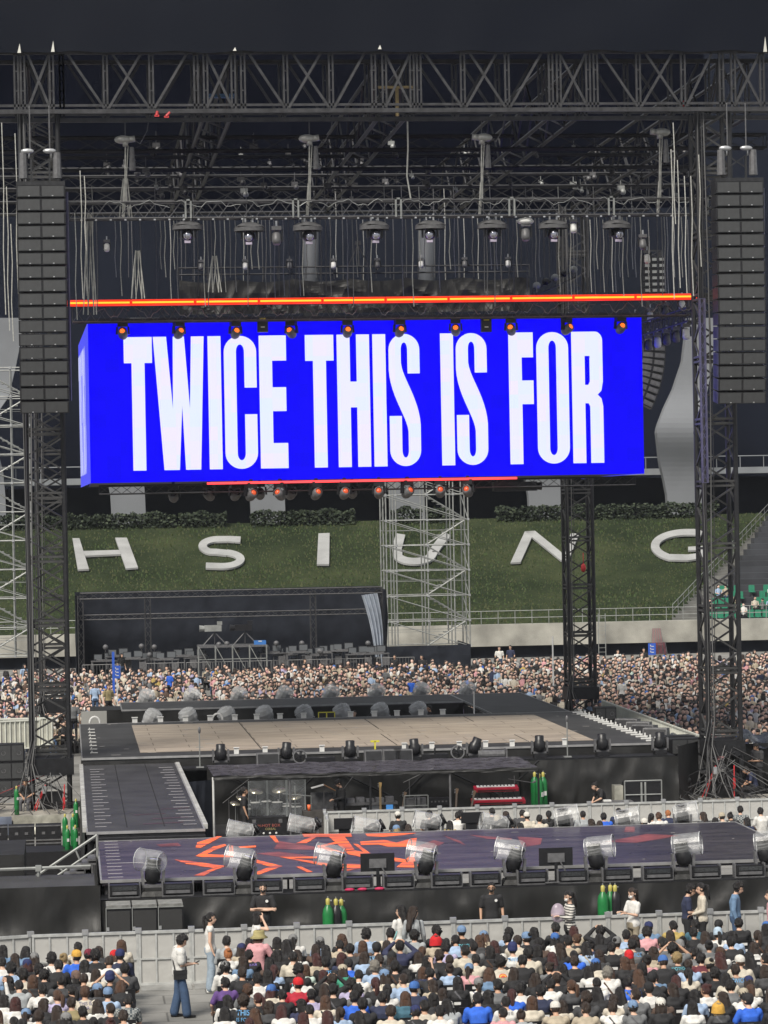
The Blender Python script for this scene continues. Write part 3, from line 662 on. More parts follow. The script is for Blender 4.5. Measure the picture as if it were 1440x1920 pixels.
# ---------------- many pale ropes hanging behind
rp=MB(); rp.path([(0,0,0),(.03,0,-2),(-.02,0,-4),(.02,0,-6)],.020,4); rpm=rp.mesh('hanging_rope',OFFW); k=0
dk=MB(); dk.path([(0,0,0),(.02,0,-3),(0,0,-6)],.022,4); dkm=dk.mesh('hanging_rope',GREYP)
def rope(px,y0,y1,Y,me,pale):
    a=onY(px,y0,Y); c=onY(px,y1,Y); o=bpy.data.objects.new('hanging_rope',me); C.objects.link(o); o.location=a; o.scale=(1,1,(a.z-c.z)/6)
    tag(o,('thin pale rope' if pale else 'thin grey rope')+' hanging vertically behind the lighting truss','rope','ropes hanging behind the lighting truss')
xs=[180,215,225,290,318,325,346,412,420,430,440,490,530,540,552,590,608,628,650,660,680,705,720,760,785,795,812,822,832,885,895,925,938,960,985,996,1018,1028,1118,1124,1136,1142,1190,1200,1215,1230,1250,160,172,238,246,262,300,308,331,338,361,369,381,388,395,402,455,461,470,483,497,505,513,521,560,566,574,600,618,640,668,688,694,735,752,772,842,850,858,869,905,911,918,930,944,952,968,975,1003,1010,1046,1062,1068,1074,1080,1088,1094,1100,1106,1112,1130,1146,1152,1160,1166,1175,1183,1240,1245,1262,1270,1277,1289,1300]
for px in xs:
    pale=rnd.random()<.6; rope(px,rnd.choice((350,405,405,405,405,412)),rnd.choice((505,520,548,555,575)),rnd.choice((103,108,116,124)),rpm if pale else dkm,pale)
for px,y0,y1 in [(3,230,590),(12,350,620),(20,420,640),(28,250,560),(150,320,560),(158,330,470),(140,400,600),(1258,280,560),(1270,300,540),(1283,330,550),(1295,330,555),(1262,230,420),(1310,290,500)]: rope(px,y0,y1,97.5,rpm,True)
rs=sorted([o for o in bpy.data.objects if o.name.startswith('hanging_rope')],key=lambda o:(o.location-Vector((0,0,0))).dot(Rv)/o.location.dot(Fv))
for k,o in enumerate(rs): o['label']=o['label'].replace('hanging vertically behind','hanging near')+', %s from the left'%ordw(k)
# coiled white cable bundles
for k,(px,y0,y1) in enumerate([(168,400,590),(258,470,560),(402,480,548),(235,335,412)]):
    g=MB()
    for j in range(7):
        pts=[]; ph=j*.9
        for i in range(9):
            v=i/8; pts.append(onY(px+ (4+9*v)*math.sin(ph+v*.7),y0+(y1-y0)*v,102)+Vector((0,.08*math.cos(ph*2+v),0)))
        g.path(pts,.022,4)
    tag(g.obj('cable_bundle',OFFW,world=True),'bundle of pale cables hanging down, '+nth(k,4),'cable bundle','pale cable bundles in the rig')
# ---------------- orange light bar on a truss, seen above the screen
YO=104.4; a=onY(125,571,YO); c=onY(1306,554,YO); zo=(a.z+c.z)/2
ob=thing('light_bar','long glowing orange light bar running above the blue screen','light bar',((a.x+c.x)/2,YO,zo))
EO=mat('orange_glow',(.6,.03,.01),.4,emit=(1,.03,.003),es=.9); EC=mat('orange_core',(.8,.3,.05),.4,emit=(1,.36,.015),es=1.6)
g=MB(); n=10
for k in range(n):
    xa=a.x+(c.x-a.x)*k/n+.008; xb=a.x+(c.x-a.x)*(k+1)/n-.008; g.tube((xa,YO,zo),(xb,YO,zo),.115,n=12,m=0)
g.obj('tube',EO,ob,world=True,smooth=True); g=MB()  # tube made wide and red to imitate the glow around the bar
for k in range(n):
    xa=a.x+(c.x-a.x)*k/n+.05; xb=a.x+(c.x-a.x)*(k+1)/n-.05; g.box(xa,xb,YO-.135,YO-.10,zo-.030,zo+.030)
g.obj('core',EC,ob,world=True); g=MB()
for k in range(n+1): x=a.x+(c.x-a.x)*k/n; g.tube((x-.03,YO,zo),(x+.03,YO,zo),.10,n=8)
g.box(a.x,c.x,YO+.05,YO+.14,zo-.09,zo+.09)
g.obj('holder',mat('red_holder',(.25,.03,.02),.5),ob,world=True)
YS=106.0
g=MB(); boxtruss(g,(a.x+.2,YO+.55,zo-.35),(c.x-.2,YO+.55,zo-.35),(0,.5,0),(0,0,.6),.032,.018,.42)
tag(g.obj('screen_truss',TRS,world=True),'grey truss directly behind the orange bar holding the blue screen','truss')
g=MB()
for k in range(16):
    x=a.x+1+k*1.4; n=12; g.path([(x+.11*j,YO+.2,zo-.35+.16*math.sin(j*.8+k)+.06*math.cos(j*2.1)) for j in range(n)],.018,4)
tag(g.obj('cable_bundle',GREYP,world=True),'loops of grey cable strung along the truss above the blue screen','cable')
# side truss at right carrying fixtures, running back
xr=onY(1312,590,YS).x; zr=onY(1312,590,YS).z
t=thing('side_light_truss','grey truss running back from the right end of the orange bar','truss',(xr,YS,zr)); g=MB()
boxtruss(g,(xr-.3,YS-.5,zr),(xr-.3,126,zr),(.5,0,0),(0,0,.5),.035,.02,.45); g.obj('frame',TRS,t,world=True)
for k in range(11):
    smallfix(Vector((xr-.3-.1,YS+.6+k*1.75,zr-.3)),'small moving light on the truss running back right of the screen, %s from the front'%ORD[k],k%3==0,1.0)['group']='small lights on the truss right of the screen'
for k in range(6):
    o=smallfix(Vector((xr-.4,YS+1.2+k*3,zr+.75)),'small moving light on top of the truss right of the screen, %s from the front'%ORD[k],k%2==0,.9); o['group']='small lights on top of the truss right of the screen'
# rear curtain and pipe
YC=123; a=onY(335,503,YC); c=onY(992,503,YC); z0=onY(660,560,YC).z
t=thing('rear_curtain','black curtain hanging from a pipe behind the orange bar','curtain',((a.x+c.x)/2,YC,z0)); g=MB()
drape(g,(a.x,YC),(c.x,YC),z0-.6,a.z-.5,.12,.45,11,slack=.12); g.obj('cloth',CLOTH,t,world=True); g=MB()
for dz in (0,-.28): g.tube((a.x,YC-.05,a.z+dz),(c.x,YC-.05,a.z+dz),.035,n=5)
for k in range(26): x=a.x+(c.x-a.x)*k/25; g.tube((x,YC-.05,a.z-.5),(x,YC-.05,a.z+.05),.03,n=4)
g.obj('pipe',TRS,t,world=True)
for k in range(24):
    x=a.x+(c.x-a.x)*(k+.5)/24; 
    if k%3==1: smallfix(Vector((x,YC-.2,a.z+.32)),'tiny fixture on the pipe above the rear black curtain, '+nth(k//3,8),k%2==0,.75)['group']='tiny fixtures along the rear pipe'
t=thing('tripod','small dark tripod frame standing above the rear curtain','tripod',onY(672,500,122)); g=MB()
for s in (-1,0,1): g.tube((0,0,.9),(s*.45,.1 if s else -.2,0),.035,n=4)
g.cbox((0,0,1.0),(.25,.15,.15)); g.obj('legs',TRS,t)
t=thing('lamp_cluster','cluster of dark lamps angled at the right end of the rear curtain','lamp cluster',onY(1040,540,118)); g=MB()
boxtruss(g,(-.9,0,-.2),(.9,0,.6),(0,.3,0),(0,0,.3),.03,.018,.3); g.obj('frame',TRS,t)
for k in range(5):
    g=MB(); g.ell((-.75+.38*k,-.1,.1+.16*k),(.17,.17,.15),10,7); g.obj('lamp',PLAS if k%2 else GALV,t,smooth=True)
# ---------------- high clutter in the darkness under the roof
for k in range(90):
    px=rnd.uniform(200,1290); py=rnd.uniform(268,372); Y=rnd.uniform(110,127)
    p=onY(px,py,Y); s_=rnd.uniform(.08,.2)
    g=MB(); g.cbox((0,0,0),(s_*1.6,s_,s_)); g.ell((s_*.4,-s_*.4,-s_*.9),s_*.7,8,6); g.tube((0,0,s_/2),(0,0,s_*3),.02,n=4)
    o=g.obj('rigging_fixture',rnd.choice((TRS,GREYP,BLK,TRS,GALV)),smooth=False); o.location=p; tag(o,'small half-lit fixture in the darkness under the roof','rigging fixture','fixtures in the darkness under the roof')
rs=sorted([o for o in bpy.data.objects if o.name.startswith('rigging_fixture')],key=lambda o:o.location.dot(Rv)/o.location.dot(Fv))
for k,o in enumerate(rs): o['label']='small half-lit fixture in the darkness under the roof, %s from the left'%ordw(k)
# ---------------- LED screen box
sc_=thing('led_screen','huge hanging blue LED screen reading TWICE THIS IS FOR','screen',(11,YS,11.6))
SX0,SX1,SZ0,SZ1,SD=.9,21.12,11.63,17.43,14.4
BLUE=bpy.data.materials.new('screen_blue'); BLUE.use_nodes=True; nt=BLUE.node_tree; b=nt.nodes['Principled BSDF']; L=nt.links.new
b.inputs['Base Color'].default_value=(0,0,0,1); b.inputs['Roughness'].default_value=.6; b.inputs['Specular IOR Level'].default_value=.05
def ledmat(m,c1,c2,st,scale,wd,rh):
    nt=m.node_tree; b=nt.nodes['Principled BSDF']; L=nt.links.new; tc=nt.nodes.new('ShaderNodeTexCoord'); mp=nt.nodes.new('ShaderNodeMapping'); mp.inputs['Rotation'].default_value=(R_(90),0,0); L(tc.outputs['Object'],mp.inputs[0])
    br=nt.nodes.new('ShaderNodeTexBrick'); br.offset=0; br.inputs['Scale'].default_value=scale; br.inputs['Brick Width'].default_value=wd; br.inputs['Row Height'].default_value=rh; br.inputs['Mortar Size'].default_value=0; br.inputs['Color1'].default_value=(*c1,1); br.inputs['Color2'].default_value=(*c2,1); br.inputs['Mortar'].default_value=(*c1,1); L(mp.outputs[0],br.inputs['Vector']); L(br.outputs[0],b.inputs['Emission Color']); b.inputs['Emission Strength'].default_value=st
ledmat(BLUE,(.0025,.0,.86),(.004,.0,.93),1.0,1,.5,.5)
WL=bpy.data.materials.new('screen_white'); WL.use_nodes=True; WL.node_tree.nodes['Principled BSDF'].inputs['Base Color'].default_value=(0,0,0,1); WL.node_tree.nodes['Principled BSDF'].inputs['Specular IOR Level'].default_value=.05; ledmat(WL,(.70,.78,1.0),(.80,.75,.92),1.0,1,.5,.5)
FRM=mat('screen_frame',(.03,.03,.035),.5,.3)
g=MB(); g.add([(SX0,YS,SZ0),(SX1,YS,SZ0),(SX1,YS,SZ1),(SX0,YS,SZ1)],[(0,1,2,3)]); g.obj('front_panel',BLUE,sc_,world=True)
g=MB(); g.add([(SX0-.28,YS+SD,SZ0),(SX0,YS,SZ0),(SX0,YS,SZ1),(SX0-.28,YS+SD,SZ1)],[(0,1,2,3)]); o=g.obj('side_panel',mat('screen_side_blue',(.02,.02,.03),.6,emit=(.045,.05,.78),es=1),sc_,world=True)
g=MB(); g.add([(SX1,YS,SZ0),(SX1+.2,YS+SD,SZ0),(SX1+.2,YS+SD,SZ1),(SX1,YS,SZ1)],[(0,1,2,3)]); g.obj('side_panel',mat('screen_side_blue',(0,0,0)),sc_,world=True)
g=MB(); g.box(SX0+.05,SX1-.05,YS+.02,YS+SD,SZ0+.02,SZ0+.12); g.box(SX0+.05,SX1-.05,YS+.02,YS+.3,SZ0+.12,SZ1-.02); g.box(SX0,SX1,YS+SD,YS+SD+.2,SZ0,SZ1); g.box(SX0,SX1,YS+.05,YS+.5,SZ1+.005,SZ1+.12); g.obj('frame',FRM,sc_,world=True)
def lettering(conv, mb):
    # unit space: x in px of the photo (mid height), y 0 (bottom) .. 1 (top)
    def P(x,y): return conv(x,y)
    def poly(pts): mb.add([P(*p) for p in pts],[tuple(range(len(pts)))])
    def rect(x0,x1,y0,y1): poly([(x0,y0),(x1,y0),(x1,y1),(x0,y1)])
    def ring(cx0,cx1,sw,y0,y1,ry,a0,a1,ry_in):   # half ellipse end caps as quads between outer and inner
        cx=(cx0+cx1)/2; rx=(cx1-cx0)/2; rxi=rx-sw; n=16
        for i in range(n):
            t0=R_(a0+(a1-a0)*i/n); t1=R_(a0+(a1-a0)*(i+1)/n)
            poly([(cx+rx*math.cos(t0),y0+ry*math.sin(t0)),(cx+rx*math.cos(t1),y0+ry*math.sin(t1)),(cx+rxi*math.cos(t1),y0+ry_in*math.sin(t1)),(cx+rxi*math.cos(t0),y0+ry_in*math.sin(t0))])
    S=24.5
    def T(a,b_): m=(a+b_)/2; rect(a,b_,.805,1); rect(m-S/2,m+S/2,0,.805)
    def I(a): rect(a,a+S,0,1)
    def O(a,b_): ring(a,b_,23,1-.12,0,.12,0,180,.055); ring(a,b_,23,.12,0,.12,180,360,.055); rect(a,a+23,.12,.88); rect(b_-23,b_,.12,.88)
    T(233.5,286.5)
    for (x0,x1,y0,x2,x3,y1) in [(290,315,1,309,334,0),(324.5,337,1,309,334,0),(324.5,343,1,346,376,0)]: pass
    # W as four slanted bars
    poly([(288.5,1),(313.5,1),(324,.46),(333,.0),(306,.0)]); poly([(322.5,1),(345,1),(352,.46),(333,.0),(324,.46)]) if False else None
    poly([(326,1),(347,1),(341.5,.48),(335,0),(333,0),(324,.46)])
    poly([(326.5,1),(347,1),(356,.46),(348,0),(344,0),(341.5,.48)]) if False else None
    poly([(347,1),(356,.46),(375,0),(346.5,0),(341.5,.48)]); poly([(360,1),(384,1),(375,0),(356,.46)])
    I(391)
    O_=None
    # C
    a,b_=421,482; ring(a,b_,23,.88,0,.12,0,180,.055); ring(a,b_,23,.12,0,.12,180,360,.055); rect(a,a+23,.12,.88); rect(b_-23,b_,.61,.88); rect(b_-23,b_,.12,.41)
    # E
    a,b_=487,538; rect(a,a+S,0,1); rect(a+S,b_,.81,1); rect(a+S,b_-1,.43,.61); rect(a+S,b_+1,0,.19)
    T(573.5,627)
    a,b_=633,694; rect(a,a+S,0,1); rect(b_-S,b_,0,1); rect(a+S,b_-S,.45,.645)
    I(700)
    def SS(a,b_):
        ring(a,b_,23,.88,0,.12,0,180,.055); rect(a,a+23,.78,.88); rect(b_-23,b_,.70,.88)
        ring(a,b_,23,.12,0,.12,180,360,.055); rect(b_-23,b_,.12,.26); rect(a,a+23,.12,.38)
        n=12; 
        def ed(t,side):   # diagonal spine from (a..a+23,.78) down to (b-23..b,.26)
            x0=a+(b_-a-23)*(3*t*t-2*t**3) if True else 0; y=.78-.52*t; return (x0+(23 if side else 0)+ (3.0*math.sin(math.pi*t) if side else -3.0*math.sin(math.pi*t)),y+(.03 if side else -.03)*math.sin(math.pi*t))
        for i in range(n):
            t0=i/n; t1=(i+1)/n; poly([ed(t0,0),ed(t1,0),ed(t1,1),ed(t0,1)])
    SS(730,788)
    I(827); SS(856,914)
    a,b_=955,1000; rect(a,a+S,0,1); rect(a+S,b_+1,.81,1); rect(a+S,b_+1,.455,.635)
    O(1007,1067)
    a,b_=1073,1131; rect(a,a+S,0,1); cx=a+S
    # R bowl: horizontal top bar, round shoulder, waist, leg
    rect(cx,b_-14,.815,1); n=8
    for i in range(n):
        t0=R_(90-90*i/n); t1=R_(90-90*(i+1)/n)
        poly([(b_-14+14*math.cos(t0),.93+.07*math.sin(t0)),(b_-14+14*math.cos(t1),.93+.07*math.sin(t1)),(b_-S+.5*math.cos(t1),.80+.015*math.sin(t1)),(b_-S+.5*math.cos(t0),.80+.015*math.sin(t0))])
    rect(b_-S,b_,.62,.80); poly([(b_-S,.80),(b_-14,.815),(b_-14,1),(b_-S,1)]) if False else None
    poly([(b_-S+.5,.80),(b_,.80),(b_,.93)])
    poly([(b_-S,.62),(b_,.62),(b_-3,.55),(b_-10,.52),(b_-3,.49),(b_,.43),(b_-S,.43),(b_-S-3,.455),(cx,.455),(cx,.595),(b_-S-3,.595)])
    rect(b_-S,b_,0,.43)
zt2=onY(260,632,YS).z; zb2=onY(640,876,YS).z
g=MB(); lettering(lambda x,y: Vector((onY(x,752,YS).x, YS-.006, zb2+(zt2-zb2)*y)), g); o=g.obj('lettering',WL,sc_,world=True); o['label']='white condensed capital letters reading TWICE THIS IS FOR'
g=MB(); lettering(lambda x,y: Vector((SX0-.28*(1-(x-233)/900)-.012, YS+SD-.8-(SD-2)*(x-233)/900, zb2+(zt2-zb2)*y)), g); g.obj('lettering',mat('screen_side_white',(.02,.02,.02),.6,emit=(.52,.55,.80),es=1),sc_,world=True)
# red light strip below the screen
a=onY(388,901,YS-.1); c=onY(969,893,YS-.1); g=MB(); g.box(a.x,c.x,YS-.16,YS-.08,SZ0-.12,SZ0-.04)
tag(g.obj('light_bar',mat('red_glow',(.5,.02,.02),.4,emit=(1,.06,.07),es=1.6),world=True),'short glowing red light bar under the blue screen','light bar')
g=MB()
for dz in (-.22,): boxtruss(g,(SX0+.3,YS+.4,SZ0-.25),(SX1-.3,YS+.4,SZ0-.25),(0,.4,0),(0,0,.3),.03,.015,.4)
tag(g.obj('lower_truss',TRD,world=True),'dark slim truss under the blue screen carrying lights','truss')
# small lights hanging in front of the screen
def hanglight(amber=True):
    t=thing('moving_light','','moving light')
    g=MB(); g.cbox((0,0,-.06),(.36,.26,.18)); g.cbox((0,0,.08),(.1,.1,.14)); g.obj('base',PLAS,t)
    g=MB()
    for s in (-1,1): g.prism([(s*.2-.03,-.07,-.15),(s*.2+.03,-.07,-.15),(s*.22+.03,-.07,-.42),(s*.22-.03,-.07,-.42)],(0,.14,0))
    g.obj('yoke',BLK,t)
    g=MB(); M_=Matrix.Rotation(R_(62),3,'X'); g.lathe((0,-.02,-.40),[(0,-.2),(.13,-.2),(.17,-.1),(.175,.1),(.15,.22),(.11,.23)],14,0,M_); h=g.obj('head',GREYP,t,smooth=True)
    g=MB(); c_=Vector((0,-.02,-.40))+M_@Vector((0,0,.2)); g.ell(c_,(.095,.06,.095),12,8,0,Matrix.Rotation(R_(-28),3,'X')); g.obj('lens',AMBER if amber else LENS,h,smooth=True)
    return t
AMBD=mat('dim_amber_lens',(.35,.07,.03),.2,0,emit=(1,.12,.03),es=.45)
hl=hanglight()
for k,(px,py) in enumerate([(230,605),(335,604),(441,604),(546,603),(651,602),(749,601),(854,599),(958,598),(1062,597),(1163,595)]):
    put(hl,onY(px,py,YS-.7),rnd.uniform(-.7,.7),'small amber moving light hanging over the top of the blue screen, '+nth(k,10),'amber lights along the top of the blue screen',1.0)
for k,px in enumerate((492,911)):
    p=onY(px,598,YS-.6); t=thing('control_box','black control box with a yellow sticker hanging in front of the screen, '+('left','right')[k]+' one','control box',p,group='black boxes in front of the screen')
    g=MB(); g.cbox((0,0,-.2),(.38,.25,.55)); g.obj('case',PLAS,t); g=MB(); g.cbox((0,-.135,-.02),(.2,.02,.09)); g.obj('sticker',mat('yellow_sticker',(.6,.5,.05),.5),t); g=MB(); g.cbox((0,-.135,-.3),(.14,.02,.04)); g.obj('nameplate',WHT,t)
# lights below the screen
h2=hanglight()
for q_ in bpy.data.objects:
    if q_.name.startswith('lens') and q_.parent and q_.parent.parent==h2: q_.data.materials[0]=AMBD
h3=hanglight(False); ks=0
low=[(325,908,0),(392,905,0),(441,905,0),(470,905,1),(487,903,0),(525,904,1),(545,903,0),(592,903,1),(645,902,1),(660,901,0),(710,901,1),(763,900,1),(825,899,1),(877,898,1)]
for k,(px,py,am) in enumerate(low):
    put(h2 if am else h3,onY(px,py+2,YS+ (0 if am else 1.2)),rnd.uniform(-.6,.6),('amber' if am else 'dark')+' moving light under the blue screen, '+nth(k,len(low)),'moving lights under the blue screen',1.05)
p=onY(965,912,YS+1); t=thing('projector','long black projector hanging under the right part of the blue screen','projector',p)
g=MB(); g.cbox((0,0,0),(1.6,.5,.34)); g.cbox((-.5,0,.2),(.3,.3,.15)); g.obj('case',PLAS,t); g=MB(); g.tube((.8,0,0),(1.0,0,0),.13,.15,10); g.obj('lens_barrel',BLK,t); g=MB(); g.ell((1.0,-.03,0),(.03,.1,.1)); g.obj('lens',CHROME,t)
# ================================================================ stages
DK=mat('black_deck',(.046,.046,.047),.55,0,.35,.9,.25,12)
TRIM=mat('deck_trim',(.40,.40,.40),.4,.4,.2,4)
def deck(name,label,x0,x1,y0,y1,z,m=DK,th=.12,trim=True):
    t=thing(name,label,'stage',((x0+x1)/2,(y0+y1)/2,0))
    g=MB(); g.box(x0,x1,y0,y1,z-th,z); g.obj('floor',m,t,world=True)
    if trim:
        g=MB(); e=.045; g.box(x0-e,x1+e,y0-e,y0-.003,z-.06,z+.012); g.box(x0-e,x0-.003,y0,y1,z-.06,z+.012); g.box(x1+.003,x1+e,y0,y1,z-.06,z+.012); g.box(x0-e,x1+e,y1+.003,y1+e,z-.06,z+.012); g.obj('edge_trim',TRIM,t,world=True)
    g=MB()
    for i in range(int((x1-x0)/2.4)+1):
        for j in range(int((y1-y0)/2.4)+1):
            x=min(x0+.1+i*2.4,x1-.1); y=min(y0+.15+j*2.4,y1-.15); g.tube((x,y,0),(x,y,z-th-.003),.03,n=5)
    tag(g.obj('legs',GREYP,t,world=True)); return t
# --- near stage with orange floor graphics, the strong ones emissive
NS=bpy.data.materials.new('near_stage_floor'); NS.use_nodes=True; nt=NS.node_tree; b=nt.nodes['Principled BSDF']; L=nt.links.new
tc=nt.nodes.new('ShaderNodeTexCoord'); mp=nt.nodes.new('ShaderNodeMapping'); mp.inputs['Scale'].default_value=(.22,1.3,1); n1=nt.nodes.new('ShaderNodeTexNoise'); n1.inputs['Scale'].default_value=1.5; n1.inputs['Detail'].default_value=8; n1.inputs['Roughness'].default_value=.65
L(tc.outputs['Object'],mp.inputs[0]); L(mp.outputs[0],n1.inputs['Vector']); cr=nt.nodes.new('ShaderNodeValToRGB'); L(n1.outputs['Fac'],cr.inputs[0]); e=cr.color_ramp.elements
e[0].position=.34; e[0].color=(.032,.028,.044,1); e[1].position=.66; e[1].color=(.105,.086,.108,1)
sx=nt.nodes.new('ShaderNodeSeparateXYZ'); L(tc.outputs['Object'],sx.inputs[0]); mr=nt.nodes.new('ShaderNodeMapRange'); mr.inputs[1].default_value=-1; mr.inputs[2].default_value=6; L(sx.outputs[0],mr.inputs[0])
mx=nt.nodes.new('ShaderNodeMix'); mx.data_type='RGBA'; L(mr.outputs[0],mx.inputs[0]); L(cr.outputs[0],mx.inputs[6])
c2=nt.nodes.new('ShaderNodeValToRGB'); L(n1.outputs['Fac'],c2.inputs[0]); e=c2.color_ramp.elements; e[0].position=.36; e[0].color=(.022,.020,.030,1); e[1].position=.68; e[1].color=(.075,.066,.072,1); L(c2.outputs[0],mx.inputs[7]); L(mx.outputs[2],b.inputs['Base Color']); b.inputs['Roughness'].default_value=.30
n3=nt.nodes.new('ShaderNodeTexNoise'); n3.inputs['Scale'].default_value=3; L(tc.outputs['Object'],n3.inputs['Vector']); mr3=nt.nodes.new('ShaderNodeMapRange'); mr3.inputs[3].default_value=.18; mr3.inputs[4].default_value=.5; L(n3.outputs['Fac'],mr3.inputs[0]); L(mr3.outputs[0],b.inputs['Roughness'])
FX0,FX1,FY0,FY1,FZ=.68,17.68,69.0,77.3,1.9
near=deck('near_stage','glossy dark violet near stage with orange zigzag graphics',FX0,FX1,FY0,FY1,FZ,NS)
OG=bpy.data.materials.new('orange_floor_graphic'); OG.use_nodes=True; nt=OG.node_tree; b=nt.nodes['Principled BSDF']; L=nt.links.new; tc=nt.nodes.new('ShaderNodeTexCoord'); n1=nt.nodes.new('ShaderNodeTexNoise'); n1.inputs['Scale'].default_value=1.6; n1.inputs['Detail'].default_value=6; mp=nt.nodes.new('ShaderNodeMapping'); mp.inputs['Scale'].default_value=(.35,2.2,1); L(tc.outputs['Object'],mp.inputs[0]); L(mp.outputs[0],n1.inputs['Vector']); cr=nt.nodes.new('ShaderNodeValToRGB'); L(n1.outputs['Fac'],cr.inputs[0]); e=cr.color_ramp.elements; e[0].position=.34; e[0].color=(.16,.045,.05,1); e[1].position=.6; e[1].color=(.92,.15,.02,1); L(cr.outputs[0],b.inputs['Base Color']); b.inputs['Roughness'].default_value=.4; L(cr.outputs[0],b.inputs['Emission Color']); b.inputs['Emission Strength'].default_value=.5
OD=mat('dim_orange_floor_graphic',(.26,.075,.07),.35,0,.5,1.2)
def r5(pts,ox=480,oy=1500): return [(ox+x/3,oy+y/3) for x,y in pts]
pol=[ # strong orange shapes (pixel outlines on the deck)
 r5([(0,335),(150,372),(20,418),(0,418),(0,405),(80,375),(0,352)]), r5([(75,200),(105,200),(130,238),(110,240)]), r5([(225,244),(330,200),(360,196),(285,243)]),
 r5([(260,192),(535,190),(540,207),(270,208)]), r5([(410,208),(500,208),(555,280),(500,285)]), r5([(345,258),(490,228),(500,238),(385,260),(500,297),(480,303),(350,270)]),
 r5([(500,288),(560,285),(840,335),(845,350),(700,342),(520,305)]), r5([(130,320),(345,318),(340,328),(200,328),(430,360),(620,362),(625,380),(460,385)]), r5([(225,376),(250,374),(320,405),(290,408)]), r5([(470,395),(560,380),(625,376),(520,398)]),
 r5([(615,190),(905,186),(830,197),(715,207),(625,203)]), r5([(585,235),(720,224),(790,240),(870,218),(905,214),(895,265),(850,262),(740,262),(690,250),(590,252)]), r5([(545,245),(575,250),(690,335),(665,340)]), r5([(790,378),(860,320),(900,290),(890,320),(900,362),(985,372),(900,380)]),
 r5([(1110,240),(1220,205),(1250,205),(1130,270),(1100,268)],0), r5([(1100,315),(1200,262),(1265,248),(1275,256),(1200,285),(1165,305),(1290,310),(1290,255),(1312,258),(1312,322),(1140,320)],0), r5([(1090,425),(1190,388),(1270,372),(1195,400),(1150,425)],0), r5([(980,335),(1080,345),(1270,372),(1200,384),(1050,360)],0),r5([(1340,262),(1440,256),(1440,266),(1350,272)],0)]
g=MB()
for i,p in enumerate(pol):
    q=[onZ(x,y,FZ+.004) for x,y in p]
    g.add([(v.x,v.y,FZ+.006+.0012*(i%5)) for v in q],[tuple(range(len(q)))])
g.obj('floor_graphic',OG,near,world=True)
pol2=[r5([(130,230),(330,262),(330,280),(100,275)]),r5([(0,300),(130,290),(300,312),(120,318)]),r5([(860,275),(1000,225),(1060,240),(960,290)]),r5([(1060,200),(1150,230),(1180,255),(1080,215)]),r5([(1200,196),(1440,215),(1440,225),(1300,218)]),
 r5([(30,205),(170,215),(160,250),(60,265)],960),r5([(520,235),(760,190),(950,200),(700,240)],960),r5([(640,150),(690,150),(690,180),(630,180)],960),r5([(880,250),(1000,240),(1020,258),(900,262)],0)]
g=MB()
for i,p in enumerate(pol2):
    q=[onZ(x,y,FZ+.004) for x,y in p]; g.add([(v.x,v.y,FZ+.003+.0006*i/9) for v in q],[tuple(range(len(q)))])
g.obj('faint_floor_graphic',OD,near,world=True)
# white dashes on left edge of the floor
g=MB()
for k in range(12):
    y=FY0+.5+k*.7; g.box(FX0+.15,FX0+.15+(.9 if k==4 else .35),y,y+.03,FZ+.003,FZ+.009)
g.obj('tape_mark',mat('tape',(.5,.48,.5),.5),near,world=True)
# skirts
def skirt(x0,x1,y,z0,z1,label,seed,amp=.07,fold=.7,name='skirt_cloth',out=(0,-1,0),p=None):
    g=MB(); drape(g,(x0,y) if p is None else p[0],(x1,y) if p is None else p[1],z0,z1,amp,fold,seed,nv=10,out=out)
    return tag(g.obj(name,CLOTH,world=True,smooth=True),label,'cloth')
skirt(.55,18.6,68.0,0,1.56,'black cloth skirt hanging along the front of the near stage',1,.16,.55)
g=MB(); g.box(.6,18.6,68.02,68.95,1.50,1.57); tag(g.obj('front_shelf',BLK,world=True),'black shelf along the front of the near stage carrying the lights','shelf')
skirt(-3.2,.62,67.9,0,1.93,'black cloth covering the platform left of the near stage',2,.22,.8)
skirt(0,0,0,0,1.9,'black cloth along the left side of the near stage',4,.05,.8,p=((.60,68.1),(.60,78.4)),out=(-1,0,0))
g=MB(); g.box(-3.4,.5,68.1,70.4,1.82,1.9); tag(g.obj('platform',DK,world=True),'dark low platform left of the near stage behind the black cloth','platform')
skirt(-3.4,-1.2,73.5,0.6,2.05,'black cloth over a raised box at the far left behind the rail',5,.12,1.2)
g=MB(); g.box(-3.5,-1.2,73.6,77,.5,2.04); tag(g.obj('covered_case',CLOTH,world=True),'large box covered with black cloth at the far left','case')
# rail and stairs left of near stage
t=thing('stair_railing','grey tube stair railing climbing to the left edge of the near stage','railing',(-.4,73,0)); g=MB()
for dy in (0,1.1):
    A=onY(182,1566,74+dy); B_=onY(66,1644,74+dy); g.tube(A,B_,.035,n=6); A2=onY(180,1592,74+dy); B2=onY(93,1652,74+dy); g.tube(A2,B2,.03,n=6)
    g.tube(A,(A.x,A.y,A.z-1.2),.035,n=6); g.tube(B_,(B_.x,B_.y,B_.z-.5),.035,n=6)
    for f in (.35,.7): q=A.lerp(B_,f); q2=A2.lerp(B2,f); g.tube(q,q2,.025,n=5)
g.obj('rail',GALV,t,world=True); g=MB()
for k in range(7):
    A=onY(178,1612,74).lerp(onY(110,1660,74),k/6); g.box(A.x-.18,A.x+.18,74,75.1,A.z-.03,A.z+.02)
g.obj('tread',GREYP,t,world=True)
t=thing('platform_railing','grey scaffold tube railing in front of the covered boxes at left','railing',(-1.5,70,1.9)); g=MB()
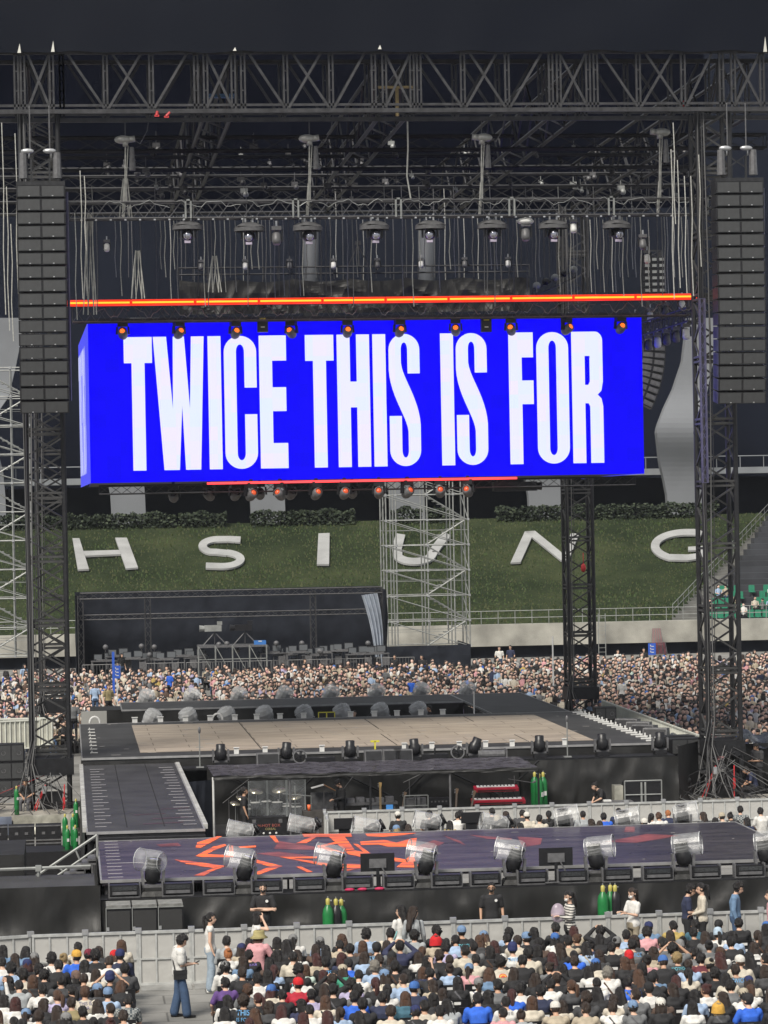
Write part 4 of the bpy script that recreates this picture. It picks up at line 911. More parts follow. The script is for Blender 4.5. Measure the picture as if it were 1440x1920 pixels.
a=onY(-10,1631,70.2); c=onY(72,1628,70.2); g.tube(a,onY(170,1624,70.2),.04,n=6); g.tube(c,(c.x,c.y,c.z-.35),.045,n=6); g.cbox(tuple(c),(.14,.12,.14)); q=(c.x,c.y,c.z-.33); g.cbox(q,(.2,.2,.06)); g.obj('rail',GALV,t,world=True)
# --- catwalk
cw=deck('catwalk','black sloping catwalk joining the near stage and the tan stage at left',.42,3.46,77.75,98.9,2.1)
g=MB()
for k in range(20):
    y=79.0+k*.95
    g.box(.62,.62+(.45 if k%2 else .3),y,y+.035,2.104,2.11); g.box(2.98-(.1 if k%2 else 0),3.34,y,y+.035,2.104,2.11)
g.obj('tape_mark',mat('tape',(.5,.48,.5)),cw,world=True)
g=MB()
for k in range(17):
    y=78.7+k*1.2; g.box(.28,.40,y,y+1.17,2.0,2.13)
g.obj('edge_board',mat('pale_board',(.42,.42,.40),.6,0,.3,3),cw,world=True); g=MB()
for k in range(17):
    y=78.7+k*1.2; g.box(3.50,3.62,y,y+1.17,2.0,2.13)
0 or g.obj('edge_board',mat('pale_board',(.42,.42,.40),.6,0,.3,3),cw,world=True)
g=MB()
for x in (1.45,2.45): g.box(x,x+.03,78.7,98.8,2.103,2.108)
g.obj('panel_seam',mat('seam',(.012,.012,.012),.8),cw,world=True)
g=MB(); rr=random.Random(5)
for (x0,x1,y0,y1) in ((1.9,3.0,79.3,79.5),(2.2,3.2,80.6,80.8),(1.7,2.6,81.8,81.95),(2.5,3.3,83.2,83.35)): g.add([(x0,y0,2.106),(x1,y0+.2,2.106),(x1,y1+.2,2.106),(x0,y1,2.106)],[(0,1,2,3)])
g.obj('faint_graphic',mat('faint_pink',(.085,.045,.05),.4),cw,world=True)
skirt(0,0,0,0,2.02,'black pleated drape hanging under the right side of the catwalk',7,.07,.35,p=((3.5,78.9),(3.5,97)),out=(1,0,0))
skirt(0,0,0,0,2.02,'black drape under the left side of the catwalk',8,.07,.6,p=((.36,78.9),(.36,97)),out=(-1,0,0))
g=MB(); g.box(.4,3.5,77.64,77.7,1.5,2.0); g.box(.4,3.5,77.36,77.62,1.91,1.97); tag(g.obj('step',BLK,world=True),'low black step between the catwalk and the near stage','step')
skirt(.45,3.45,98.92,1.9,2.2,'narrow black cloth strip between the catwalk and the tan stage',9,.03,.5)
# --- main stage
MX0,MX1,MY0,MY1,MZ=.4,20.05,98.95,115.3,2.32
ms=deck('tan_stage','large black stage with a tan wooden centre floor',MX0,MX1,MY0,MY1,MZ)
TAN=bpy.data.materials.new('tan_floor'); TAN.use_nodes=True; nt=TAN.node_tree; b=nt.nodes['Principled BSDF']; L=nt.links.new; b.inputs['Roughness'].default_value=.7; tc=nt.nodes.new('ShaderNodeTexCoord')
br=nt.nodes.new('ShaderNodeTexBrick'); br.offset=.5; br.inputs['Scale'].default_value=1; br.inputs['Brick Width'].default_value=2.44; br.inputs['Row Height'].default_value=1.22; br.inputs['Mortar Size'].default_value=.018
br.inputs['Color1'].default_value=(.36,.305,.245,1); br.inputs['Color2'].default_value=(.405,.345,.28,1); br.inputs['Mortar'].default_value=(.17,.14,.11,1); L(tc.outputs['Object'],br.inputs['Vector'])
n1=nt.nodes.new('ShaderNodeTexNoise'); n1.inputs['Scale'].default_value=1.6; n1.inputs['Detail'].default_value=8; mp=nt.nodes.new('ShaderNodeMapping'); mp.inputs['Scale'].default_value=(.5,2.2,1); L(tc.outputs['Object'],mp.inputs[0]); L(mp.outputs[0],n1.inputs['Vector'])
cr=nt.nodes.new('ShaderNodeValToRGB'); L(n1.outputs['Fac'],cr.inputs[0]); cr.color_ramp.elements[0].position=.3; cr.color_ramp.elements[0].color=(.72,.72,.74,1); cr.color_ramp.elements[1].position=.7; cr.color_ramp.elements[1].color=(1.1,1.1,1.08,1)
mx=nt.nodes.new('ShaderNodeMix'); mx.data_type='RGBA'; mx.blend_type='MULTIPLY'; mx.inputs[0].default_value=1; L(br.outputs[0],mx.inputs[6]); L(cr.outputs[0],mx.inputs[7]); L(mx.outputs[2],b.inputs['Base Color'])
g=MB(); g.box(2.37,18.1,100.7,113.8,MZ+.003,MZ+.02); g.obj('tan_floor',TAN,ms,world=True)
g=MB()
for x,y0,y1 in ((6.5,100.7,113.8),(11.2,100.7,106),(11.4,108.5,113.8),(15.8,100.7,104),(15.3,111,113.8)): g.box(x,x+.035,y0,y1,MZ+.021,MZ+.025)
g.obj('panel_seam',mat('seam',(0,0,0)),ms,world=True)
g=MB(); rr=random.Random(11)
for k in range(70):
    x=rr.uniform(.7,19.6) ; y=rr.uniform(99.4,115); l=rr.uniform(.08,.35); z=MZ+.024
    g.box(x,x+l,y,y+.05,z,z+.004)
for k in range(18):
    x=rr.uniform(1,17); y=rr.uniform(69.5,78); g.box(x,x+rr.uniform(.04,.2),y,y+.03,FZ+.012,FZ+.016)
tag(g.obj('scuff_mark',mat('scuff',(.42,.40,.38),.6),ms,world=True),kind='stuff')
# white blocks along edges
wbm=MB(); wbm.cbox((0,0,.13),(.2,.12,.26)); wbm.cbox((0,-.02,.27),(.24,.16,.03)); wm=wbm.mesh('floor_marker',WHT)
def marker(x,y,z,lab,grp,me=wm,s=1):
    o=bpy.data.objects.new('floor_marker',me); C.objects.link(o); o.location=(x,y,z); o.scale=(s,s,s); tag(o,lab,'marker',grp)
bx=[251,299,346,393,440,482,527,573,665,712,757,805,849]
for k,px in enumerate(bx): p=onZ(px,1350,MZ); marker(p.x,MY1+.08,MZ-.06,'small white block on the back edge of the tan stage, '+nth(k,len(bx)),'white blocks on the back edge of the tan stage')
fx=[437,491,599,650,758,812,866,918,971,1024,1077]
for k,px in enumerate(fx): p=onZ(px,1405,MZ); marker(p.x,MY0+.12,MZ,'small white block on the front edge of the tan stage, '+nth(k,len(fx)),'white blocks on the front edge of the tan stage',s=.8)
tk=MB(); tk.cbox((0,0,.03),(.42,.05,.05)); tk.cbox((.12,0,.09),(.05,.05,.12)); tkm=tk.mesh('edge_clip',WHT)
for k in range(17):
    o=bpy.data.objects.new('edge_clip',tkm); C.objects.link(o); o.location=(MX1-.12,MY0+.6+k*.92,MZ+.01); tag(o,'white clip on the tan stage right edge, %s from the front'%ORD[k],'clip','white clips along the right edge of the tan stage')
for k in range(8):
    o=bpy.data.objects.new('edge_clip',tkm); C.objects.link(o); o.location=(MX0+.4,MY0+2+k*1.6,MZ+.01); o.rotation_euler=(0,0,math.pi); o.scale=(.6,.8,.5); tag(o,'small pale clip on the left edge of the tan stage, %s from the front'%ORD[k],'clip','pale clips along the left edge of the tan stage')
skirt(MX0,MX1,MY0-.12,0,MZ-.1,'black cloth skirt along the front of the tan stage',12,.09,.8)
skirt(MX0,MX1,MY1+.1,0,MZ-.1,'black cloth skirt along the back of the tan stage',13,.05,.9,out=(0,1,0))
skirt(0,0,0,0,MZ-.1,'black cloth skirt along the right side of the tan stage',14,.07,.9,p=((MX1+.1,MY0),(MX1+.1,MY1)),out=(1,0,0))
# shelf in front of the main stage
g=MB(); g.box(3.7,20.3,97.6,98.7,1.93,2.0); tag(g.obj('front_shelf',BLK,world=True),'narrow black shelf in front of the tan stage carrying lights and monitors','shelf')
skirt(13.4,20.4,97.5,0,1.96,'black wrinkled cloth below the shelf right of the band canopy',15,.18,.6)
g=MB(); drape(g,(20.4,97.5),(21.5,99.4),0,2.3,.12,.8,77); tag(g.obj('skirt_cloth',CLOTH,world=True,smooth=True),'black cloth at the right front corner of the tan stage','cloth')
# --- rear stage
RZ=2.3
deck('rear_cross_stage','long narrow black stage behind the tan stage',2.2,16.62,123.6,128.3,RZ)
deck('rear_runway','black runway running back from the right side of the tan stage',16.72,19.8,115.45,128.3,RZ)
skirt(2.2,16.6,123.45,0.4,RZ-.1,'black cloth along the front of the rear cross stage',16,.06,.7)
skirt(0,0,0,0,RZ-.1,'black cloth along the inner side of the rear runway',17,.05,.6,p=((16.62,115.6),(16.62,123.4)),out=(-1,0,0))
skirt(0,0,0,0,RZ-.1,'black cloth along the outer side of the rear runway',18,.05,.6,p=((19.95,115.6),(19.95,128.2)),out=(1,0,0))
g=MB(); g.box(1,16.6,119.2,123.3,1.35,1.42); tag(g.obj('service_floor',BLK,world=True),'dark service floor between the tan stage and the rear cross stage','floor')
p=onZ(199,1322,RZ); g=MB(); g.box(p.x-.7,p.x+.7,124.5,127,1.3,2.25); tag(g.obj('case',CLOTH,world=True),'black covered case at the left end of the rear cross stage','case')
t=thing('fence_panel','low white fence panel left of the rear cross stage','fence',(-1,123,0)); g=MB(); a=onY(152,1334,124); c=onY(200,1334,124); g.box(a.x,c.x,124,124.05,a.z-.9,a.z); g.obj('panel',mat('fence_white',(.35,.35,.33),.6),t,world=True)
# ================================================================ moving lights with clear rain covers
PL2=clear('whitened_plastic',(.9,.91,.91),.40,.2,.8,1.2)  # whiter copy of the clear covers, offsets the screen's shadow on the rear lights
PL3=clear('milky_plastic',(.85,.86,.86),.25,.2,.7,1.3)
def covered(tilt=35,yaw=0,cov=(.33,.95),covtilt=70,PL_=PLASTIC,up=.24,dx=0):
    t=thing('moving_light','','moving light')
    g=MB(); g.cbox((0,0,.1),(.44,.40,.2)); g.prism([(-.34,-.3,0),(.34,-.3,0),(.26,-.24,.12),(-.26,-.24,.12)],(0,.5,0)); g.obj('base',CLOTH,t)
    g=MB()
    for s in (-1,1): g.prism([(s*.24-.035,-.1,.2),(s*.24+.035,-.1,.2),(s*.27+.035,-.06,.62),(s*.27-.035,-.06,.62)],(0,.17,0))
    g.cbox((0,-.015,.23),(.54,.17,.09)); g.obj('yoke',GREYP,t)
    M_=Matrix.Rotation(R_(yaw),3,'Z')@Matrix.Rotation(R_(tilt),3,'Y'); c0=Vector((0,0,.56))
    g=MB(); g.lathe(c0,[(0,-.26),(.12,-.26),(.19,-.16),(.20,.05),(.17,.12),(.165,.30),(.185,.31),(.185,.36),(.14,.36)],16,0,M_); h=g.obj('head',PLAS,t,smooth=True)
    g=MB(); g.lathe(c0,[(.172,.15),(.19,.15),(.19,.19),(.172,.19)],16,0,M_); g.lathe(c0,[(.166,.23),(.184,.23),(.184,.26),(.166,.26)],16,0,M_); g.obj('ring',GREYP,h)
    g=MB(); g.lathe(c0,[(0,.35),(.08,.352),(.14,.34)],14,0,M_); g.obj('lens',CHROME,h,smooth=True)
    M2=Matrix.Rotation(R_(yaw),3,'Z')@Matrix.Rotation(R_(covtilt),3,'Y'); cc=c0+M2@Vector((0,0,-.02))+Vector((dx,0,up)); r,l=cov
    g=MB(); g.lathe(cc,[(r*.80,-l*.52),(r*.99,-l*.42),(r,l*.2),(r*1.0,l*.47),(r*1.03,l*.5)],14,0,M2); g.lathe(cc,[(0.001,-l*.5),(r*.80,-l*.52)],14,0,M2); g.obj('rain_cover',PL_,t,smooth=False)
    g=MB(); g.lathe(cc,[(r*1.0,l*.49),(r*1.05,l*.49),(r*1.05,l*.52),(r*1.0,l*.52)],14,0,M2); g.lathe(cc,[(r*.8,-l*.52),(r*.84,-l*.52),(r*.84,-l*.5),(r*.8,-l*.5)],14,0,M2); g.obj('cover_rim',mat('cover_rim',(.42,.43,.44),.3),t)
    return t
pA=covered(8,-35,(.28,.64),-86,dx=-.06,up=.30); pB=covered(18,-20,(.28,.68),-82,dx=-.12,up=.29); pC=covered(-10,-20,(.28,.70),84,dx=.12,up=.29)
fl=[(287,0),(460,1),(628,1),(800,1),(965,1),(1118,2),(1282,2),(1436,2)]
for k,(px,ty) in enumerate(fl):
    p=onY(px,1660,68.5); put([pA,pB,pB,pB,pB,pC,pC,pC][k],(p.x,68.5,1.58),0,'large light under a clear rain cover on the near front shelf, '+nth(k,8),'covered lights on the front shelf of the near stage',.94)
# remove unused prototypes created above
bl=[465,580,700,815,940,1057,1170,1280]
pD=covered(62,0,(.27,.82),-78,PL3,.10,-.25); pE=covered(-5,0,(.30,.74),80,PL3,.12,.12)
for k,px in enumerate(bl):
    p=onY(px,1548,78.2); put(pD if k<5 else pE,(p.x,78.2,1.42+.10*(k%2)),rnd.uniform(-.2,.2),'light lying in a clear rain cover behind the near stage, '+nth(k,8),'covered lights behind the near stage',.86)
def domed(tilt):
    t=thing('moving_light','','moving light')
    g=MB(); g.cbox((0,0,.1),(.44,.40,.2)); g.obj('base',PLAS,t); g=MB()
    for s in (-1,1): g.cbox((s*.24,0,.40),(.06,.15,.44))
    g.obj('yoke',GREYP,t); M_=Matrix.Rotation(R_(tilt),3,'Y')@Matrix.Rotation(R_(14),3,'X'); c0=Vector((0,0,.5))
    g=MB(); g.lathe(c0,[(0,-.26),(.15,-.24),(.2,-.1),(.19,.1),(.12,.2),(.10,.26),(0,.27)],12,0,M_); g.obj('head',PLAS,t,smooth=True)
    g=MB(); g.lathe(c0,[(.27,-.12),(.33,.10),(.34,.26),(.29,.42),(.16,.49),(.001,.50)],12,0,M_); g.obj('rain_cover',PL2,t)
    g=MB(); g.lathe(c0,[(.27,-.13),(.29,-.13),(.29,-.10),(.27,-.10)],12,0,M_); g.lathe(c0,[(.335,.25),(.345,.25),(.345,.28),(.335,.28)],12,0,M_); g.obj('cover_rim',mat('cover_rim',(.42,.43,.44),.3),t); return t
pF=domed(26); pG=domed(-22)
rl=[(281,2),(355,0),(427,0),(497,0),(573,1),(643,1),(714,0),(786,0)]
for k,(px,q) in enumerate(rl):
    p=onY(px,1336,121); put(pG if q==0 else pF,(p.x,120.6,1.43),rnd.uniform(-.3,.3)+(3.1 if q==1 else 0),'light in a rain cover before the rear cross stage, '+nth(k,8),'covered lights in front of the rear cross stage',1.12)
rl=[272,357,445,530,617,703,787,873]
for k,px in enumerate(rl):
    p=onY(px,1305,129.2); put(pF,(p.x,129.2,1.75),rnd.uniform(-.4,.4),'light in a rain cover behind the rear cross stage, '+nth(k,8),'covered lights behind the rear cross stage',1.1)
for q in [o for o in list(bpy.data.objects) if o.type=='EMPTY' and o.name.startswith('moving_light') and o.name not in USED and not o.get('label')]:
    def kill(o):
        for c_ in list(o.children): kill(c_)
        bpy.data.objects.remove(o)
    kill(q)
# strip lights along the near shelf
def strip():
    t=thing('floor_light','','floor light')
    g=MB(); g.box(-.33,.33,-.16,.16,.06,.30); g.obj('case',PLAS,t)
    g=MB(); g.box(-.28,.28,-.175,-.162,.18,.27); g.obj('front_glass',mat('strip_glass',(.07,.075,.08),.15,.4,.4,30),t)
    g=MB(); g.box(-.28,.28,-.18,-.165,.08,.15)
    for s in (-1,1): g.box(s*.355-.018,s*.355+.018,-.12,.12,0,.34)
    g.box(-.36,.36,-.14,.14,0,.035); g.obj('bracket',GREYP,t); return t
sp=strip(); sx_=[233,333,410,500,580,670,747,837,910,998,1073,1157,1233,1322,1405]
for k,px in enumerate(sx_):
    p=onY(px,1655,68.3); put(sp,(p.x,68.32,1.575),0,'low black floor light on the near stage front shelf, '+nth(k,len(sx_)),'black floor lights along the near stage front')
# monitors
def monitor(loc,lab,back=True,w_=.60,h_=.36,rz=0):
    t=thing('monitor',lab,'monitor',loc,rz)
    g=MB(); g.cbox((0,0,.62),(w_,.05,h_)); g.obj('case',PLAS,t)
    if back: 
        g=MB(); g.cbox((0,-.04,.6),(w_*.5,.05,h_*.5)); g.obj('back_housing',GREYP,t); g=MB(); g.cbox((0,-.02,.25),(.07,.07,.5)); g.cbox((0,0,.015),(.32,.26,.03)); g.obj('stand',BLK,t)
        g=MB(); g.path([(.1,-.06,.5),(.25,-.1,.2),(.2,-.15,.03),(-.3,-.2,.03)],.02,5); g.obj('cable',GREYP,t)
    else:
        g=MB(); g.cbox((0,-.03,.62),(w_*.94,.012,h_*.9)); g.obj('screen',mat('dark_screen',(.006,.006,.008),.6),t); g=MB(); g.cbox((0,.03,.25),(.3,.07,.5)); g.obj('stand',BLK,t)
    return t
p=onY(708,1650,68.4); monitor((p.x,68.35,1.58),'black monitor seen from behind on the near shelf, left of the two',w_=.80,h_=.42)
p=onY(1042,1640,68.4); monitor((p.x,68.35,1.58),'black monitor seen from behind on the near shelf, right of the two',w_=.80,h_=.42)
g=MB(); 
for dx in (-.4,-.1,.3): g.ell((dx,0,.03),(.12,.06,.04),8,5)
p=onY(672,1668,68.1); o=g.obj('red_plug',mat('magenta_plug',(.5,.03,.10),.5)); o.location=(p.x+.2,68.15,1.575); tag(o,'red cable plugs lying by the left near monitor','plug')
p=onY(645,1552,79.2); monitor((p.x,79.1,1.36),'black flat prompter screen behind the near stage, left one',False,.56,.30)
p=onY(883,1546,79.2); monitor((p.x,79.1,1.42),'black flat prompter screen behind the near stage, right one',False,.56,.30)
# things on the shelf before the main stage
SH=2.0
def barelight(loc,lab,tilt=10,s=1):
    t=thing('moving_light',lab,'moving light',loc,group='uncovered lights before the tan stage'); 
    g=MB(); g.cbox((0,0,.07),(.40,.36,.14)); g.obj('base',PLAS,t)
    g=MB()
    for q in (-1,1): g.cbox((q*.25,0,.34),(.06,.16,.42))
    g.cbox((0,0,.16),(.54,.16,.07)); g.obj('yoke',GREYP,t)
    M_=Matrix.Rotation(R_(tilt),3,'Y'); g=MB(); g.lathe((0,0,.40),[(0,-.24),(.15,-.2),(.2,-.08),(.19,.1),(.15,.16),(.15,.32),(.12,.33)],14,0,M_); h=g.obj('head',PLAS,t,smooth=True)
    g=MB(); g.lathe((0,0,.40),[(0,.33),(.12,.325)],12,0,M_); g.obj('lens',CHROME,h); t.scale=(s,)*3; return t
L_=[(414,0),(537,5),(657,0),(778,-5),(890,22),(1012,0),(1130,-3),(1238,0)]
for k,(px,ti) in enumerate(L_): p=onY(px,1428,98.1); barelight((p.x,98.1,SH+.003),'black moving light without cover before the tan stage, '+nth(k,8),ti,1.02)
def fan(loc,lab):
    t=thing('fan',lab,'fan',loc); g=MB(); M_=Matrix.Rotation(R_(80),3,'X'); g.lathe((0,0,.26),[(.20,-.06),(.24,-.06),(.24,.06),(.20,.06),(.20,-.06)],16,0,M_); g.obj('cage',GREYP,t)
    g=MB()
    for k in range(5): a=k*1.256; g.tube((.03*math.cos(a),-.01,.26+.03*math.sin(a)),(.18*math.cos(a),.03,.26+.18*math.sin(a)),.05,.07,4)
    g.obj('blades',PLAS,t); g=MB(); g.cbox((0,0,.02),(.3,.25,.04)); g.tube((-.2,0,.02),(-.2,0,.26),.02,n=4); g.tube((.2,0,.02),(.2,0,.26),.02,n=4); g.obj('foot',PLAS,t)
p=onY(562,1425,98); fan((p.x,98,SH),'black fan on the shelf before the tan stage, left one'); p=onY(858,1420,98); fan((p.x,98,SH),'black fan on the shelf before the tan stage, right one')
def wedge(loc,lab,w_=.72,h_=.38,d_=.5,rz=0,grp=None):
    t=thing('stage_speaker',lab,'speaker',loc,rz,grp); g=MB(); g.prism([(-w_/2,-d_/2,0),(-w_/2,d_/2,0),(-w_/2,d_/2*.6,h_),(-w_/2,-d_/2*.5,h_)],(w_,0,0)); g.obj('case',GREYP,t)
    g=MB(); g.prism([(-w_/2+.04,-d_/2-.012+.01,.04),(w_/2-.04,-d_/2-.002,.04),(w_/2-.04,-d_/4-.035,h_-.04),(-w_/2+.04,-d_/4-.035,h_-.04)],(0,-.02,0)); g.obj('grille',BLK,t); g=MB(); g.cbox((0,-d_/2-.02,.07),(.2,.03,.05)); g.obj('handle',PLAS,t); return t
for k,(px,w_) in enumerate([(502,.75),(700,.6),(735,.62),(756,.62),(1160,.0)]):
    if w_: p=onY(px,1428,98); wedge((p.x,98.05,SH),'grey box monitor speaker on the shelf before the tan stage, '+nth(k,4),w_,.42,.5)
p=onY(921,1420,98); g=MB(); g.tube((-.45,0,.16),(.45,0,.16),.15,n=14); g.cbox((.5,0,.16),(.06,.4,.36)); o=g.obj('tube_machine',GREYP,smooth=False); o.location=(p.x,98,SH); tag(o,'dark round tube machine lying on the shelf before the tan stage','machine')
p=onY(600,1425,98); g=MB(); g.cbox((0,0,.12),(1.0,.4,.2)); o=g.obj('case',PLAS); o.location=(p.x,98,SH); tag(o,'flat black case on the shelf left of the third light','case')
p=onY(815,1425,98); g=MB(); g.cbox((0,0,.12),(.9,.4,.22)); g.tube((0,-.1,.1),(0,-.1,.45),.03,n=5); o=g.obj('case',PLAS); o.location=(p.x,98,SH); tag(o,'flat black case on the shelf right of the fourth light','case')
# yellow markers
ym=MB(); ym.cbox((0,0,.15),(.05,.08,.3)); ym.cbox((0,0,.3),(.3,.08,.06)); yo=ym.obj('floor_marker',mat('yellow_tape',(.65,.6,.06),.5)); p=onZ(704,1407,MZ); yo.location=(p.x,MY0+.15,MZ); tag(yo,'small yellow T shaped marker on the front edge of the tan stage','marker')
t=thing('equipment_box','black box with yellow trim on the back edge of the tan stage','box',(onZ(619,1350,MZ).x,MY1+.5,MZ-.35)); g=MB(); g.cbox((0,0,.3),(.62,.3,.45)); g.obj('case',PLAS,t); g=MB()
for s in (-1,1): g.cbox((s*.32,-.16,.3),(.04,.03,.5))
g.cbox((0,-.16,.55),(.66,.03,.04)); g.cbox((0,-.16,.4),(.05,.03,.3)); g.obj('trim',mat('yellow_tape',(0,0,0)),t)
# mic-stand like poles
for px,py,h_,yy,lab in [(375,1436,1.25,97.8,'thin dark pole standing at the left front of the tan stage'),(1064,1410,1.3,97.9,'thin pole with a small head at the front right of the tan stage')]:
    p=onY(px,py,yy); t=thing('pole',lab,'pole',(p.x,yy,SH)); g=MB(); g.tube((0,0,0),(0,0,h_),.022,n=5); g.cbox((0,0,.02),(.25,.25,.03)); g.tube((-.12,0,h_*.55),(.12,0,h_*.55),.015,n=4); g.obj('shaft',GALV,t); g=MB(); g.ell((0,0,h_),(.05,.05,.12),8,6); g.obj('tip',GREYP,t)
# white cone thing standing at rear (pole)
p=onZ(897,1342,MZ); g=MB(); g.tube((0,0,0),(0,0,1.0),.03,n=6); o=g.obj('pole',WHT); o.location=(p.x,MY1+.2,MZ-.1); tag(o,'thin white pole at the back edge of the tan stage','pole')
# white rings (hose reels) at the back of the tan stage
for k,px in enumerate((177,409)):
    p=onZ(px,1352,MZ); g=MB(); g.path([(.2*math.cos(a/10*math.pi),0,.1+.24*math.sin(a/10*math.pi)) for a in range(11)],.04,6); o=g.obj('white_hoop',WHT); o.location=(p.x,MY1+.3,MZ-.08); tag(o,'white plastic hoop behind the tan stage, '+('left','right')[k]+' one','hoop')
# speakers along the right side of the main stage
def sub(loc,lab,w_=1.0,h_=.55,d_=.8,rz=0,grp=None,label_white=False):
    t=thing('speaker_cabinet',lab,'speaker',loc,rz,grp); g=MB(); g.box(-w_/2,w_/2,-d_/2,d_/2,0,h_); g.obj('case',PLAS,t)
    g=MB()
    for s in (-1,1): g.box(min(s*.02,s*(w_/2-.04)),max(s*.02,s*(w_/2-.04)),-d_/2-.015,-d_/2-.002,.04,h_-.04)
    g.obj('grille',GRL,t); g=MB(); M_=Matrix.Rotation(R_(90),3,'X')
    for s in (-1,1): g.lathe((s*w_*.3,-d_/2-.017,h_*.5),[(.06,0),(.085,0),(.085,.012)],10,0,M_)
    g.obj('handle',GREYP,t); return t
k=0
for (px,py,y,zz) in [(1112,1338,116.2,1.5),(1134,1345,114.6,1.5),(1134,1332,114.6,2.02)]:
    p=onY(px,py,y); sub((p.x,y,zz),'black speaker box beside the rear right corner of the tan stage, %s one'%ORD[k],.85,.5,.8,-.1,'speaker boxes beside the tan stage'); k+=1
for k,(y,rz) in enumerate([(109.5,-.6),(107.8,-.5),(106.2,-.7),(104.6,-.5)]):
    wedge((21.0+.1*(k%2),y,1.9),'angled black wedge speaker beside the right edge of the tan stage, %s from the back'%ORD[k],.9,.5,.6,rz,'wedge speakers beside the tan stage')
for k,(px,py,y) in enumerate([(1262,1392,101.5),(1277,1400,100.3)]):
    for j in range(2):
        p=onY(px,py,y); sub((p.x+.1,y,1.25+.56*j),'black speaker box stacked at the tan stage right corner, %s stack, %s box'%(('rear','front')[k],('lower','upper')[j]),1.15,.54,.8,.1,'stacked speakers at the right corner')
g=MB(); g.box(20.3,22.3,99.7,116.5,1.15,1.23); tag(g.obj('side_platform',DK,world=True),'dark platform along the right side of the tan stage carrying speakers','platform')
# ---------------- tarps behind the right tower
TP=mat('blue_tarp',(.05,.06,.085),.25,0,.5,.8,1,1.2); 
for k,(pa,pb,pc,pd) in enumerate([((1250,1384),(1330,1374),(1322,1410),(1262,1412)),((1385,1372),(1460,1376),(1460,1402),(1392,1392))]):
    g=MB(); 
    def fn(u,v):
        A=onY(*pa,108).lerp(onY(*pb,108),u); B_=onY(*pd,101).lerp(onY(*pc,101),u); q=A.lerp(B_,v); q.z+=.18*noise.noise(Vector((u*4+k*9,v*3,0)))+.1*math.sin(u*9); return q
    g.grid(fn,24,12); tag(g.obj('tarp',TP,world=True,smooth=True),('dark glossy tarp stretched left of the right tower','dark glossy tarp stretched right of the right tower')[k],'tarp')
skirt(22.9,26.5,101.5,0,2.0,'black cloth hanging right of the right tower',21,.15,1)
t=thing('truss_platform','low pale platform with cables around the right tower foot','platform',(22.4,98,0)); g=MB(); g.box(20.6,25.8,96.2,99.9,.25,.36); g.obj('floor',mat('worn_board',(.33,.31,.27),.8,0,.4,2),t,world=True); g=MB()
for k in range(26):
    x=rnd.uniform(20.8,24); g.path([(x,96.4+rnd.random(),.40),(x+rnd.uniform(-.6,.6),97.2,.40+rnd.random()*.3),(x+rnd.uniform(-1,1),98.2,.5+rnd.random()*.5),(22.2+rnd.uniform(-.5,.5),98.9,1.2+rnd.random())],.014,4,rnd.choice((0,1,1,3,0,0,0)))
g.obj('cable',[mat('cable_black',(0,0,0)),mat('cable_grey',(0,0,0)),mat('cable_red',(.3,.03,.04),.5),GALV],t,world=True)
# left tower platform
t=thing('truss_platform','pale cluttered platform around the left tower foot','platform',(-1.2,99,0)); g=MB(); g.box(-4,.3,96.6,101.5,.55,.66); g.obj('floor',mat('worn_board',(0,0,0)),t,world=True)
g=MB(); drape(g,(-1.9,96.45),(.25,96.45),-.02+.12,.72,.08,.4,31,nv=6); g.obj('silver_cover',mat('silver_tarp',(.42,.41,.35),.35,.3,.4,3),t,world=True,smooth=True); g=MB(); drape(g,(-4,96.45),(-1.95,96.45),.1,.7,.06,.6,33,nv=6); g.obj('blue_cover',mat('blue_tarp2',(.13,.15,.2),.3,0,.4,2),t,world=True,smooth=True)
g=MB()
for k in range(14):
    x=rnd.uniform(-3,0); g.path([(x,96.9,.70),(x+rnd.uniform(-.6,.6),97.6,.8+rnd.random()*.3),(x+rnd.uniform(-1,1),98.4,.9),(-.7,99,1.6+rnd.random())],.014,4,rnd.choice((0,1,2,0,0,1)))
g.obj('cable',[mat('cable_black',(0,0,0)),mat('cable_grey',(0,0,0)),mat('cable_red',(0,0,0))],t,world=True)
# speaker stacks at far left behind tower
k=0
for j in range(3):
    for i in range(3): sub((-3.9+i*.92,103.5,.7+j*.62),'black speaker box stacked left of the left tower, %s row up, %s column'%(ORD[j],ORD[i]),.9,.6,.8,0,'speaker stack left of the left tower')
sub((-3.6,97.6,.67),'tall black speaker box at the left edge below the stack',1.3,1.9,.8)
# road cases below the silver cover
k=0
for j in range(2):
    for i in range(5):
        t=thing('road_case','black road case under the silver cover at left, %s row, %s from the left'%(('lower','upper')[j],ORD[i]),'case',(-4+i*.82,90.5+j*.3,.02+.5*j),group='road cases at left'); g=MB(); g.box(-.39,.39,-.3,.3,.02,.48); g.obj('case',PLAS,t); g=MB()
        g.box(-.4,.4,-.315,-.302,.02,.05); g.box(-.4,.4,-.315,-.302,.44,.48); g.box(-.2,-.1,-.32,-.302,.2,.28); g.box(.1,.2,-.32,-.302,.2,.28); g.obj('edging',GREYP,t)
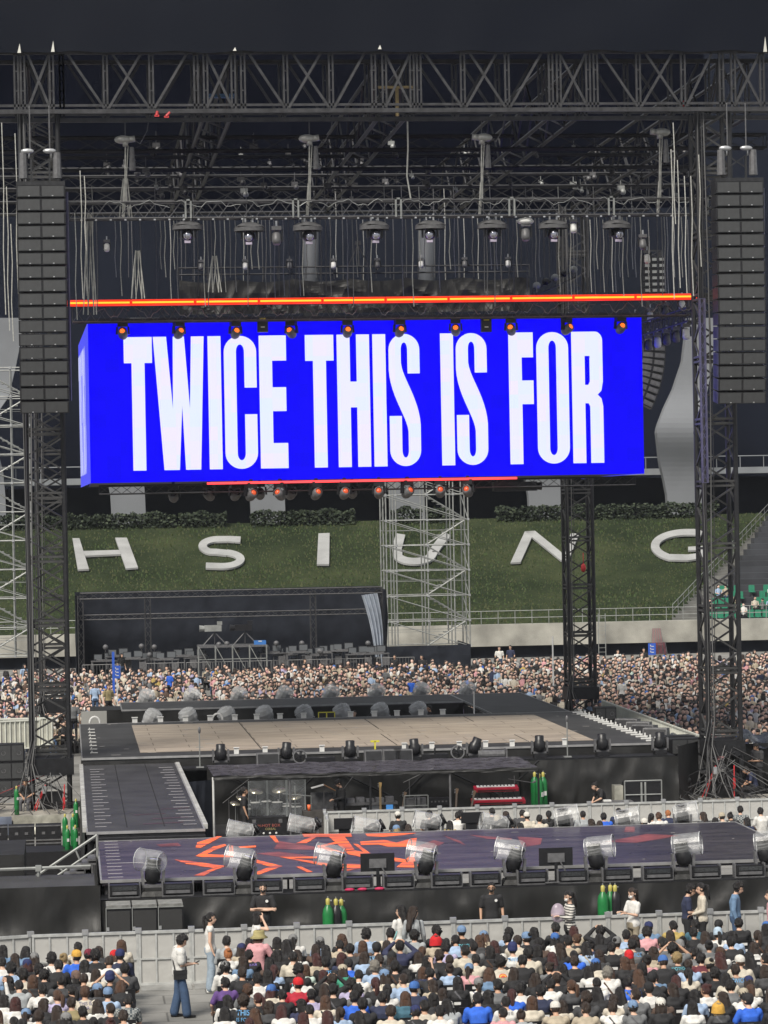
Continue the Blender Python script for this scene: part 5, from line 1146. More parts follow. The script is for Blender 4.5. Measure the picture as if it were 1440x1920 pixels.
# gas cylinders
def cyl():
    t=thing('gas_cylinder','','gas cylinder'); g=MB(); g.lathe((0,0,0),[(0,0),(.12,.0),(.13,.03),(.13,1.15),(.11,1.27),(.05,1.36),(.04,1.38)],14); g.obj('body',GREEN,t,smooth=True)
    g=MB(); g.lathe((0,0,1.36),[(.045,0),(.05,.05),(.05,.13),(.02,.16),(0,.16)],10); g.obj('cap',mat('yellow_cap',(.45,.40,.10),.4),t,smooth=True)
    g=MB(); g.tube((-.04,0,1.46),(.09,0,1.46),.02,n=6); g.tube((0,0,1.5),(0,0,1.56),.015,n=5); g.obj('valve',GALV,t); g=MB(); g.cbox((0,-.128,.85),(.1,.02,.14)); g.obj('paper_tag',WHT,t); return t
cy=cyl(); blkc=cyl(); cys=cyl()
g=MB(); g.box(-1.9,.25,83.4,85,.4,.98); g.box(-1.95,.3,83.35,85.05,.02,.4); tag(g.obj('case',PLAS,world=True),'flat black case under the green gas cylinders left of the catwalk','case')
for c_ in blkc.children:
    if c_.name.startswith('body'): c_.data=c_.data.copy(); c_.data.materials[0]=PLAS
for k,(px,y,lab,pr,z) in enumerate([(613,67.2,'green gas cylinder before the near stage skirt, left of the left group',cy,.03),(628,67.3,'black cylinder between two green gas cylinders before the near stage',blkc,.0),(638,67.45,'green gas cylinder right of the black cylinder before the near stage',cy,-.03),
  (1129,67.2,'green gas cylinder before the near stage skirt at right',cy,.12),(1143,67.4,'dark green gas cylinder leaning right of its green neighbour',cy,.1),(1152,67.35,'black cylinder right of the green gas cylinders',blkc,.1),
  (1005,96.9,'green gas cylinder right of the band canopy, left one',cy,.03),(1013,96.7,'green gas cylinder right of the band canopy, middle one',cy,0),(1021,96.9,'green gas cylinder right of the band canopy, right one',cy,.02),
  (123,84.4,'green gas cylinder left of the catwalk, back left',cys,1.0),(138,84.4,'green gas cylinder left of the catwalk, back right',cys,1.0),(127,83.9,'green gas cylinder left of the catwalk, front left',cys,.72),(142,83.9,'green gas cylinder left of the catwalk, front right',cys,.72),
  (33,97.3,'green gas cylinder with yellow top near the left tower platform',cys,.67),(144,96.2,'green gas cylinder between the left tower and the catwalk',cys,.3)]):
    p=onY(px,1600,y); put(pr,(p.x,y,z),rnd.uniform(0,1),lab,'gas cylinders around the stages',1.0 if y<80 else .62 if pr is cys else 1.05)
# subs before near stage at left
xa=onY(197,1700,67.4).x; xb=onY(343,1700,67.4).x; wd=(xb-xa)/3
for k in range(3):
    x=xa+wd*(k+.5); t=thing('subwoofer','black subwoofer cabinet standing before the near stage skirt, '+('left','middle','right')[k]+' of three','speaker',(x,67.3,.25),group='row of three subwoofers'); g=MB(); g.box(-wd/2+.01,wd/2-.01,-.4,.4,0,1.28); g.obj('case',PLAS,t)
    g=MB(); g.box(-wd/2+.04,wd/2-.04,-.42,-.402,.05,1.20); g.obj('grille',mat('sub_grille',(.03,.03,.03),.7,0,.2,40),t); g=MB(); g.box(-wd/2+.02,wd/2-.02,-.41,.38,1.283,1.33); g.obj('top_sheet',mat('pale_top',(.22,.22,.21),.7,0,.4,6),t); g=MB(); g.cbox((-wd/2+.05,-.43,.8),(.06,.02,.08)); g.obj('latch',ALU,t); g=MB(); g.box(-wd/2+.005,-wd/2+.025,-.43,-.40,0,1.28); g.box(-wd/2+.025,wd/2-.01,-.43,-.40,1.255,1.28); g.obj('edging',GALV,t)  # top sheet is paler than the cabinet
# ================================================================ band pit
CX0=onY(398,1500,94).x; CX1=onY(1003,1500,94).x; CZ=2.08
ct=thing('canopy','low black canopy with dusty plastic roof over the band pit','canopy',((CX0+CX1)/2,95,0))
g=MB(); g.grid(lambda u,v:Vector((CX0+(CX1-CX0)*u,93.2+4.2*v,CZ+.06*noise.noise(Vector((u*14,v*5,3)))+.03)),70,10); g.obj('roof_sheet',clear('dusty_plastic',(.16,.15,.18),.55,.3),ct,world=True,smooth=True)
g=MB(); drape(g,(CX0,93.15),(CX1,93.15),CZ-.09,CZ+.03,.03,.5,41,nv=3); g.obj('valance',CLOTH,ct,world=True)
g=MB(); g.box(CX0,CX1,93.18,93.24,CZ-.04,CZ+.01)
g.obj('front_rail',GREYP,ct,world=True)
for x,pm in ((CX0,WHT),(onY(545,1500,93).x,GREYP),(onY(696,1500,93).x,BLK),(onY(846,1500,93).x,GREYP),(CX1,BLK)):
    g=MB(); g.tube((x,93.2,0),(x,93.2,CZ),.035,n=6); g.obj('post',pm,ct,world=True)
g=MB(); drape(g,(CX0,97.35),(CX1,97.35),0,CZ,.1,1.0,43); g.obj('back_cloth',CLOTH,ct,world=True,smooth=True)
g=MB()
for x0 in (CX0+.3,CX0+4,CX0+7.5): g.tube((x0,97.1,CZ-.1),(x0+2.2,97.1,.9),.04,n=5); g.tube((x0+3.6,97.1,CZ-.1),(x0+2.4,97.1,.9),.04,n=5)
g.obj('brace',BLK,ct,world=True)
g=MB(); drape(g,(onY(345,1500,92).x,92.6),(CX0-.05,93.2),0,2.0,.10,.28,44); tag(g.obj('side_drape',CLOTHD,world=True,smooth=True),'black pleated drape left of the band canopy','drape')
g=MB(); g.box(CX0-.1,13.5,91.4,97.3,.02,.14); tag(g.obj('riser',DK,world=True),'low black riser floor of the band pit','riser')
FL=.145
def mic(loc,lab,h_=1.5,boom=.7,dz=.4,dirx=1):
    t=thing('microphone_stand',lab,'microphone stand',loc); g=MB(); g.tube((0,0,0),(0,0,h_),.013,n=5); 
    for a in (0,2.1,4.2): g.tube((0,0,.12),(.28*math.cos(a),.28*math.sin(a),0),.012,n=4)
    g.tube((-.2*dirx,0,h_-.1),(boom*dirx,0,h_+dz),.012,n=5); g.obj('stand',GREYP,t); g=MB(); g.tube((boom*dirx,0,h_+dz),(boom*dirx+.12*dirx,0,h_+dz+.05),.03,.035,8); g.obj('microphone',GREYP,t)
for k,(px,h_,bo,dz,dx) in enumerate([(445,1.35,.55,.45,1),(545,1.55,.5,.35,-1),(648,1.2,.4,.65,1),(770,1.5,.7,.3,1),(965,1.55,.6,-.25,1),(430,1.0,.4,.35,1)]):
    p=onY(px,1500,95); mic((p.x,95+.3*(k%2),FL),'microphone stand with a boom arm in the band pit, '+nth(k,6),h_,bo,dz,dx)
# drum kit
dk_=thing('drum_kit','drum kit with silver cymbals behind clear shield panels','drum kit',(onY(500,1500,94.6).x,94.8,FL))
DR=mat('drum_shell',(.10,.10,.11),.2,.5,.3,10); SK=mat('drum_skin',(.55,.55,.52),.5); CYM=mat('cymbal',(.55,.50,.38),.25,.9)
for (x,y,z,r,h_) in [(-.35,0,.75,.16,.2),(0,-.05,.78,.16,.2),(.35,0,.72,.18,.22),(.65,.1,.45,.2,.35),(-.65,.1,.6,.18,.14),(.95,.1,.42,.2,.35)]:
    g=MB(); g.lathe((x,y,z),[(r,0),(r,h_)],14); g.lathe((x,y,z+h_*.0),[(r+.01,0),(r+.012,.03)],14); dd=g.obj('drum',DR,dk_,smooth=True); g=MB(); g.lathe((x,y,z+h_),[(0,0),(r,0.002),(r+.012,-.02)],14); g.obj('drum_head',SK,dd)
g=MB(); M_=Matrix.Rotation(R_(90),3,'X'); g.lathe((0,-.1,.28),[(0,.2),(.27,.2),(.28,.18),(.28,-.2),(.0,-.2)],18,0,M_); g.obj('bass_drum',DR,dk_,smooth=True)
for (x,y,z,r,tl) in [(-.75,.2,1.1,.22,.2),(-.3,.3,1.3,.24,.15),(.45,.3,1.32,.25,-.2),(.95,.2,1.1,.25,-.2),(-1.0,0,.95,.18,.1)]:
    g=MB(); M_=Matrix.Rotation(tl,3,'Y')@Matrix.Rotation(R_(22),3,'X'); g.lathe((x,y,z),[(0.005,.03),(.05,.02),(r,-.015),(r,-.02),(.005,.015)],18,0,M_); cc_=g.obj('cymbal',CYM,dk_,smooth=True); g=MB(); g.tube((x,y,z),(x,y+.1,0),.013,n=5); g.obj('cymbal_stand',ALU,cc_)
g=MB(); 
for x in (-.5,-.2,.1,.4,.7): g.tube((x,.2,1.0),(x+.12,.2,.2),.02,n=5)
g.tube((-.9,.2,.85),(1.1,.2,.85),.025,n=6); g.obj('rack',ALU,dk_)
sh=thing('drum_shield','row of clear acrylic panels in front of the drum kit','shield',(dk_.location.x,93.9,FL+.5)); gl=clear('acrylic',(.7,.74,.76),.10,.05); x0=onY(466,1500,93.9).x
for k in range(3):
    g=MB(); w_=.60; g.box(x0+k*.62,x0+k*.62+w_,93.9,93.915,FL+.55,FL+1.72); o=g.obj('panel',gl,sh,world=True); g=MB()
    for xx in (x0+k*.62,x0+k*.62+w_-.012): g.box(xx-.008,xx+.014,93.895,93.92,FL+.55,FL+1.72)
    g.obj('edge',mat('acrylic_edge',(.28,.30,.30),.3),o,world=True)
cs=thing('flight_case','large black flight case with small painted lettering before the drum kit','case',(onY(500,1560,93.5).x,93.4,FL)); g=MB(); g.box(-.62,.62,-.3,.3,0,.62); g.obj('case',PLAS,cs); g=MB()
for s in (-1,1): g.cbox((s*.42,-.31,.5),(.12,.02,.12))
g.obj('handle',GREYP,cs)
def text(body,size,mm,parent,loc,rot=(R_(90),0,0),name='lettering',sx=1,label=None,ext=.002):
    cu=bpy.data.curves.new('t','FONT'); cu.body=body; cu.size=size; cu.align_x='CENTER'; cu.align_y='CENTER'; cu.extrude=ext; cu.resolution_u=3
    o=bpy.data.objects.new('t',cu); C.objects.link(o); dg=bpy.context.evaluated_depsgraph_get(); me=bpy.data.meshes.new_from_object(o.evaluated_get(dg)); bpy.data.objects.remove(o)
    me.materials.clear(); me.materials.append(mm); q=bpy.data.objects.new(name,me); C.objects.link(q); q.parent=parent; q.location=loc; q.rotation_euler=rot; q.scale=(sx,1,1)
    if label: q['label']=label
    return q
text('H-HOT BOX',.13,mat('red_print',(.35,.10,.08),.6),cs,(.05,-.312,.36)); text('CEREAL',.10,mat('yellow_print',(.35,.30,.14),.6),cs,(.1,-.312,.25))
g=MB()
for k in range(3): g.ell((-.12+.2*k,-.312,.12),(.035,.01,.035),8,6)
g.cbox((.22,-.312,.03),(.34,.01,.025)); g.obj('sticker',WHT,cs)
t=thing('truss_stand','dark upright stands with clamps right of the drum shield','stand',(onY(560,1500,94).x,94.2,FL)); g=MB()
for x,h_ in ((-.1,1.5),(.22,1.2),(.42,1.15)):
    g.tube((x,0,0),(x,0,h_),.022,n=6)
    for z in (.3,.6,.9): g.ell((x,0,z),(.035,.035,.03),6,5)
g.tube((-.5,0,1.25),(.42,0,1.15),.022,n=5); g.obj('tube',GALV,t)
t=thing('table_case','dark road case carrying an orange cup in the band pit','case',(onY(600,1540,93).x,93.6,FL)); g=MB(); g.box(-.5,.5,-.3,.3,0,.75); g.obj('case',mat('dusty_case',(.06,.055,.05),.6,0,.3,5),t); g=MB(); g.cbox((0,-.31,.45),(.16,.02,.12)); g.obj('handle',GREYP,t)
g=MB(); g.lathe((0,0,0),[(0,0),(.045,0),(.06,.19),(0.001,.19)],12); o=g.obj('cup',mat('orange_cup',(.8,.16,.05),.5,0,.1,5),smooth=True); o.location=(onY(580,1520,93.4).x,93.5,FL+.755); tag(o,'orange paper cup standing on a dark road case','cup')
# music desk / DJ table with keyboards
t=thing('keyboard_stand','desk with mixing gear and a music stand near the left band member','desk',(onY(640,1500,95).x+.35,95.3,FL)); g=MB(); g.box(-.6,1.5,-.25,.25,.72,.8)
for x in (-.5,1.4): g.box(x-.03,x+.03,-.2,.2,0,.72)
g.obj('table',GREYP,t); g=MB()
for k in range(6): g.cbox((-.35+.32*k,0,.86),(.26,.36,.1+.05*(k%3)))
g.obj('mixer',mat('gear_grey',(.16,.16,.17),.4,.2,.4,9),t); g=MB(); g.cbox((-.95,0,.85),(.75,.06,.6)); g.obj('monitor',GREYP,t)
t=thing('music_stand','music stand holding an open white booklet in the band pit','music stand',(onY(590,1480,95).x+.3,95,FL)); g=MB(); g.tube((0,0,0),(0,0,1.35),.015,n=5); g.tube((0,0,.1),(.25,-.1,0),.012,n=4); g.tube((0,0,.1),(-.25,-.1,0),.012,n=4); g.obj('stand',GREYP,t)
g=MB(); M_=Matrix.Rotation(R_(-14),4,'Y'); M_.translation=Vector((0,0,1.42)); g.box(-.42,.0,-.12,.2,0,.02,0,M_); M2_=Matrix.Rotation(R_(28),4,'Y'); M2_.translation=Vector((0,0,1.42)); g.box(0,.42,-.12,.2,0,.02,1,M2_); g.obj('booklet',[WHT,mat('brown_wood',(.30,.15,.06),.5,0,.3,6)],t)
def guitar(px,y,lab,col,neck,h_=1.05,lean=0,k=0):
    p=onY(px,1500,y); t=thing('guitar',lab,'guitar',(p.x,y,FL)); M_=Matrix.Rotation(R_(lean),4,'Y')
    g=MB(); pts=[(.0,.12),(.13,.14),(.17,.22),(.12,.32),(.15,.42),(.10,.50),(.03,.47),(-.03,.47),(-.10,.52),(-.14,.42),(-.12,.32),(-.17,.22),(-.13,.14)]
    g.prism([M_@Vector((x,-.03,z)) for x,z in pts],(0,.05,0)); g.obj('body',mat(col[0],col[1],.25,0,.2,5),t)
    g=MB(); g.box(-.03,.03,-.045,-.02,.46,h_,0,M_); g.prism([M_@Vector(q) for q in ((-.03,-.05,h_),(.03,-.05,h_),(.06,-.05,h_+.17),(-.04,-.05,h_+.19))],(0,.02,0)); g.obj('neck',mat(neck[0],neck[1],.4,0,.2,8),t)
    g=MB()
    for i in range(3): g.cbox(tuple(M_@Vector((-.06,-.04,h_+.04+.05*i))),(.03,.02,.02))
    for x in (-.015,0,.015): g.tube(M_@Vector((x,-.05,.25)),M_@Vector((x,-.05,h_+.03)),.003,n=3)
    g.obj('tuner',ALU,t); g=MB(); g.tube((-.15,.1,0),(0,.05,.45),.012,n=4); g.tube((.15,.1,0),(0,.05,.45),.012,n=4); g.tube((-.15,-.12,.02),(.15,-.12,.02),.012,n=4); g.obj('stand',BLK,t)
guitar(713,94.2,'electric guitar with a pale maple neck on a stand in the band pit',('sunburst',(.30,.14,.04)),('maple',(.55,.36,.14)),1.35)
guitar(748,94.6,'dark guitar with a slim brown neck leaning right beside the metal frame',('dark_wood',(.05,.03,.02)),('brown_neck',(.22,.15,.10)),1.0,10)
guitar(852,94.6,'dark guitar with a brown neck standing upright left of the red keyboards',('dark_wood',(0,0,0)),('brown_neck',(0,0,0)),1.05,4)
guitar(876,94.5,'dark bass leaning right next to the red keyboards',('black_body',(.02,.02,.02)),('brown_neck',(0,0,0)),1.0,12)
t=thing('amplifier','small grey amplifier with a blue lit panel behind the pale guitar','amplifier',(onY(722,1500,95.4).x,95.4,FL)); g=MB(); g.box(-.7,.4,-.2,.2,.0,.75); g.obj('case',GREYP,t); g=MB(); g.cbox((.12,-.21,.62),(.22,.02,.16)); g.obj('display',mat('blue_display',(.05,.2,.4),.3,emit=(.1,.35,.8),es=.6),t); g=MB(); g.cbox((-.35,-.21,.62),(.4,.02,.16)); g.obj('control_panel',ALU,t)
t=thing('gear_rack','grey metal rack frame holding dark gear in the middle of the band pit','rack',(onY(781,1500,94.3).x,94.4,FL)); g=MB(); w2=.38
for x in (-w2*1.0,w2*1.0): g.tube((x*1.02,0,.0),(x*1.02,0,1.05),.022,n=6)
for z in (1.05,.72,.35): g.tube((-w2,0,z),(w2,0,z),.02,n=6)
g.cbox((0,0,.32),(.9,.3,.05)); g.obj('frame',GALV,t); g=MB(); g.box(-.04,.0,.02,.3,.38,1.02); g.box(.04,.14,.02,.3,.38,1.02); g.box(-.34,.34,.1,.4,.38,.95); g.obj('gear',GREYP,t)
t=thing('amplifier','dark guitar amplifier stack right of the metal rack frame','amplifier',(onY(825,1500,95.2).x,95.3,FL)); g=MB(); g.box(-.42,.42,-.2,.2,0,.62); g.box(-.38,.3,-.16,.16,.63,.88); g.obj('case',PLAS,t); g=MB()
for i in range(5): g.cbox((-.28+.12*i,-.17,.76),(.05,.02,.05))
g.cbox((0,-.21,.3),(.74,.02,.5)); g.obj('front',GREYP,t)
REDK=mat('red_keyboard',(.42,.02,.04),.3,0,.15,5)
for k,(z,w_,lab) in enumerate([(1.12,1.45,'red keyboard on the upper tier of the keyboard stand'),(.72,1.75,'longer red keyboard on the lower tier of the keyboard stand')]):
    t=thing('keyboard',lab,'keyboard',(onY(930+k*3,1490,94.8).x,94.8-.1*k,FL+z)); M_=Matrix.Rotation(R_(14),4,'X'); g=MB(); g.box(-w_/2,w_/2,-.18,.18,0,.1,0,M_); g.obj('case',REDK,t)
    g=MB(); g.box(-w_/2+.1,w_/2-.1,-.02,.17,.103,.112,0,M_); g.obj('keys',WHT,t); g=MB()
    for i in range(10): g.box(-w_/2+.18+i*(w_-.3)/10,-w_/2+.22+i*(w_-.3)/10,.05,.17,.113,.125,0,M_)
    g.box(-w_/2+.1,w_/2-.1,-.185,-.181,.02,.06,0,M_); g.obj('black_keys',PLAS,t)
t=thing('keyboard_stand','black two tier stand under the red keyboards','stand',(onY(932,1490,94.9).x,94.9,FL)); g=MB()
for x in (-.7,-.25,.25,.7): g.tube((x,-.1,0),(x*.8,.1,1.15),.02,n=5); g.tube((x,.2,0),(x*.8,-.1,.72),.02,n=5)
for z in (.68,1.08): g.tube((-.75,0,z),(.75,0,z),.022,n=5)
g.obj('frame',BLK,t)
# gear before the right skirt
t=thing('speaker_rack','black framed double speaker rack in front of the right black cloth','speaker',(onY(1203,1480,96).x,96,.14)); g=MB(); g.box(-.6,.6,-.25,.3,.3,1.15); g.obj('case',PLAS,t); g=MB()
for x in (-.62,.62): g.tube((x,-.28,.1),(x,-.28,1.2),.022,n=5)
for z in (1.2,.74,.28): g.tube((-.62,-.28,z),(.62,-.28,z),.022,n=5)
g.box(-.09,-.03,-.29,-.26,.3,1.15); g.box(.04,.1,-.29,-.26,.3,1.15); g.obj('frame',GALV,t); g=MB(); g.box(-.5,1.0,-.7,-.3,.1,.25); g.obj('pale_case',mat('pale_case',(.40,.42,.44),.5,0,.3,5),t); g=MB(); g.box(-.95,-.66,-.2,.3,0,1.05); g.obj('silver_side',mat('silver_tarp',(0,0,0)),t)
t=thing('sound_desk','small dark table in front of the crouching crew member','table',(onY(1160,1500,95).x,95.3,.14)); g=MB(); g.box(-.5,.5,-.3,.3,.55,.6); 
for x in (-.45,.45): g.box(x-.02,x+.02,-.25,.25,0,.55)
g.obj('table',GREYP,t); g=MB(); g.cbox((-.35,-.1,.63),(.25,.2,.05)); g.obj('paper',WHT,t)
# ================================================================ crowd barriers
BARP=mat('barrier_sheet',(.33,.33,.32),.5,.3,.3,2.5,.15,6); BARF=mat('barrier_frame',(.66,.67,.65),.42,.5,.2,6); BMESH=clear('barrier_mesh',(.52,.515,.49),.88,.5,.92,1.05)
def barrier(name='crowd_barrier',w_=1.17,h_=1.2,foot=True):
    t=thing(name,'','barrier'); g=MB(); w2=w_/2
    g.box(-w2,-w2+.05,-.025,.025,0,h_); g.box(w2-.05,w2,-.025,.025,0,h_); g.box(-w2,w2,-.035,.035,h_-.04,h_+.02); g.box(-w2,w2,-.028,.0,h_*.5-.02,h_*.5+.02); g.box(-w2,w2,-.03,.03,.02,.07)
    for f in (.33,.66): x=-w2+w_*f; g.box(x-.02,x+.02,-.024,-.002,.07,h_-.04)
    g.obj('frame',BARF,t); g=MB(); g.box(-w2+.05,w2-.05,.004,.012,.07,h_-.04); g.obj('panel',BMESH,t); g=MB(); g.box(w2-.07,w2+.07,-.05,.05,h_-.02,h_+.09); g.obj('clamp',ALU,t)
    if foot: g=MB(); g.box(-w2+.03,w2-.03,-.75,-.03,.0,.02); g.obj('foot_plate',BARP,t)
    return t
cb=barrier()
x=onY(60,1750,65.2).x+.58; k=0; nb=17
while k<nb:
    put(cb,(x+1.172*k,65.2,0),0,'grey metal barrier panel behind the near audience, '+nth(k,nb),'front crowd barriers'); k+=1
for k in range(2): put(cb,(onY(60,1750,65.2).x-.6-k*1.1,65.2-.12-.25*k,0),.24,'grey barrier panel at the angled left end, %s from the bend'%ORD[k],'front crowd barriers')
x0=onY(612,1515,90).x
nb=13
for k in range(nb): put(cb,(x0+.58+1.172*k,90,0),0,'grey barrier panel behind the middle audience, '+nth(k,nb),'middle crowd barriers')
ob=barrier('fence_panel',1.2,1.2,False); 
for k in range(2): put(ob,(x0-.1-.05*k,90-.62-1.2*k,0),math.pi/2-.06,'pale barrier panel at the left end of the middle row, %s'%('rear one','front one')[k],'middle side barriers')
# right side slatted barrier
sb_=thing('slatted_barrier','','barrier'); g=MB(); w_=2.2
g.box(-w_/2,w_/2,-.03,.03,1.1,1.16); g.box(-w_/2,w_/2,-.03,.03,.05,.1)
for i in range(12): x=-w_/2+.05+i*(w_-.1)/11; g.tube((x,0,.1),(x,0,1.1),.022,n=5)
g.obj('bars',mat('pale_bars',(.75,.76,.68),.45,.1,.1,5),sb_); g=MB(); g.box(-w_/2,w_/2,.03,.04,.1,1.1); g.obj('backing_sheet',mat('pale_sheet',(.50,.50,.43),.7,0,.2,2),sb_)
A=onZ(1128,1312,2.15); B_=onZ(1332,1386,2.15); d_=(B_-A); n=max(4,int(d_.length/2.2)); rz=math.atan2(d_.y,d_.x)
for k in range(n):
    p=A.lerp(B_,(k+.5)/n); put(sb_,(p.x,p.y,1.0),rz,'pale slatted barrier right of the tan stage, %s from the back'%ORD[k],'slatted barriers right of the tan stage')
for k,(px,py,y) in enumerate([(48,1372,118),(24,1378,112)]):
    p=onY(px,py,y); put(sb_,(p.x,y,p.z-.6),.3*k,'pale slatted barrier panel in the far left crowd, %s one'%('rear','front')[k],'slatted barriers at left')
# low steel fences at the rear of the crowd
fb=thing('pedestrian_fence','','fence'); g=MB(); g.tube((-1.1,0,1.05),(1.1,0,1.05),.022,n=5); g.tube((-1.1,0,.2),(1.1,0,.2),.022,n=5); g.tube((-1.1,0,0),(-1.1,0,1.05),.022,n=5); g.tube((1.1,0,0),(1.1,0,1.05),.022,n=5)
for i in range(12): x=-.95+i*.172; g.tube((x,0,.2),(x,0,1.05),.012,n=4)
g.obj('bars',mat('fence_steel',(.20,.20,.20),.5,.3,.2,4),fb)
for k,px in enumerate([190,310,385,430,505,545,615,655,742]):
    y=171; p=onY(px,1250,y); put(fb,(p.x,y,.8),0,'grey steel crowd fence before the technical area, '+nth(k,9),'steel fences before the technical area')
# ================================================================ technical area in front of the backdrop
YQ=173
t=thing('camera_platform','dark scaffold platform carrying two camera tripods behind the far crowd','platform',(onY(435,1250,YQ).x,YQ,0)); xa=onY(372,1220,YQ).x; xb=onY(500,1220,YQ).x; zt=onY(435,1210,YQ).z; g=MB()
g.box(xa,xb,YQ,YQ+2,zt-.12,zt); g.obj('deck',GREYP,t,world=True); g=MB()
for i in range(5): x=xa+(xb-xa)*i/4; g.tube((x,YQ,0),(x,YQ,zt),.045,n=5); 
for i in range(4): x=xa+(xb-xa)*i/4; g.tube((x,YQ,zt),(x+(xb-xa)/4,YQ,0.8),.03,n=4)
g.tube((xa,YQ-.05,zt-.8),(xb,YQ-.05,zt-.8),.03,n=4)
g.obj('frame',GALV,t,world=True)
for k,(px,col) in enumerate(((403,WHT),(460,GREYP))):
    p=onY(px,1211,YQ+.8); t=thing('broadcast_camera',('pale large camera on a tripod on the left of the scaffold platform','dark camera on a tripod on the right of the scaffold platform')[k],'camera',(p.x,YQ+.8,zt)); g=MB()
    for s in (-1,0,1): g.tube((0,0,.75),(s*.7,.3 if s==0 else -.1,0),.035,n=5)
    g.obj('tripod',GREYP,t); g=MB(); g.cbox((-.1,0,1.0),(1.0,.4,.36)); g.tube((-.6,0,1.0),(-.9,0,1.0),.16,.2,10); g.cbox((.3,0,1.3),(.3,.2,.2)); g.obj('camera_body',GALV if k==0 else PLAS,t)
desk=thing('control_desk','','desk'); g=MB(); g.box(-.75,.75,-.3,.3,.7,.76)
for x in (-.7,.7): g.box(x-.03,x+.03,-.25,.25,0,.7)
g.obj('table',GREYP,desk); g=MB(); g.cbox((-.35,0,.98),(.5,.06,.34)); g.cbox((.3,.05,1.02),(.55,.06,.4)); g.obj('monitor',PLAS,desk); g=MB(); g.cbox((-.35,-.035,.98),(.44,.01,.28)); g.cbox((.3,.01,1.02),(.48,.01,.32)); g.obj('screen',mat('grey_screen',(.13,.14,.15),.3),desk); g=MB(); g.cbox((0,-.15,.8),(.9,.2,.08)); g.cbox((.55,-.2,.3),(.4,.3,.5)); g.obj('console',GREYP,desk)
pxs=[195,222,250,285,312,345,368,510,535,560,590,618,645,672,690,706]
for k,px in enumerate(pxs):
    y=173+rnd.uniform(0,1.5); p=onY(px,1240,y); put(desk,(p.x,y,1.15+rnd.uniform(0,.35)),rnd.uniform(-.2,.2),'dark control desk with monitors behind the far crowd, '+nth(k,len(pxs)),'control desks in the technical area')
lc=MB(); lc.ell((0,0,.3),(.16,.16,.16),8,6); lc.tube((0,0,0),(0,0,.3),.03,n=5); lcm=lc.mesh('desk_lamp',GREYP,True)
for k in range(14):
    px=rnd.uniform(180,710); y=173.5; p=onY(px,rnd.uniform(1213,1238),y); o=bpy.data.objects.new('desk_lamp',lcm); C.objects.link(o); o.location=p; tag(o,'small pale lamp on the technical desks','lamp','small lamps on the technical desks')
rs=sorted([o for o in bpy.data.objects if o.name.startswith('desk_lamp')],key=lambda o:o.location.x)
for k,o in enumerate(rs): o['label']+=', %s from the left'%ordw(k)
t=thing('blue_case','small blue case on the camera platform','case',(onY(488,1206,YQ).x,YQ+.3,zt)); g=MB(); g.cbox((0,0,.12),(.7,.3,.24)); g.obj('body',mat('blue_case_paint',(.05,.18,.5),.4),t); g=MB(); g.cbox((0,-.16,.2),(.2,.02,.05)); g.obj('handle',WHT,t)
# blue pole signs
for k,(px,y0,y1,yy) in enumerate([(219,1248,1272,140),(212,1222,1300,142),(1222,1206,1228,166)]):
    p=onY(px,y0,yy); q=onY(px,y1,yy); t=thing('pole_sign',('blue vertical sign on a pole at the left of the far crowd','narrow blue banner on a pole left of the other blue sign','blue and white sign on a pole at the right of the far crowd')[k],'sign',(p.x,yy,0)); g=MB(); g.tube((p.x,yy,0.3),(p.x,yy,p.z),.03,n=5); g.obj('pole',WHT,t,world=True)
    wd=(.16,.06,.22)[k]; g=MB(); g.box(p.x-wd,p.x+wd,yy-.05,yy-.032,q.z,p.z); g.obj('board',mat('sign_blue',(.04,.12,.55),.4),t,world=True)
    if k!=1:
        g=MB(); h_=p.z-q.z
        for i in range(3): z=q.z+h_*(.2+.25*i); g.box(p.x-wd*.5,p.x+wd*.5,yy-.058,yy-.051,z,z+h_*.06); g.box(p.x-wd*.5,p.x-wd*.25,yy-.058,yy-.051,z,z+h_*.16)
        g.obj('lettering',WHT,t,world=True)
# red streamers at the wall
g=MB(); p=onY(1232,1178,SLY0-2.2)
for k in range(13):
    x=p.x-.35+k*.05; g.path([(x,p.y,p.z),(x+.02*k-.1,p.y-.2,p.z-1.2),(x+.03*k-.15,p.y-.5,.9),(x+.04*k-.2,p.y-.8,.1)],.018,4,k%3 and 1 or 0)
tag(g.obj('streamer',[mat('grey_streamer',(.12,.11,.12),.7),mat('red_streamer',(.22,.06,.08),.6)],world=True),'bundle of dull red and grey streamers hanging over the retaining wall','streamers')
g=MB(); 
for s in (-.25,.25): g.tube((s,0,0),(s,0,3.0),.03,n=5)
for i in range(9): g.tube((-.25,0,.3+.3*i),(.25,0,.3+.3*i),.02,n=4)
o=g.obj('ladder',GALV); o.location=(onY(1128,1200,SLY0-2).x,SLY0-2.2,0); tag(o,'grey metal ladder leaning on the retaining wall','ladder')
g=MB(); g.tube((0,0,0),(0,0,2.6),.04,n=6); g.cbox((0,0,1.2),(.12,.12,.1)); o=g.obj('pole',WHT); o.location=(onY(1037,1250,150).x,150,1.2); tag(o,'thin white pole standing in the far crowd','pole')
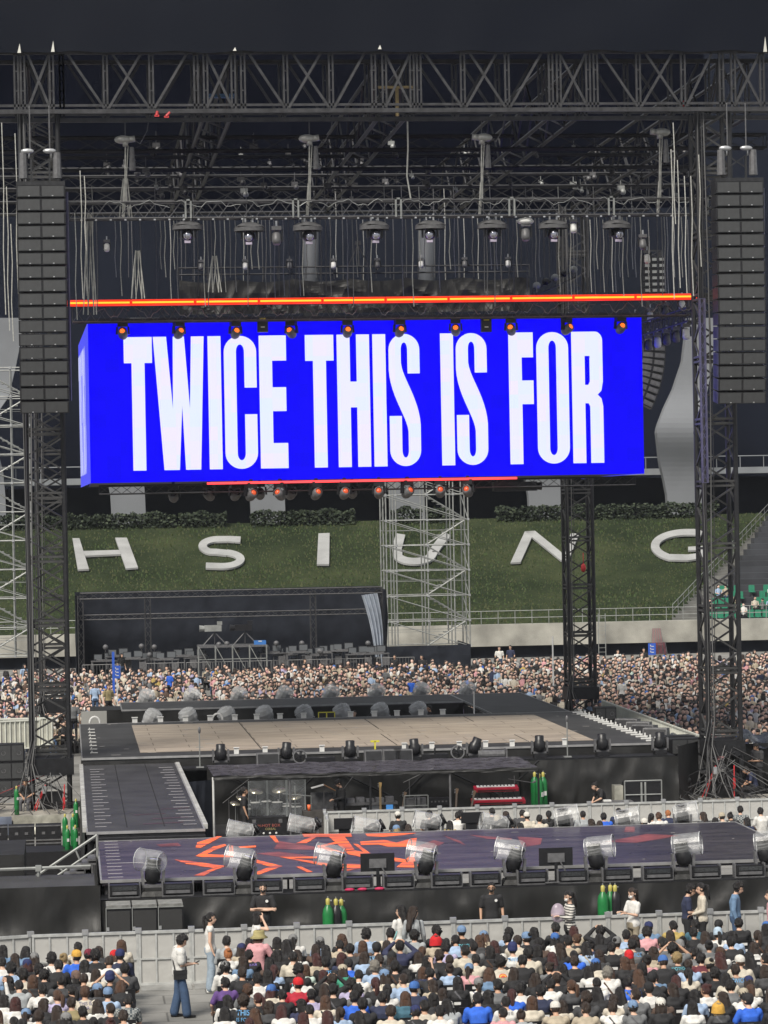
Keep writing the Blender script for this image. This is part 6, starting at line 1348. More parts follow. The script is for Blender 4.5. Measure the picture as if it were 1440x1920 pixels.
# ================================================================ people
def remeshed(mb, mats, name, vox, extra=None, sm=4):
    me=bpy.data.meshes.new('tmp'); me.from_pydata(mb.v,[],mb.f); o=bpy.data.objects.new('tmp',me); C.objects.link(o)
    md=o.modifiers.new('r','REMESH'); md.mode='VOXEL'; md.voxel_size=vox
    s_=o.modifiers.new('s','SMOOTH'); s_.iterations=sm; s_.factor=.5
    dg=bpy.context.evaluated_depsgraph_get(); dg.update(); m2=bpy.data.meshes.new_from_object(o.evaluated_get(dg)); bpy.data.objects.remove(o)
    vs=[v.co.copy() for v in m2.vertices]; fs=[tuple(p.vertices) for p in m2.polygons]; bpy.data.meshes.remove(m2)
    out=MB(); out.add(vs,fs,0)
    if extra: out.add(extra.v,extra.f); out.m=[0]*len(fs)+list(extra.m)
    return out.mesh(name,mats,True)
def limb(g,p0,p1,r0,r1,n=10):
    g.tube(p0,p1,r0,r1,n); g.ell(p0,r0,n,8); g.ell(p1,r1,n,8)
def loft(g,rings,n=16):
    vs=[]
    for c,rx,ry,xa,up in rings:
        c=Vector(c); xa=Vector(xa).normalized(); up=Vector(up).normalized(); ya=up.cross(xa).normalized()
        for i in range(n):
            t=2*math.pi*i/n; ct,st_=math.cos(t),math.sin(t); ex=.8
            vs.append(c+xa*rx*math.copysign(abs(ct)**ex,ct)+ya*ry*math.copysign(abs(st_)**ex,st_))
    m=len(rings); fs=[(j*n+i,j*n+(i+1)%n,(j+1)*n+(i+1)%n,(j+1)*n+i) for j in range(m-1) for i in range(n)]
    fs+=[tuple(range(n-1,-1,-1)),tuple(range((m-1)*n,m*n))]; g.add(vs,fs)
SKIN=[mat('skin_light',(.62,.40,.29),.55,0,.08,9),mat('skin_medium',(.50,.30,.20),.55,0,.08,9),mat('skin_tan',(.40,.23,.15),.55,0,.08,9)]
EYE=mat('eye_dark',(.02,.015,.012),.3); LIP=mat('lip',(.42,.14,.12),.5)
def seated(sex='m',lean=0,hyaw=0,hpitch=0,arms='lap',tilt=0):
    w=.185 if sex=='m' else .158; k=1 if sex=='m' else .95
    J=dict(sex=sex,pel=(0,-.04,.54),waist=(0,-.09+lean*.4,.74*k+.01),chest=(0,-.09+lean*.9,.93*k+.02),neck=(0,-.06+lean*1.15,1.035*k),head=(tilt,.0+lean*1.6+.012,1.190*k-abs(lean)*.25),hyaw=hyaw,hpitch=hpitch,
      sh=w,shz=1.0*k,shy=-.07+lean*1.1,hip=[(-.09,.02,.52),(.09,.02,.52)],kn=[(-.13,.43,.50),(.13,.43,.50)],an=[(-.13,.40,.09),(.13,.40,.09)],toe=(0,1))
    def A(s):
        sx=s*w
        if arms=='lap': return (s*(w+.06),.0+lean,.76*k),(s*.09,.22+lean*.5,.66)
        if arms=='wide': return (s*(w+.10),-.02+lean,.77*k),(s*.22,.24,.60)
        if arms=='phone': return (s*(w+.04),.10+lean,.80*k),(s*.06,.28+lean,.95*k)
        if arms=='raise' : return ((s*(w+.10),.1,.98),(s*(w+.04),.16,1.30)) if s>0 else ((s*(w+.06),.0,.76),(s*.09,.22,.66))
        if arms=='head': return (s*(w+.16),.03,1.06),(s*.12,.06,1.26)
    J['el']=[A(-1)[0],A(1)[0]]; J['wr']=[A(-1)[1],A(1)[1]]; return J
def standing(sex='m',**kw):
    w=.19 if sex=='m' else .16
    J=dict(sex=sex,pel=(0,0,.93),waist=(0,.0,1.08),chest=(0,-.01,1.28),neck=(0,0,1.45),head=(0,.03,1.61),hyaw=0,hpitch=0,sh=w,shz=1.39,shy=0,
      hip=[(-.09,0,.90),(.09,0,.90)],kn=[(-.10,.02,.50),(.10,.02,.50)],an=[(-.11,-.02,.09),(.11,-.02,.09)],el=[(-w-.06,-.02,1.12),(w+.06,-.02,1.12)],wr=[(-w-.07,.06,.88),(w+.07,.06,.88)],toe=(0,1))
    J.update(kw); return J
HS=1.07
def headM(J): return Matrix.Rotation(R_(J['hyaw']),3,'Z')@Matrix.Rotation(R_(J['hpitch']),3,'X')
def parts(J,sleeve='short',bare=False,legs='trousers',vox=.017,fingers=True):
    sex=J['sex']; f=1 if sex=='m' else .9; V=Vector
    HM=headM(J)*HS; hc=V(J['head']); pel,wa,chs,nk=[V(J[q]) for q in ('pel','waist','chest','neck')]
    sh=[V((s*J['sh'],J['shy'],J['shz'])) for s in (-1,1)]
    if 'rot' in J: pass
    xa=(sh[1]-sh[0]).normalized(); el=[V(q) for q in J['el']]; wr=[V(q) for q in J['wr']]; hip=[V(q) for q in J['hip']]; kn=[V(q) for q in J['kn']]; an=[V(q) for q in J['an']]
    def torso(g,e,lowcut=False):
        up=(chs-pel).normalized()
        rs=[(pel-V((0,0,.06)),.15+e,.115+e,xa,up),(pel+V((0,0,.03)),(.155 if sex=='m' else .165)+e,.12+e,xa,up),(wa,(.14 if sex=='m' else .115)+e,(.10 if sex=='m' else .085)+e,xa,up),(chs,(.165 if sex=='m' else .138)+e,.115*f+e,xa,up),((sh[0]+sh[1])/2-up*.005,J['sh']-.01+e,.085*f+e,xa,up),((sh[0]+sh[1])/2+up*.035,.115*f+e,.068+e,xa,up),((sh[0]+sh[1])/2+up*.07,.066*f+e*.8,.056+e*.8,xa,up)]
        loft(g,rs)
        for s_ in sh: g.ell(s_-V((0,0,.012)),.062*f+e,10,8)
    g=MB(); torso(g,0)
    limb(g,nk-V((0,0,.06)),hc-HM@V((0,.02,.06)),.055*f,.050*f)
    g.ell(hc+HM@V((0,-.012,.025)),(.076,.094,.092),14,10,M=HM); g.ell(hc+HM@V((0,.022,-.045)),(.058,.068,.070),12,9,M=HM); g.ell(hc+HM@V((0,.035,-.088)),(.030,.032,.026),8,6,M=HM)
    g.tube(hc+HM@V((0,.082,.012)),hc+HM@V((0,.105,-.022)),.009,.016,8); g.ell(hc+HM@V((0,.100,-.024)),.016,8,6)
    for s in (-1,1): g.ell(hc+HM@V((s*.078,-.008,-.008)),(.012,.020,.030),8,6,M=HM)
    hands=MB()
    for i,s in enumerate((-1,1)):
        limb(g,sh[i],el[i],.050*f,.040*f); limb(g,el[i],wr[i],.040*f,.026*f)
        d=(wr[i]-el[i]).normalized(); hd=V(J['hand'][i]).normalized() if J.get('hand') else (d+V((0,.25,-.1))).normalized(); pc=wr[i]+hd*.05
        side=hd.cross(V((0,0,1))); side=side.normalized() if side.length>.1 else V((1,0,0)); nrm=side.cross(hd)
        Mh=Matrix((side,hd,nrm)).transposed(); g.ell(pc,(.040,.052,.018),10,8,M=Mh)
        if fingers:
            for q,(off,ln) in enumerate(((-.030,.062),(-.010,.075),(.010,.070),(.029,.055))):
                b0=pc+hd*.040+side*off; b1=b0+hd*ln*.55-nrm*.008; b2=b1+hd*ln*.35-nrm*ln*.45; hands.path([b0-hd*.02,b0,b1,b2],[.0095,.0095,.0085,.0065],6)
            b0=pc-hd*.01-side*s*.036; b1=b0+hd*.03-side*s*.022; hands.path([b0+side*s*.012,b0,b1,b1+hd*.026],[.012,.0115,.010,.0075],6)
        limb(g,hip[i],kn[i],.078*f,.054*f); limb(g,kn[i],an[i],.052*f,.036*f); t=V((*J['toe'],0)).normalized(); limb(g,an[i]-V((0,0,.045)),an[i]+t*.15-V((0,0,.055)),.034,.028)
    feat=MB(); feat.add(hands.v,hands.f,0)
    for s in (-1,1):
        feat.ell(hc+HM@V((s*.031,.077,.012)),(.012,.007,.006),8,5,1,M=HM); feat.tube(hc+HM@V((s*.016,.085,.031)),hc+HM@V((s*.048,.074,.033)),.0035,n=4,m=1)
    feat.ell(hc+HM@V((0,.088,-.052)),(.021,.008,.006),8,5,2,M=HM)
    out={'body':(g,feat)}
    g=MB(); bg_=J.get('bag',0); torso(g,(.014 if sex=='m' else .012)+bg_); e=.016+bg_*.8
    if not bare:
        for i in range(2):
            if sleeve=='short':
                m=sh[i].lerp(el[i],.72); limb(g,sh[i],m,.052*f+e,.052*f+e)
            else:
                limb(g,sh[i],el[i],.052*f+e,.043*f+e); limb(g,el[i],wr[i],.042*f+e,.030*f+e*.7)
    out['shirt']=g
    g=MB(); up=V((0,0,1)); loft(g,[(pel-V((0,0,.09)),.16,.125,(1,0,0),up),(pel+V((0,0,.02)),.172*(.95 if sex=='f' else 1),.137,(1,0,0),up),(pel+V((0,0,.07)),.165*(.92 if sex=='f' else 1),.13,(1,0,0),up)])
    wide=J.get('wide',0)
    for i in range(2): limb(g,hip[i],kn[i],.092*f,.068*f+wide); limb(g,kn[i],an[i]+V((0,0,.02)),.066*f+wide,.050*f+wide*1.6)
    out['trousers']=g
    g=MB(); t=V((*J['toe'],0)).normalized()
    for i in range(2): limb(g,an[i]-V((0,0,.045)),an[i]+t*.16-V((0,0,.058)),.045,.034); limb(g,an[i]-V((0,0,.045)),an[i]-t*.05-V((0,0,.055)),.045,.036)
    out['shoes']=g
    return out
PC={}
def pose_meshes(key,J,sleeve='short',bare=False,vox=.018):
    k0=(key,'b')
    if k0 not in PC:
        P=parts(J,sleeve,bare); PC[k0]=remeshed(P['body'][0],[SKIN[0],EYE,LIP],'person',vox,P['body'][1],3); PC[(key,'t')]=remeshed(P['trousers'],[PLAS],'trousers',.022,sm=3); PC[(key,'f')]=remeshed(P['shoes'],[PLAS],'shoes',.016,sm=2)
    k1=(key,sleeve,bare)
    if k1 not in PC: PC[k1]=remeshed(parts(J,sleeve,bare)['shirt'],[PLAS],'shirt',.018,sm=3)
    return PC[k0],PC[k1],PC[(key,'t')],PC[(key,'f')]
# hair and hats in head space (face +Y)
def hair_mesh(style,var=0):
    g=MB(); sd=var*7.3
    def cap(rx,ry,rz,c=(0,-.012,.022),cut=.034,low=-.055,amp=.006,fr=40):
        n,h=26,18; vs=[]
        for j in range(h+1):
            ph=math.pi*j/h
            for i in range(n):
                t=2*math.pi*i/n; d=Vector((math.sin(ph)*math.cos(t),math.sin(ph)*math.sin(t),math.cos(ph)))
                a=amp*noise.noise(Vector((d.x*6,d.y*6,d.z*3+sd)))*2+amp*noise.noise(Vector((d.x*fr*.4,d.y*fr*.4,d.z*3+sd)))
                p=Vector((d.x*(rx+a),d.y*(ry+a),d.z*(rz+a)))+Vector(c)
                if p.y>cut and p.z<.058+.01*math.sin(p.x*60+sd): p=Vector((p.x*.72,p.y*.62,p.z*.85))
                if p.z<low: p=Vector((p.x*.84,p.y*.80-.004,max(p.z,low-.02)))
                vs.append(p)
        g.add(vs,[(j*n+i,(j+1)*n+i,(j+1)*n+(i+1)%n,j*n+(i+1)%n) for j in range(h) for i in range(n)])
    def fall(rows,n=30,amp=.10):
        vs=[]
        for (cx,cy,cz,rx,ry) in rows:
            for i in range(n):
                t=2*math.pi*i/n; k=1+amp*noise.noise(Vector((math.cos(t)*5,math.sin(t)*5,cz*4+sd)))+.10*math.sin(t*n*.5)*(.4+.6*(rows[0][2]-cz))
                vs.append(Vector((cx+rx*math.cos(t)*k,cy+ry*math.sin(t)*k,cz+.02*math.sin(t*9+sd)*(cz<-.2))))
        m=len(rows); g.add(vs,[(j*n+i,(j+1)*n+i,(j+1)*n+(i+1)%n,j*n+(i+1)%n) for j in range(m-1) for i in range(n)]+[tuple(range(n)),tuple(range(m*n-1,(m-1)*n-1,-1))])
    if style=='short': cap(.087,.105,.108,amp=.010,low=-.095)
    if style=='fluffy': cap(.098,.113,.117,amp=.018,low=-.10,fr=70)
    if style=='crop': cap(.082,.100,.102,amp=.003,low=-.065)
    if style=='bob': cap(.092,.106,.104,amp=.007,low=-.2); fall([(0,-.022,.03,.092,.086),(0,-.030,-.04,.100,.084),(0,-.036,-.10,.102,.080),(0,-.036,-.145,.090,.066)])
    if style=='long': cap(.090,.106,.104,amp=.007,low=-.2); fall([(0,-.025,.03,.090,.084),(0,-.045,-.06,.098,.075),(0,-.075,-.16,.105,.058),(.004,-.098,-.27,.104,.046),(0,-.108,-.38-.05*(var%2),.085,.034),(0,-.105,-.44-.05*(var%3),.05,.02)],amp=.14)
    if style=='wavy': cap(.094,.110,.106,amp=.011,low=-.2); fall([(0,-.025,.03,.094,.088),(0,-.045,-.06,.108,.082),(.008,-.075,-.15,.122,.066),(-.006,-.095,-.25,.118,.055),(.006,-.105,-.34,.10,.042),(0,-.10,-.41,.05,.02)],amp=.32)
    if style in('tail','bun'):
        cap(.085,.103,.105,amp=.003,low=-.07)
        if style=='tail': 
            fall([(0,-.118,.055,.022,.022),(0,-.15,.03,.036,.034),(.005,-.150,-.06,.042,.034),(-.004,-.135,-.17,.038,.030),(.0,-.125,-.27,.018,.014)],n=16,amp=.15)
        else: g.ell((0,-.105,.085),(.042,.040,.040),12,9)
    return g.mesh('hair',[PLAS],True)
HAIRN={'short':'short','fluffy':'fluffy short','crop':'cropped','bob':'chin length','long':'long','wavy':'long wavy','tail':'ponytail','bun':'bun'}
def hat_mesh(kind):
    g=MB()
    if kind=='cap':
        g.lathe((0,-.008,.028),[(.101,-.01),(.102,.02),(.094,.06),(.07,.092),(.03,.108),(0.001,.110)],20,M=Matrix.Diagonal((.90,1.07,1)).to_3x3()); g.ell((0,-.008,.137),.010,6,4)
        g.grid(lambda u,v:Vector((.086*math.sin((u-.5)*2.7),.085+.02*math.cos((u-.5)*2.7)+.075*v*math.cos((u-.5)*2.2),.022-.012*v-.02*abs(u-.5))),12,3)
        for i in range(6):
            a=i*math.pi/3; g.path([Vector((math.cos(a)*r*.90,math.sin(a)*r*1.07-.008,z+.028)) for r,z in ((.103,.02),(.096,.06),(.072,.093),(.031,.110))],.0022,3)
    if kind=='beanie':
        n=30; vs=[];pr=[(.100,-.035),(.104,-.02),(.104,.015),(.100,.02),(.102,.05),(.092,.09),(.062,.122),(.02,.135),(.001,.136)]
        for r,z in pr:
            for i in range(n): a=2*math.pi*i/n; q=r*(1+.02*(i%2)); vs.append((q*.9*math.cos(a),q*1.07*math.sin(a)-.01,z+.025))
        g.add(vs,[(j*n+i,j*n+(i+1)%n,(j+1)*n+(i+1)%n,(j+1)*n+i) for j in range(len(pr)-1) for i in range(n)])
    if kind=='bucket': g.lathe((0,-.01,.025),[(.155,-.045),(.160,-.04),(.104,.005),(.098,.07),(.085,.09),(.001,.098)],22,M=Matrix.Diagonal((.92,1.07,1)).to_3x3())
    if kind=='hood':
        n=22; 
        def fn(u,v):
            a=R_(40+280*u+0)-math.pi*0; ph=v*1.9; r=math.sin(min(ph,1.55))
            return Vector((.118*math.sin(R_(-145+290*u))*max(.05,r)*(1+.1*max(0,v-.8)*5),-.128*math.cos(R_(-145+290*u))*max(.05,r)-.01,.145-.15*v-.16*max(0,v-.55)))
        g.grid(fn,n,10)
    return g.mesh(kind,[PLAS],True)
HM_={}; 
for st_ in HAIRN: HM_[st_]=[hair_mesh(st_,v) for v in range(3)]
HT_={k:hat_mesh(k) for k in ('cap','beanie','bucket','hood')}
def fabric(name,col): return mat('fabric_'+name,col,.85,0,.16,14,.25,40)
SH={'black tee':(.020,.020,.022),'white tee':(.66,.65,.62),'cream shirt':(.56,.51,.42),'grey tee':(.15,.155,.16),'navy shirt':(.025,.032,.07),'light blue shirt':(.34,.45,.62),'brown top':(.10,.065,.05),'beige top':(.42,.36,.27),'pink top':(.62,.32,.34),'bright blue shirt':(.03,.13,.62),
 'mustard shirt':(.42,.31,.10),'teal shirt':(.05,.13,.18),'denim jacket':(.14,.23,.36),'red hoodie':(.42,.02,.04),'pale grey hoodie':(.34,.36,.37),'purple top':(.12,.06,.22),'khaki shirt':(.30,.25,.13),'mint top':(.50,.62,.55),'dark grey shirt':(.055,.056,.06),'maroon top':(.12,.025,.035),'green top':(.05,.28,.18),'black hoodie':(.025,.025,.027),'navy hoodie':(.03,.035,.08),'plaid shirt':(.16,.18,.18),'yellow hoodie':(.72,.55,.12),'lilac top':(.42,.38,.55),'striped shirt':(.5,.49,.45)}
SHM={k:fabric(k.replace(' ','_'),v) for k,v in SH.items()}
# stripes / plaid
for nm,c1,c2,sc_v in (('striped shirt',(.62,.60,.55),(.06,.06,.06),34),):
    m=SHM[nm]; nt=m.node_tree; b=nt.nodes['Principled BSDF']; wv=nt.nodes.new('ShaderNodeTexWave'); wv.wave_type='BANDS'; wv.bands_direction='Z'; wv.inputs['Scale'].default_value=sc_v/6.28*1.0; tc=nt.nodes.new('ShaderNodeTexCoord'); nt.links.new(tc.outputs['Object'],wv.inputs['Vector']); cr=nt.nodes.new('ShaderNodeValToRGB'); cr.color_ramp.elements[0].position=.35; cr.color_ramp.elements[0].color=(*c2,1); cr.color_ramp.elements[1].position=.42; cr.color_ramp.elements[1].color=(*c1,1); nt.links.new(wv.outputs['Fac'],cr.inputs[0]); nt.links.new(cr.outputs[0],b.inputs['Base Color'])
m=SHM['plaid shirt']; nt=m.node_tree; b=nt.nodes['Principled BSDF']; ck=nt.nodes.new('ShaderNodeTexChecker'); ck.inputs['Scale'].default_value=22; ck.inputs[1].default_value=(.30,.31,.30,1); ck.inputs[2].default_value=(.06,.075,.085,1); tc=nt.nodes.new('ShaderNodeTexCoord'); nt.links.new(tc.outputs['Object'],ck.inputs['Vector']); nt.links.new(ck.outputs[0],b.inputs['Base Color'])
HC={'black':(.012,.010,.010),'dark brown':(.034,.021,.015),'brown':(.085,.042,.024),'blond':(.34,.24,.11),'orange':(.42,.15,.05),'ash':(.24,.22,.19),'reddish':(.06,.018,.016)}
HCM={k:mat('hair_'+k.replace(' ','_'),v,.42,0,.45,3,.5,60,stretch=(30,30,3)) for k,v in HC.items()}
HATC={'blue':(.05,.14,.40),'denim blue':(.16,.25,.40),'white':(.62,.60,.55),'black':(.018,.018,.02),'red':(.55,.015,.02),'maroon':(.17,.02,.04),'navy':(.02,.028,.10),'grey':(.20,.20,.20),'beige':(.42,.37,.28),'yellow':(.60,.34,.06),'brown':(.14,.09,.07),'khaki':(.36,.31,.14),'striped blue and white':(.4,.5,.6)}
HATM={k:fabric('hat_'+k.replace(' ','_'),v) for k,v in HATC.items()}
TR={'black':(.018,.018,.02),'jeans':(.05,.09,.17),'pale jeans':(.30,.37,.44),'beige':(.34,.29,.21),'grey':(.10,.10,.11)}
TRM={k:fabric('trousers_'+k.replace(' ','_'),v) for k,v in TR.items()}
def person(J,key,loc,rz,shirt,hair,hcol,hat=None,trous='black',sleeve='short',bare=False,skin=0,label='',group=None,scale=1,shoes=True,mask=None,vox=.018,shoecol=None):
    b,s_,t_,f_=pose_meshes(key,J,sleeve,bare,vox)
    o=bpy.data.objects.new('person',b); C.objects.link(o); o.location=loc; o.rotation_euler=(0,0,rz); o.scale=(scale,)*3; tag(o,label,'person',group)
    if skin: o.material_slots[0].link='OBJECT'; o.material_slots[0].material=SKIN[skin]
    def ch(name,me,m,head=False):
        q=bpy.data.objects.new(name,me); C.objects.link(q); q.parent=o; q.material_slots[0].link='OBJECT'; q.material_slots[0].material=m
        if head: q.location=J['head']; q.rotation_euler=headM(J).to_euler(); q.scale=(HS,)*3
        return q
    sh_=ch('shirt',s_,SHM[shirt]); ch('trousers',t_,TRM[trous])
    if shoes: ch('shoes',f_,WHT if shoecol=='white' else PLAS)
    ch('hair',rnd.choice(HM_[hair]),HCM[hcol],True)
    if hat:
        q=ch(hat[0],HT_[hat[0]],HATM[hat[1]],True)
    if mask:
        g=MB(); g.ell((0,.060,-.045),(.050,.046,.040),12,9); 
        for s in (-1,1): g.tube((s*.045,.07,-.03),(s*.080,.0,-.01),.003,n=4)
        q=g.obj('face_mask',WHT if mask=='white' else fabric('mask_black',(.02,.02,.02)),o,True); q.location=J['head']; q.rotation_euler=headM(J).to_euler(); q.scale=(HS,)*3
    return o
from mathutils.bvhtree import BVHTree
def backprint(o,J,lines,m,z=None,w_=.28,size=.085):
    """printed lettering on the back of a shirt, laid onto its surface"""
    sh_=[c_ for c_ in o.children if c_.name.startswith('shirt')][0]; bv=BVHTree.FromPolygons([v.co for v in sh_.data.vertices],[tuple(p.vertices) for p in sh_.data.polygons])
    z0=J['chest'][2]+.06 if z is None else z
    for i,ln in enumerate(lines):
        q=text(ln,size,m,o,(0,0,0),rot=(0,0,0),name='print',ext=0); me=q.data; xs_=[v.co.x for v in me.vertices]; ww=(max(xs_)-min(xs_)) or 1; k=min(1.2,w_/ww)
        bm=bmesh.new(); bm.from_mesh(me); bmesh.ops.triangulate(bm,faces=bm.faces)
        bmesh.ops.subdivide_edges(bm,edges=[e for e in bm.edges if e.calc_length()>.03],cuts=2,use_grid_fill=False); bm.to_mesh(me); bm.free()
        for v in me.vertices:
            x,zz=v.co.x*k,z0-i*size*1.15+v.co.y*k*1.1; h=bv.ray_cast(Vector((x,-1,zz)),Vector((0,1,0)))[0]
            v.co=Vector((x,(h.y if h else -.2)-.006,zz))
        me.update()
PRB=mat('print_blue',(.16,.42,.75),.6); PRP=mat('print_purple',(.30,.22,.65),.6); PRW=mat('print_white',(.65,.65,.65),.6); PRT=mat('print_teal',(.12,.50,.60),.6)
# ---------------- chairs
chp=thing('folding_chair','','chair'); g=MB(); g.box(-.21,.21,-.20,.22,.42,.455); g.obj('seat',PLAS,chp); g=MB(); g.box(-.215,.215,-.265,-.235,.58,.86); g.obj('backrest',PLAS,chp); g=MB(); g.cbox((0,-.271,.79),(.13,.008,.055)); g.obj('number_sticker',WHT,chp)
for sx in (-1,1):
    for (a,b_) in (((sx*.20,-.22,.0),(sx*.20,-.25,.86)),((sx*.20,.2,0),(sx*.20,.18,.44))): g=MB(); g.tube(a,b_,.013,n=5); g.obj('leg',BLK,chp)
POSES={'m':[('m0',seated('m')),('m1',seated('m',.05,0,-14,'phone')),('m2',seated('m',0,32,0,'wide')),('m3',seated('m',.02,-34,-6,'lap')),('m4',seated('m',.12,8,-22,'lap',.02)),('m5',seated('m',0,-10,4,'head'))],
 'f':[('f0',seated('f')),('f1',seated('f',.04,0,-14,'phone')),('f2',seated('f',0,36,-4,'lap')),('f3',seated('f',.02,-36,0,'lap')),('f4',seated('f',.10,-10,-20,'lap',-.02)),('f5',seated('f',0,6,2,'raise'))]}
def proj(P):
    v=Vector(P)-Vector((0,0,CAMZ)); t=v.dot(Fv); return 720+FPX*v.dot(Rv)/t, 960-FPX*v.dot(Uv)/t
rows=[]; ROW0=63.3; RP=.90
NR=12
for r in range(NR):
    Y=ROW0-r*RP; xr=onY(416+ (8 if r%2 else 0),1800,Y).x; seats=[]
    n=0; off=.26*(r%2)
    while True:
        x=xr+.1+off+n*.515
        if proj((x,Y,1.2))[0]>1462: break
        seats.append(('right',n,x,Y)); n+=1
    xl=onY(243,1800,Y).x; n=0
    while True:
        x=xl-.12-off-n*.515
        if proj((x,Y,1.2))[0]<-22: break
        if not(r==0 and n>99): seats.append(('left',n,x,Y))
        n+=1
    rows.append(seats)
